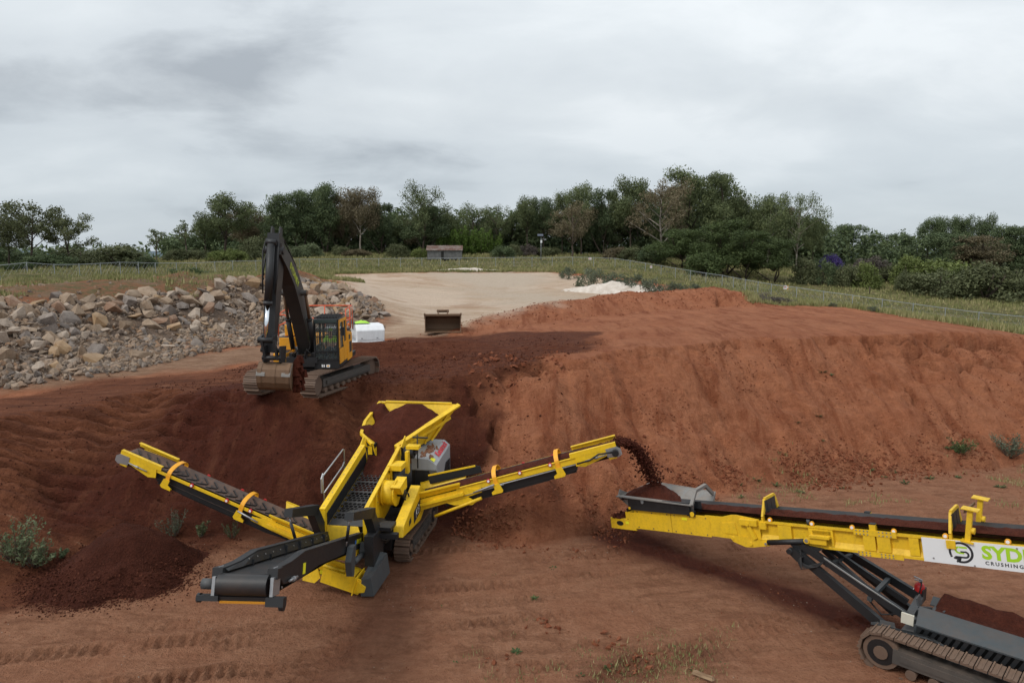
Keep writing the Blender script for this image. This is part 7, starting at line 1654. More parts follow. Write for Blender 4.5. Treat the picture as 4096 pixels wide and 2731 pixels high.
def woods():
    G1, G2 = 'tall gum trees of the wood behind the field', 'trees of the wood at the right horizon'
    TL = [
     # u, v base, v top, width, depth, kind, variant, leaf, bark, label
     (31, 262, 200, 44, 84, 'open', 0, 'olive', 'dark', 'open leaning tree with a bent dark trunk at the far left'),
     (70, 262, 213, 36, 86, 'open', 1, 'olive', 'dark', 'loose open tree right of the leaning tree at the far left'),
     (10, 264, 218, 38, 88, 'gum', 1, 'olive', 'dark', 'pale olive tree cut by the left picture edge'),
     (157, 262, 228.5, 15, 110, 'slim', 0, 'gum', 'mid', 'small slim lone tree standing against the sky on the left'),
     (187, 262, 221.5, 20, 116, 'slim', 1, 'gum', 'mid', 'slender gum tree left of the big round gum'),
     (206, 260, 216, 20, 122, 'gum', 2, 'gum', 'dark', 'narrow dark gum pressed against the left flank of the big round gum'),
     (227, 260, 195.5, 48, 120, 'gum', 0, 'gum', 'dark', 'big round-headed gum tree left of the excavator boom'),
     (251, 259, 208, 26, 128, 'feather', 0, 'brown', 'mid', 'thin brownish tree directly left of the excavator boom'),
     (281, 258, 193, 26, 126, 'feather', 1, 'dark', 'dark', 'ragged dark tree directly behind the top of the excavator boom'),
     (303, 257, 189, 34, 130, 'dense', 0, 'dark', 'dark', 'broad dark tree right of the excavator boom'),
     (326, 256, 183, 22, 130, 'feather', 2, 'dark', 'dark', 'tallest spiky dark tree of the clump behind the excavator'),
     (342, 256, 193, 26, 133, 'dense', 1, 'brown', 'mid', 'brown-tinged dense tree right of the spiky dark tree'),
     (361, 256, 187, 32, 128, 'gum', 3, 'brown', 'pale', 'rounded gum with a pale bare trunk behind the ute'),
     (381, 256, 203, 26, 130, 'dense', 2, 'dark', 'dark', 'dark tree at the right end of the clump behind the excavator'),
     (398, 256, 220, 22, 136, 'gum', 1, 'gum', 'mid', 'low tree in the sky gap left of the lone tall gum'),
     (424, 256, 184, 42, 126, 'limbs', 0, 'gum', 'dark', 'lone tall gum with an open top left of the shed'),
     (427, 256, 205, 40, 128, 'dense', 0, 'dark', 'dark', 'dark lower tree right in front of the lone tall gum'),
     (449, 256, 211, 20, 130, 'gum', 2, 'gum', 'dark', 'small dark gum just right of the lone tall gum'),
     (472, 256, 204, 32, 134, 'limbs', 1, 'gum', 'mid', 'wide umbrella-shaped gum behind the bamboo'),
     (497, 256, 205.5, 30, 134, 'limbs', 2, 'gum', 'mid', 'second umbrella-shaped gum, right of the bamboo'),
     (513, 256, 213, 16, 136, 'gum', 0, 'dark', 'mid', 'small gum in the dip left of the solar light pole'),
     (527, 257, 196, 24, 130, 'gum', 2, 'gum', 'dark', 'clumpy gum left of and above the solar light pole'),
     (543, 257, 197, 22, 131, 'gum', 3, 'dark', 'dark', 'dark clumpy gum straight behind the solar light pole'),
     (562, 257, 191, 18, 132, 'gum', 0, 'gum', 'dark', 'narrow gum with a high tuft right of the solar light pole'),
     (581, 257, 184.5, 28, 131, 'gum', 1, 'gum', 'dark', 'high gum with layered tufts behind the brown spreading tree'),
     (572, 256, 203, 42, 124, 'limbs', 3, 'brown', 'mid', 'brown spreading tree with a short trunk in front of the wood'),
     (603, 257, 189.5, 28, 131, 'dense', 2, 'dark', 'dark', 'dark gum between the layered gum and the tall domed gum'),
     (630, 257, 177.5, 34, 129, 'gum', 3, 'gum', 'dark', 'tall gum left of the pale-limbed tree'),
     (661, 258, 179, 52, 122, 'limbs', 0, 'brown', 'pale', 'pale-limbed tree with thin brown foliage in the wood'),
     (687, 260, 168, 54, 128, 'dense', 1, 'gum', 'dark', 'largest domed gum, the highest crown of the wood'),
     (724, 262, 173, 44, 126, 'dense', 2, 'gum', 'dark', 'big rounded gum at the right shoulder of the highest crown'),
     (739, 262, 200, 30, 126, 'gum', 2, 'gum', 'dark', 'drooping right-hand edge tree of the main wood'),
     (768, 266, 193.5, 30, 122, 'gum', 3, 'gum', 'pale', 'left half of the free-standing gum pair right of the wood'),
     (796, 267, 193.5, 40, 122, 'limbs', 2, 'gum', 'pale', 'right half of the free-standing gum pair, with pale stems'),
     (812, 268, 216, 18, 122, 'gum', 1, 'gum', 'dark', 'low side gum at the foot of the free-standing pair'),
     (841, 268, 223.5, 42, 150, 'dense', 0, 'dark', 'dark', 'broad far tree above the violet jacaranda'), (868, 268, 233, 18, 155, 'dense', 1, 'dark', 'dark', 'small far tree right of the broad far tree'),
     (886, 270, 234, 24, 155, 'dense', 2, 'dark', 'dark', 'far dark tree in the lowest dip of the right horizon'), (905, 270, 234.5, 20, 155, 'gum', 1, 'dark', 'dark', 'thin far tree just left of the right-hand far wood'),
     (926, 272, 217, 22, 148, 'gum', 2, 'dark', 'dark', 'first tufted gum of the right-hand far wood'), (941, 272, 216, 22, 148, 'gum', 3, 'dark', 'dark', 'second tufted gum of the right-hand far wood'),
     (957, 272, 216, 20, 148, 'gum', 0, 'dark', 'dark', 'third tufted gum of the right-hand far wood'), (975, 272, 216.5, 24, 146, 'gum', 1, 'dark', 'dark', 'fourth tufted gum of the right-hand far wood'),
     (996, 274, 223.5, 34, 142, 'dense', 0, 'dark', 'dark', 'wide dark crown near the right picture edge'), (1021, 276, 227, 36, 140, 'dense', 2, 'dark', 'dark', 'dark crown cut by the right picture edge'),
     (945, 274, 232, 50, 140, 'dense', 1, 'dark', 'dark', 'low broad dark tree under the tufted far gums'), (978, 275, 236, 50, 136, 'dense', 2, 'brown', 'dark', 'brownish dark tree behind the biggest right bush')]
    for u, vb, vt, w, y, kind, v, leaf, bk, lab in TL: plant('tree', kind, v, u, vb, vt, w, y, leaf, bk, lab, 'tree')
    SKY = [(200, 224), (212, 214), (228, 202), (250, 213), (270, 205), (285, 198), (303, 196), (322, 193), (345, 195), (362, 195), (380, 207), (395, 224), (410, 206), (425, 200), (440, 210), (455, 218), (470, 213), (487, 214), (500, 214), (515, 220), (530, 206), (545, 205),
           (562, 203), (580, 196), (600, 197), (620, 193), (640, 188), (665, 181), (690, 178), (715, 182), (735, 194), (750, 208), (770, 204), (795, 202), (812, 218), (825, 234)]
    NM = [(206, 'narrow dark gum'), (227, 'big round-headed gum'), (251, 'thin brownish tree'), (281, 'ragged dark tree'), (303, 'broad dark tree'), (326, 'tallest spiky tree'), (342, 'brown-tinged dense tree'), (361, 'pale-trunked rounded gum'), (381, 'dark tree at the clump end'), (398, 'low tree in the gap'), (424, 'lone tall gum'),
          (449, 'small dark gum'), (472, 'first umbrella gum'), (497, 'second umbrella gum'), (513, 'small gum in the dip'), (527, 'clumpy gum'), (543, 'gum behind the light pole'), (562, 'narrow high-tufted gum'), (581, 'layered gum'), (603, 'dark middle gum'), (630, 'tall gum'), (661, 'pale-limbed tree'), (687, 'largest domed gum'), (724, 'big rounded gum'), (739, 'drooping edge tree'), (768, 'left gum of the pair'), (796, 'right gum of the pair'), (812, 'low side gum')]
    for k in range(40):
        u = 206 + k * 15.4; vt = float(np.interp(u, [a for a, b in SKY], [b for a, b in SKY])) + 3 + (k * 7 % 11); nu, nn = min(NM, key=lambda q: abs(q[0] - u)); sd_ = 'straight behind' if abs(nu - u) < 2.5 else ('just right of and behind' if u > nu else 'just left of and behind')
        cn = ['dark', 'grey-green', 'brownish', 'grey-green'][k % 4]; fm_ = ['lobed', 'open-limbed', 'broad'][k % 3]
        plant('tree', ['dense', 'gum', 'dense'][k % 3], k % 3, u, 257, vt, 24 + k * 5 % 9, 137 + k * 3 % 7, ['dark', 'gum', 'brown', 'gum'][k % 4], ['dark', 'pale', 'mid'][k % 3], f'{cn} {fm_} back-row tree {sd_} the {nn}', 'tree', 'trees filling the back row of the wood')
    FR = [(681, 266, 228, 46, 111, 'dense', 0, 'green', 'left green tree with forked stems in front of the wood'), (726, 270, 219.5, 58, 108, 'dense', 1, 'green', 'biggest green tree in front of the wood'),
          (745, 272, 231, 42, 104, 'dense', 2, 'green', 'green tree at the right of the biggest green one'), (774, 272, 237.5, 40, 103, 'dense', 0, 'green', 'lowest green tree, at the right end of the green row'), (704, 268, 240, 30, 104, 'bush', 0, 'green', 'bright green bush at the foot of the green row')]
    for u, vb, vt, w, y, kind, v, leaf, lab in FR: plant('tree', kind, v, u, vb, vt, w, y, leaf, 'dark', lab, 'tree')
    BU = [(78, 270, 240.5, 36, 92, 'bush', 0, 'olive', 'left half of the big round bush beyond the left fence'), (117, 269.5, 239.5, 46, 93, 'bush', 1, 'olive', 'right half of the big round bush beyond the left fence'), (146, 267, 252, 18, 94, 'bush', 2, 'dark', 'low dark bush at the right end of the big round bush'),
          (23, 272, 260, 26, 80, 'bush', 1, 'green', 'small bright bush by the left fence'), (3, 272, 261, 20, 78, 'bush', 2, 'green', 'bright bush at the left picture edge'), (50, 270, 248, 36, 84, 'bush', 0, 'dark', 'dark bush under the leaning tree'), (15, 268, 243, 46, 92, 'bush', 2, 'dark', 'dark undergrowth bush at the left picture edge'),
          (186, 277.5, 263, 27, 74, 'bush', 0, 'green', 'single round green shrub in the grass left of the excavator'),
          (178, 262, 246, 22, 114, 'bush', 1, 'olive', 'pale low bush under the slender gum'), (198, 261, 245, 24, 116, 'bush', 2, 'olive', 'grey-green bush under the big round gum'), (222, 261, 246, 20, 112, 'bush', 0, 'bright', 'yellow-green bush under the big round gum'), (236, 261, 245, 20, 112, 'bush', 2, 'bright', 'second yellow-green bush, nearer the excavator boom'),
          (254, 260, 231, 26, 116, 'bush', 1, 'olive', 'tall olive bush directly left of the excavator boom'), (288, 256, 240, 18, 118, 'bush', 0, 'pale', 'round pale bush just right of the excavator arm'), (309, 256, 240, 24, 120, 'bush', 1, 'pale', 'round pale bush in the grass behind the excavator cab'), (341, 256, 242, 16, 124, 'bush', 2, 'olive', 'dull bush right of the round pale bushes'), (357, 256, 246, 28, 124, 'bush', 0, 'brown', 'brown low thicket behind the ute'),
          (397, 255, 240.5, 22, 122, 'bush', 1, 'olive', 'round olive bush left of the shed'), (420, 254, 244, 14, 121, 'bush', 2, 'bright', 'small yellow-green bush at the left wall of the shed'), (502, 255, 240.5, 18, 122, 'bush', 0, 'dark', 'dark round bush right of the bamboo'), (514, 255, 241, 14, 125, 'bush', 1, 'olive', 'olive bush between the bamboo and the grey twiggy bush'), (528, 255, 241, 18, 126, 'bush', 2, 'greybare', 'grey twiggy bush left of the solar light pole'), (549, 255, 243, 18, 126, 'bush', 0, 'olive', 'low bush right of the solar light pole'),
          (617, 257, 244, 26, 122, 'bush', 1, 'brown', 'brown-green bush left of the green trees'), (636, 258, 240.5, 26, 120, 'bush', 2, 'olive', 'olive bush between the brown bush and the green trees'), (652, 260, 238, 22, 116, 'bush', 0, 'dark', 'dark bush hugging the left green tree'),
          (804, 270, 250, 24, 104, 'bush', 1, 'olive', 'first olive bush right of the green row'), (824, 272, 251, 21, 103, 'bush', 2, 'dark', 'dark round bush below the violet jacaranda'), (848, 273, 255, 20, 101, 'bush', 0, 'olive', 'olive bush under the violet jacaranda, left of the grey twigs'), (866, 274, 256, 23, 100, 'bush', 1, 'bright', 'yellow-green bush in front of the grey twigs'), (868, 273, 249.5, 34, 108, 'bush', 2, 'greybare', 'grey leafless thicket behind the yellow-green bush'), (889, 274, 257, 18, 106, 'bush', 0, 'olive', 'narrow bush left of the big bright bush'),
          (910, 277, 248, 28, 102, 'bush', 1, 'bright', 'left dome of the big bright bush on the right'), (940, 278, 249, 48, 102, 'bush', 0, 'bright', 'broad right dome of the big bright bush'), (938, 283, 261, 46, 94, 'bush', 2, 'olive', 'dull green bush in front of the big bright bush'), (985, 288, 253.5, 54, 92, 'bush', 1, 'olive', 'largest dull green bush near the right picture edge'), (1020, 288, 259, 30, 92, 'bush', 0, 'olive', 'dull bush cut by the right picture edge'), (908, 278, 264, 20, 97, 'bush', 2, 'olive', 'small bush at the left foot of the big bright bush')]
    for u, vb, vt, w, y, kind, v, leaf, lab in BU: plant('bush', kind, v, u, vb, vt, w, y, leaf, 'mid', lab, 'bush')
    for k, (u, vb, vt, w, v) in enumerate(((448, 255, 229, 20, 0), (462, 255, 226, 24, 1), (478, 255, 229, 24, 0), (491, 255, 234, 18, 1))):
        plant('bamboo_clump', 'bamboo', v, u, vb, vt, w, 129 + k, 'bamboo', 'mid', ['first bamboo clump, at the shed roof', 'second bamboo clump, the tallest one', 'third bamboo clump, right of the tallest', 'last and lowest bamboo clump on the right'][k], 'bamboo')
    plant('jacaranda', 'bush', 0, 832, 262, 247.5, 16, 124, 'violet', 'mid', 'jacaranda in violet bloom above the olive bushes on the right', 'tree')
    SC = [(569, 269, 262, 16, 86, 0), (592, 277, 261.5, 26, 76, 1), (611, 277, 266, 24, 74, 2), (632, 281, 267, 28, 71, 0), (651, 287, 272, 24, 67, 1), (672, 288, 275, 20, 65, 2), (693, 290, 278, 28, 64, 0), (757, 301, 289.5, 38, 61, 1), (779, 304, 294.5, 30, 59, 2), (833, 306, 303, 7, 55, 0), (873, 311, 306, 12, 52, 1)]
    lab = ['grey-green scrub at the far corner of the sand pad', 'high grey-green scrub behind the white sand heap', 'scrub above the middle of the white sand heap', 'scrub behind the right half of the white sand heap', 'scrub at the right tip of the white sand heap', 'scrub between the sand heap and the red windrow', 'scrub behind the peak of the red windrow', 'brownish scrub at the right foot of the red windrow', 'low brownish scrub along the back edge of the red bank', 'tiny scrub tuft at a fence post behind the red bank', 'small scrub tuft farther right behind the red bank']
    for k, (u, vb, vt, w, y, v) in enumerate(SC): plant('scrub', 'scrub', v, u, vb, vt, w, y, 'salt' if k not in (7, 8) else 'greybare', 'mid', lab[k], 'shrub')
    # the far side of the wood: reads as one dark mass between and behind the trunks
    xs_, cl = [], []
    r_ = random.Random(77)
    for i in range(1150):
        u = r_.uniform(168, 830); y = r_.uniform(134, 150); x = (u - 512) / FPX * y; hz = gz(x, y) if i % 6 == 0 else hz; h = r_.uniform(.2, 2.6) if i % 2 else r_.uniform(.5, 8.0 if u > 265 else 2.5); s = r_.uniform(1.1, 2.2); cl.append((x, y, hz + h, s * 1.3, s, s))
    for i in range(420):
        u = r_.uniform(815, 1150); y = r_.uniform(140, 165); x = (u - 512) / FPX * y; hz = gz(x, y) if i % 6 == 0 else hz; cl.append((x, y, hz + r_.uniform(.5, 7.5), 2.2, 1.6, 1.6))
    for i in range(120):
        u = r_.uniform(-120, 150); y = r_.uniform(95, 110); x = (u - 512) / FPX * y; hz = gz(x, y) if i % 6 == 0 else hz; cl.append((x, y, hz + r_.uniform(.3, 2.2), 1.6, 1.2, 1.0))
    vs, fs = leaf_cards(cl, .42, 5, 4.0); tag(link_mesh('distant_undergrowth', raw_mesh('distant_undergrowth', vs, fs, LEAF['dark'])), kind='stuff')
woods()

# ---------------------------------------------------------------- grass
def grass_blades():
    t = NT('field_grass'); p = t.pos(); n = t.noise(t.map(p, (.6, .9, 1)), .30, 5, .65); isl = t.node('ShaderNodeNewGeometry').outputs['Random Per Island']
    f = t.math('ADD', t.math('MULTIPLY', n, .65), t.math('MULTIPLY', isl, .35)); c = t.ramp(f, [(.30, (.130, .155, .052)), (.44, (.215, .220, .085)), (.58, (.305, .270, .128)), (.76, (.40, .345, .185))]); t.done(c, .8, spec=.1); M_ = t.m
    def blades(name, pos, h, seed, per=6, wid=.03, lean=.45):
        g = np.random.default_rng(seed); n = len(pos) * per; P_ = np.repeat(pos, per, 0) + np.concatenate([g.normal(size=(n, 2)) * .10, np.zeros((n, 1))], 1); H = np.repeat(h, per) * (.6 + .7 * g.random(n)); a = g.random(n) * 6.283
        d = np.stack([np.cos(a), np.sin(a), np.zeros(n)], -1); ln = g.random(n) * lean; tip = P_ + d * (H * ln)[:, None] + np.array([0, 0, 1]) * H[:, None]; s = np.stack([-np.sin(a), np.cos(a), np.zeros(n)], -1) * (wid * (.6 + .8 * g.random(n)) * np.maximum(1, P_[:, 1] / 55))[:, None]
        vs = np.stack([P_ - s - [0, 0, .03], P_ + s - [0, 0, .03], tip], 1).reshape(-1, 3)
        tag(link_mesh(name, raw_mesh(name, vs, np.arange(n * 3).reshape(n, 3), M_)), kind='stuff')
    vw = (np.abs(GX) < GY * .82 + 4) & (GY < 135)
    wgt = grass * vw * np.clip(.55 + fbm(GX * .09, GY * .14, 45, 4) * 1.2, .1, 2) * np.where(GX > 15, 1.6, 1.0)
    p, j, i = sample(wgt, 30000); blades('field_grass', p, .20 + .26 * rng.random(30000), 3)
    edge = ((soilsite > .06) & (soilsite < .97)) * (GY < 110) * (GY > 40) * vw * 1.0; p, j, i = sample(edge, 5000); blades('edge_grass', p, .18 + .30 * rng.random(5000), 4)
    mg = mound * (fbm(GX * .35, GY * .35, 48, 3) > .12) * (GY < 66); p, j, i = sample(mg.astype(float), 2200); blades('mound_grass', p, .15 + .25 * rng.random(2200), 5)
    fg = zone(hits((520, 660), (600, 640), (700, 640), (700, 700), (520, 700)), 1.2) * (fbm(GX * .9, GY * .9, 49, 3) > .05); p, j, i = sample(fg.astype(float), 420); blades('floor_grass', p, .04 + .06 * rng.random(420), 6, 5, .010, 1.2)
    vg = np.clip(verge, 0, 1) * (fbm(GX * .6, GY * .6, 50, 3) > .18); p, j, i = sample(vg.astype(float), 260); blades('verge_grass', p, .06 + .10 * rng.random(260), 7, 6, .014, 1.0)
grass_blades()

# ---------------------------------------------------------------- weeds and shrubs in the pit
def weed(name, u, v, size, leaf, label, kind='weed', seed=0, tall=.6, n=46, lw=.16, group=None, bare=False):
    x, y, z = hit(u, v); r_ = random.Random(seed); m = MB(); T = root(name, (x, y, z), label, 'plant', 0, group)
    if kind == 'weed':
        for i in range(n):
            a = r_.random() * 6.283; L = size * (.45 + .6 * r_.random()); e = r_.uniform(.15, 1.2) * tall; d = V((math.cos(a) * math.cos(e), math.sin(a) * math.cos(e), math.sin(e))); s = V((-math.sin(a), math.cos(a), 0)) * L * lw
            b = d * L * .25; q = d * L * .72 + V((0, 0, -L * .03)); tip = d * L + V((0, 0, -L * .12)); m.add([V((0, 0, -.02)), b + s * .6, q + s, tip, q - s, b - s * .6], [(0, 1, 5), (1, 2, 4, 5), (2, 3, 4)])
        m.build('leaf_tuft', LEAF[leaf], T, fix=False)
    else:
        st = MB(); cl = []
        for i in range(n):
            a = r_.random() * 6.283; rr = size * (.25 + .6 * r_.random()); h = size * tall * (.5 + .9 * r_.random()); e = V((math.cos(a) * rr, math.sin(a) * rr, h)); limb_mesh(st, (e.x * .12, e.y * .12, -.03), e, .010, .004, size * .06, r_, 4)
            for k in range(4): c = e * (.45 + .18 * k); s = size * .11; cl.append((c.x, c.y, c.z, s, s, s * 1.1))
        st.build('stems', BARK['mid'], T, fix=False); vs, fs = leaf_cards(cl, .055 if not bare else .035, seed, .95 if not bare else .5, .2); link_mesh('leaves', raw_mesh('leaves', vs, fs, LEAF[leaf]), T)
    return T
def weeds():
    weed('shrub', 14, 561, 1.0, 'pale', 'large feathery grey-green shrub at the left picture edge', 'shrub', 1, .95, 34); weed('shrub', 33, 566, .85, 'pale', 'drooping green shrub at the left foot of the dark soil pile', 'shrub', 2, .75, 30)
    weed('shrub', 174, 537, .62, 'salt', 'dry twiggy bush below the empty left conveyor', 'shrub', 3, .95, 26, bare=True); weed('shrub', 200, 537, .36, 'olive', 'small weed bush right of the dry twiggy bush', 'shrub', 4, 1.1, 14); weed('shrub', 232, 537, .40, 'olive', 'small weed bush behind the feet of the left conveyor', 'shrub', 5, 1.0, 14, bare=True)
    weed('shrub', 1010, 457, .95, 'salt', 'grey-violet lavender-like bush at the right foot of the bank', 'shrub', 6, .75, 34); weed('shrub', 962, 454, .75, 'green', 'low dark green bush left of the grey-violet bush', 'shrub', 7, .6, 26)
    weed('shrub', 60, 557, .3, 'pale', 'thin pale weed on the slope behind the dark soil pile', 'shrub', 8, .6, 10)
    L1 = [(822, 372, .34, 'green weed high on the bank face'), (831, 375, .22, 'tiny weed beside the green one high on the bank face'), (818, 416, .24, 'weed halfway down the bank face'), (797, 422, .18, 'tiny weed lower left of the one halfway down the bank'), (822, 440, .16, 'faint weed low on the bank face'),
          (516, 652, .17, 'largest green weed in the middle of the foreground floor'), (608, 667, .16, 'green weed by the lower wheel marks in the foreground'), (493, 575, .12, 'small weed between the screener and the stacker'), (553, 568, .16, 'weed on the floor left of the dark spill band'), (535, 598, .15, 'pale weed in the centre of the floor'), (443, 606, .09, 'tiny weed right of the screener tracks'), (580, 676, .14, 'weed at the bottom picture edge')]
    for k, (u, v, s, lab) in enumerate(L1): weed('weed', u, v, s, 'green', lab, 'weed', 20 + k, .6, 26, .15)
    pts = [(739, 484), (757, 480), (776, 485), (741, 497), (870, 470), (884, 477), (893, 472), (930, 478), (958, 477), (905, 483), (842, 488), (800, 492), (1000, 487)]
    for k, (u, v) in enumerate(pts): weed('verge_weed', u, v, .20 + .10 * ((k * 7) % 5) / 5, 'green', 'small green weed along the foot of the right bank behind the stacker', 'weed', 50 + k, .55, 26, .12, 'weeds along the foot of the right bank')
    pts = [(470, 640), (455, 662), (700, 652), (676, 646), (722, 664), (660, 676), (748, 650), (690, 668), (590, 650)]
    for k, (u, v) in enumerate(pts): weed('floor_weed', u, v, .07 + .05 * ((k * 7) % 5) / 5, 'green', 'tiny green weed scattered on the foreground floor', 'weed', 70 + k, .5, 14, .14, 'tiny weeds scattered on the foreground floor')
weeds()

# ---------------------------------------------------------------- fence, signs, shed, light pole, log
def fence():
    gal = plain('galvanised_steel', (.34, .36, .37), .5, .3, .15); pts = [V((p[0], p[1], 0)) for p in fence_line[:-1]]; T = root('chain_link_fence', (pts[8].x, pts[8].y, gz(pts[8].x, pts[8].y)), 'grey chain-link fence with a top rail round the whole site', 'fence'); o_ = V(T.location)
    seg = []; 
    for a, b in zip(pts[:-1], pts[1:]):
        n = max(1, round((b - a).length / 2.9)); seg += [a.lerp(b, i / n) for i in range(n)]
    seg.append(pts[-1]); seg = [p for p in seg if abs(p.x) < p.y * .95 + 8]; xy = np.array([(p.x, p.y) for p in seg]); zz = ground(xy[:, 0], xy[:, 1])[0]; H = 1.38
    pm = MB(); pm.cyl((0, 0, -.2), (0, 0, H + .05), .038, 6); pm.cyl((0, 0, H + .05), (0, 0, H + .08), .048, 6); me = pm.mesh('post', gal); w = MB()
    for k, (p, z) in enumerate(zip(seg, zz)):
        o = link_mesh('post', me, T); o.location = V((p.x, p.y, z)) - o_
        if k + 1 < len(seg):
            a = V((p.x, p.y, z)) - o_; b = V((seg[k+1].x, seg[k+1].y, zz[k+1])) - o_; r_ = MB(); up = V((0, 0, H)); r_.cyl(a + up, b + up, .028, 6); r_.build('top_rail', gal, T)
            for i in range(5):
                f0, f1 = i / 5, min(1, i / 5 + .4); w.bar(a.lerp(b, f0), a.lerp(b, f1) + up, .008, .008); w.bar(a.lerp(b, f0) + up, a.lerp(b, f1), .008, .008)
            w.bar(a + up * .5, b + up * .5, .008, .008); w.bar(a + up * .03, b + up * .03, .008, .008)
    tag(w.build('wire_mesh', gal, T, fix=False), kind='stuff')
    om = plain('orange_sign_face', (.72, .30, .06), .5, 0, .05); rm = plain('red_sign_text', (.62, .05, .03), .5)
    def sign(u, v, y, w_, h_, two, label):
        x, yy, z = at(u, v, y=y); S = root('fence_sign', (x, yy - .07, z), label, 'sign', R(8)); m = MB(); m.box((-w_ / 2, 0, -h_ / 2), (w_ / 2, .012, h_ / 2)); pl = m.build('panel', WHITEP, S)
        m = MB(); m.box((-w_ * .34, -.004, .05 * h_), (w_ * .2, .0, .30 * h_)); m.box((-w_ * .34, -.004, -.28 * h_), (w_ * .05, .0, -.12 * h_)); m.split('sign_print', rm, pl)
        if two: m = MB(); m.box((w_ * .5 + .01, .002, -h_ / 2), (w_ * 1.02, .014, h_ * .52)); q = m.build('orange_panel', om, S); m = MB(); m.box((w_ * .62, -.003, -.2 * h_), (w_ * .9, .002, .25 * h_)); m.build('sign_print', WHITET, q)
    f = lambda u: np.interp(u, [615, 661, 722, 771, 852], [104, 100, 92, 82, 74])
    sign(785, 287.0, 81.3, .40, .46, True, 'white and orange safety sign pair hung on the right fence'); sign(590, 258.3, 104.6, .42, .32, False, 'small white sign on the fence above the scrub'); sign(651, 266.5, 100.3, .30, .34, False, 'tiny yellowish sign on the fence right of the scrub')
fence()
def shed():
    x, y, z = at(445, 253, y=119); z = gz(x, y); T = root('shed', (x, y, z), 'low grey corrugated shed with a rusty roof below the bamboo', 'shed', R(3)); w, d, h = 2.85, 2.4, 1.55
    cor = NT('grey_sheet'); n = cor.noise(cor.pos(), 1.5, 5, .6); cor = cor.done(cor.mix(cor.ramp(n, [(.4, 0.), (.65, 1.)]), (.10, .098, .095), (.17, .165, .16)), .6)
    rusty = NT('rusty_sheet'); n = rusty.noise(rusty.pos(), 1.1, 5, .6); rusty = rusty.done(rusty.mix(rusty.ramp(n, [(.42, 0.), (.6, 1.)]), (.10, .045, .028), (.17, .13, .11)), .75)
    def sheet(x0, x1, n_):
        return [x0 + (x1 - x0) * i / n_ for i in range(n_ + 1)]
    m = MB(); xs_ = sheet(-w, w, 44); m.shell([[(a, -d + (.025 if i % 2 else 0), 0) for i, a in enumerate(xs_)], [(a, -d + (.025 if i % 2 else 0), h) for i, a in enumerate(xs_)]]); m.build('wall', cor, T, fix=False)
    for s_ in (-1, 1): m = MB(); m.plate([(s_ * w, -d, 0), (s_ * w, d, 0), (s_ * w, d, h), (s_ * w, 0, h + .75), (s_ * w, -d, h)], (.03, 0, 0)); m.build('wall', cor, T)
    m = MB(); m.box((-w, d - .03, 0), (w, d, h)); m.build('wall', cor, T)
    for s_ in (-1, 1): m = MB(); xs_ = sheet(-w - .2, w + .2, 44); m.shell([[(a, s_ * (d + .25), h - .08 + (.03 if i % 2 else 0)) for i, a in enumerate(xs_)], [(a, 0, h + .78 + (.03 if i % 2 else 0)) for i, a in enumerate(xs_)]]); m.build('roof', rusty, T, fix=False)
    m = MB(); m.box((-.55, -d - .03, 0), (-.1, -d - .005, 1.3)); m.build('doorway', BLKD, T)
    m = MB(); m.box((1.2, -d - .03, .0), (1.3, -d - .01, h)); m.box((-1.6, -d - .03, .0), (-1.5, -d - .01, h)); m.split('wall_post', cor, T)
BLKD = plain('dark_opening', (.02, .018, .016), .9)
shed()
def light_pole():
    x, y, z = at(541, 254, y=116); z = gz(x, y); T = root('solar_light_pole', (x, y, z), 'pole with a tilted solar panel and lamp at the edge of the field', 'light pole'); g = plain('pole_steel', (.24, .245, .25), .5, .2); h = at(541, 236.5, y=y)[2] - z
    m = MB(); m.cyl((0, 0, -.1), (0, 0, h), .075, 8, .055); m.build('pole', g, T); m = MB(); m.plate([(-.6, -.25, h + .1), (.35, -.25, h + .1), (.35, .3, h + .42), (-.6, .3, h + .42)], (0, -.03, .05)); m.build('solar_panel', plain('solar_cells', (.05, .06, .09), .25), T)
    m = MB(); m.bar((0, 0, h - .4), (.75, -.2, h - .35), .06, .06); m.box((.5, -.35, h - .55), (.85, -.05, h - .35)); m.build('lamp', g, T); m = MB(); m.box((-.12, -.22, h - 1.0), (.18, -.04, h - .55)); m.build('battery_box', WHITEP, T)
light_pole()
def small_things():
    x, y, z = at(703, 676, z=.03); z = gz(x, y); T = root('wood_piece', (x, y, z + .04), 'short split piece of pale wood lying on the foreground floor', 'log', R(-35)); wd = NT('split_wood'); n = wd.noise(wd.map(wd.coord(), (1.5, 14, 14)), 2, 5, .6); wd = wd.done(wd.ramp(n, [(.35, (.16, .095, .05)), (.6, (.33, .22, .13))]), .85)
    m = MB(); m.add([(-.24, -.05, 0), (.22, -.06, -.01), (.26, .03, 0), (-.22, .06, 0), (-.20, -.03, .09), (.20, -.02, .10), (.24, .03, .05), (-.18, .04, .07)], [(0, 3, 2, 1), (4, 5, 6, 7), (0, 1, 5, 4), (1, 2, 6, 5), (2, 3, 7, 6), (3, 0, 4, 7)]); m.build('split_log', wd, T)
    x, y, z = at(870, 284.5, y=92); z = gz(x, y); T = root('field_post', (x, y, z), 'single weathered post standing alone in the grass field', 'post'); m = MB(); m.cyl((0, 0, -.1), (0, 0, 1.15), .07, 7, .06); m.build('timber', BARK['dark'], T)
small_things()
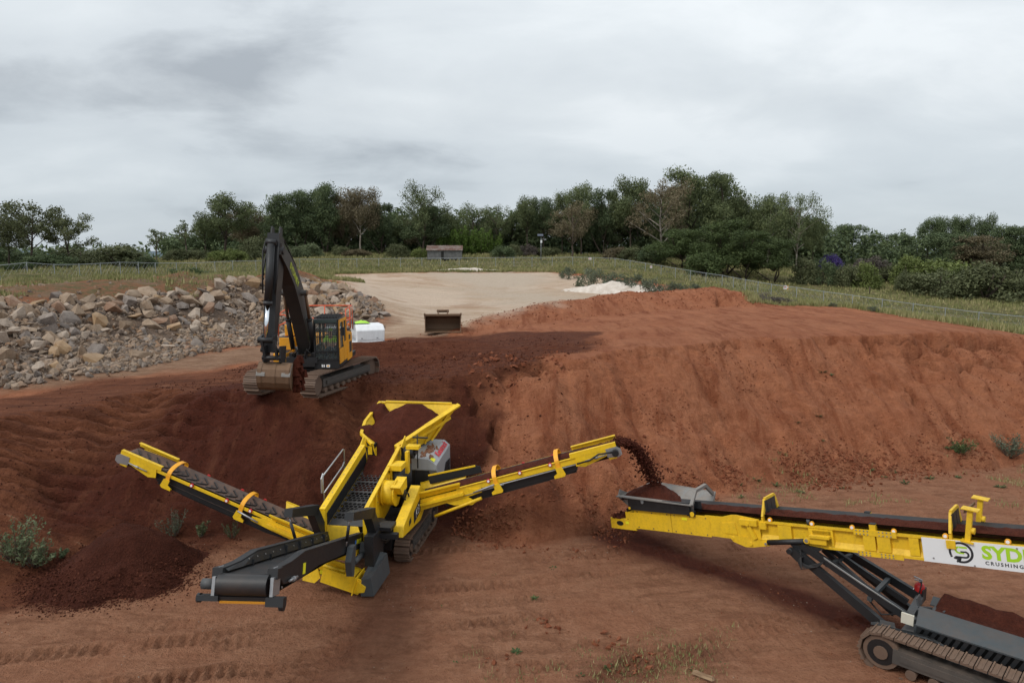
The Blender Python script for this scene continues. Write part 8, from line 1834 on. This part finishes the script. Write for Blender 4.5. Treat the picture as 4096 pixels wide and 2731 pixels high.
def far_hills():
    t = NT('far_hills'); n = t.noise(t.pos(), .01, 4); t.done(t.mix(n, (.10, .13, .15), (.14, .17, .19)), 1.0, spec=0.0); rows = [[], [], []]  # blue-grey base colour has the distance haze painted in
    for i in range(121):
        a = R(-70 + 140 * i / 120); r0 = 2200; h = 14 + 16 * (fbm(np.array([i * .18]), np.array([.3]), 5, 4)[0] + .45)
        for k, (r_, z) in enumerate(((r0 - 250, -5), (r0, h), (r0 + 300, -5))): rows[k].append((math.sin(a) * r_, math.cos(a) * r_, z))
    m = MB(); m.shell(rows); m.sm = [True] * len(m.f); tag(m.build('distant_hills', t.m, None, fix=False), kind='structure')
far_hills()

# ================================================================ ute, spare bucket, fence and small things
def ute():
    hd = math.degrees(math.atan2(-.92, -.39))
    F = Frame((-9.5, 37.3, 3.50), hd)
    T = root('white_ute', F.o, 'white dual cab ute with a service canopy parked behind the excavator', 'ute', F.rz); T.scale = (.92, .92, .95)
    # y ahead; nose at +2.6
    side = [(-2.55, .55), (-2.55, 1.02), (-.55, 1.02), (-.52, 1.08), (1.0, 1.12), (1.35, 1.10), (2.45, .98), (2.62, .80), (2.62, .48), (2.2, .42), (-2.2, .42)]
    m = MB(); w = .90
    m.plate([(-w, a, b) for a, b in side], (2 * w, 0, 0)); body = m.build('body', WHITE, T, bevel=.04)
    m = MB(); top = [(-.55, 1.06), (-.50, 1.72), (-.15, 1.82), (.45, 1.80), (1.25, 1.10)]
    m.add([(-.86, a, b) if k < 1 or k == 4 else (-.72, a, b) for k, (a, b) in enumerate(top)] + [(.86, a, b) if k < 1 or k == 4 else (.72, a, b) for k, (a, b) in enumerate(top)],
          [(0, 1, 2, 3, 4), (9, 8, 7, 6, 5), (0, 5, 6, 1), (1, 6, 7, 2), (2, 7, 8, 3), (3, 8, 9, 4), (0, 4, 9, 5)]); cabin = m.build('cabin', WHITE, T, bevel=.03)
    m = MB(); m.plate([(-.66, .55, 1.74), (.66, .55, 1.74), (.78, 1.16, 1.20), (-.78, 1.16, 1.20)], (0, .014, .016)); m.build('windscreen', DGLASS, cabin)
    for s_ in (-1, 1):
        for q in ([(.10, 1.18), (.92, 1.16), (.40, 1.70), (.10, 1.72)], [(-.46, 1.18), (.0, 1.18), (.0, 1.72), (-.14, 1.72), (-.42, 1.62)]):
            m = MB(); m.plate([(s_ * (.878 - (b - 1.06) * .20), a, b) for a, b in q], (s_ * .012, 0, 0)); m.build('side_window', DGLASS, cabin)
        m = MB(); m.box((s_ * .90 - .012, .02, .50), (s_ * .90 + .012, .03, 1.1)); m.box((s_ * .90 - .01, .12, .93), (s_ * .90 + .025, .28, .97)); m.split('door_handle', DARKP, body)
        m = MB(); m.box((s_ * .92, .86, 1.14), (s_ * 1.08, .96, 1.32)); m.build('wing_mirror', WHITE, T)
        for yy in (1.65, -1.55):
            t = MB(); t.cyl((s_ * .66, yy, .38), (s_ * .93, yy, .38), .39, 20); wh = t.build('wheel', plain('tyre', (.018, .018, .018), .8) if (s_, yy) == (-1, 1.65) else bpy.data.materials['tyre'], T)
            t = MB(); t.cyl((s_ * .93, yy, .38), (s_ * .945, yy, .38), .22, 14); t.build('rim', GREY, wh); t = MB(); t.cyl((s_ * .86, yy, .40), (s_ * .906, yy, .40), .44, 20); t.build('wheel_arch', DARKP, body)
    m = MB(); m.add([(-.90, -2.62, 1.0), (.90, -2.62, 1.0), (.90, -1.0, 1.0), (-.90, -1.0, 1.0), (-.90, -2.66, 1.62), (.90, -2.66, 1.62), (.90, -1.0, 1.62), (-.90, -1.0, 1.62), (-.62, -2.62, 1.92), (.62, -2.62, 1.92), (.62, -1.0, 1.92), (-.62, -1.0, 1.92)],
                    [(0, 3, 2, 1), (0, 1, 5, 4), (1, 2, 6, 5), (2, 3, 7, 6), (3, 0, 4, 7), (4, 5, 9, 8), (5, 6, 10, 9), (6, 7, 11, 10), (7, 4, 8, 11), (8, 9, 10, 11)]); cn = m.build('canopy', WHITE, T, bevel=.03)
    m = MB()
    for s_ in (-1, 1): m.box((s_ * .902 - .004, -2.5, 1.08), (s_ * .902 + .004, -1.1, 1.09)); m.box((s_ * .90 - .01, -1.35, 1.14), (s_ * .90 + .014, -1.25, 1.2)); m.box((s_ * .90 - .01, -2.25, 1.14), (s_ * .90 + .014, -2.15, 1.2))
    m.box((-.88, -2.66, .96), (.88, -2.58, 1.0)); m.split('canopy_seam', GREY, cn)
    m = MB(); m.box((-.95, -2.72, .42), (.95, -2.58, .60)); m.build('rear_bumper', GREY, T)
    m = MB(); m.box((-.62, 2.60, .60), (.62, 2.63, .84)); m.build('front_grille', DARKP, body)
    for s_ in (-1, 1): m = MB(); m.box((s_ * .74 - .14, 2.56, .70), (s_ * .74 + .14, 2.61, .90)); m.build('headlight', GREY, body)
    m = MB()
    for yy in (-.3, .0, .3, .55): m.bar((-.66, yy, 1.90), (.66, yy, 1.90), .05, .04)
    for xx in (-.68, .68): m.bar((xx, -.45, 1.90), (xx, .65, 1.90), .04, .05)
    m.build('roof_rack', DARKP, T)
    m = MB(); m.tube([(.80, -.5, 1.85), (.85, .1, 1.9), (.88, .75, 1.55), (.9, .95, 1.3)], .06, 8); m.build('snorkel', DARKP, T)
    m = MB(); m.cyl((-.5, -.62, 1.90), (-.5, -.62, 2.04), .06, 10); m.build('beacon', bpy.data.materials['orange_beacon'], T)
    V_ = root('work_vest', F.world((.1, -1.35, 1.83)), 'lime and dark work jacket lying on the white canopy', 'jacket', F.rz)
    m = MB(); r_ = random.Random(3); rows = []
    for i in range(9): rows.append([(-.35 + .7 * k / 6, -.45 + .9 * i / 8, (.02 + (.14 + .04 * r_.random()) * math.sin(math.pi * i / 8) ** .7 * math.sin(math.pi * (k + .6) / 7.2))) for k in range(7)])
    m.shell(rows); m.sm = [True] * len(m.f); m.build('cloth', bpy.data.materials['lime_shirt'], V_, fix=False)
    m = MB(); m.shell([[(p[0] * 1.04, p[1] * .5 + .55, p[2] * 1.0) for p in r_2] for r_2 in rows]); m.sm = [True] * len(m.f); m.build('dark_panel', DARKP, V_, fix=False)
ute()

def spare_bucket():
    x, y, _ = at(443, 334, z=4.35); z = gz(x, y + .3) + .0
    T = root('spare_bucket', (x, y, z), 'wide rusty mud bucket standing on the red bank beside the sand', 'bucket', R(4))
    w, pr = 1.05, [(0, 0), (.02, .35), (.0, .92), (.10, 1.02), (.40, 1.0), (.72, .80), (.86, .45), (.80, .10), (.70, 0)]
    # an open box facing the camera: lip on the ground in front, back shell behind
    sh = [(-.05, 0.02), (.55, .0), (.85, .12), (.98, .42), (.90, .78), (.62, .98), (.25, 1.05), (.0, 1.08)]
    m = MB(); m.shell([[(-w, a, b), (0, a, b), (w, a, b)] for a, b in sh]); m.shell([[(w, a * .95, b * .96 + .025), (0, a * .95, b * .96 + .025), (-w, a * .95, b * .96 + .025)] for a, b in sh])
    for x_ in (-w - .03, w - .02): m.plate([(x_, a, b) for a, b in [(-.10, 0)] + sh[1:] + [(-.02, 1.05), (-.02, .3)]], (.05, 0, 0))
    m.bar((-w, .0, 1.06), (w, .0, 1.06), .10, .12); m.bar((-w - .05, -.06, .02), (w + .05, -.06, .02), .16, .05); b = m.build('shell', RUSTB, T, fix=False)
    m = MB()
    for s_ in (-1, 1): m.plate([(s_ * (w + .03), -.02, 1.05), (s_ * (w + .03), .12, 1.12), (s_ * (w + .03), .1, .8), (s_ * (w + .03), -.03, .85)], (s_ * .03, 0, 0)); m.cyl((s_ * (w - .02), 0, 1.1), (s_ * (w + .08), 0, 1.1), .07, 10)
    m.split('corner_guard', RUSTB, T)
    for i in range(9): m = MB(); x_ = -w + .1 + i * (2 * w - .2) / 8; m.bar((x_, -.05, .05), (x_, -.16, .03), .09, .04, h2=.015); m.build('tooth', RUSTB, T)
    m = MB()
    for s_ in (-1, 1): m.plate([(s_ * .28 - .03, .05, 1.08), (s_ * .28 - .03, .5, 1.06), (s_ * .28 - .03, .42, 1.34), (s_ * .28 - .03, .12, 1.36)], (.06, 0, 0))
    m.cyl((-.36, .2, 1.30), (.36, .2, 1.30), .06, 10); m.cyl((-.36, .42, 1.22), (.36, .42, 1.22), .05, 10); m.build('hitch_ears', RUSTB, T)
spare_bucket()
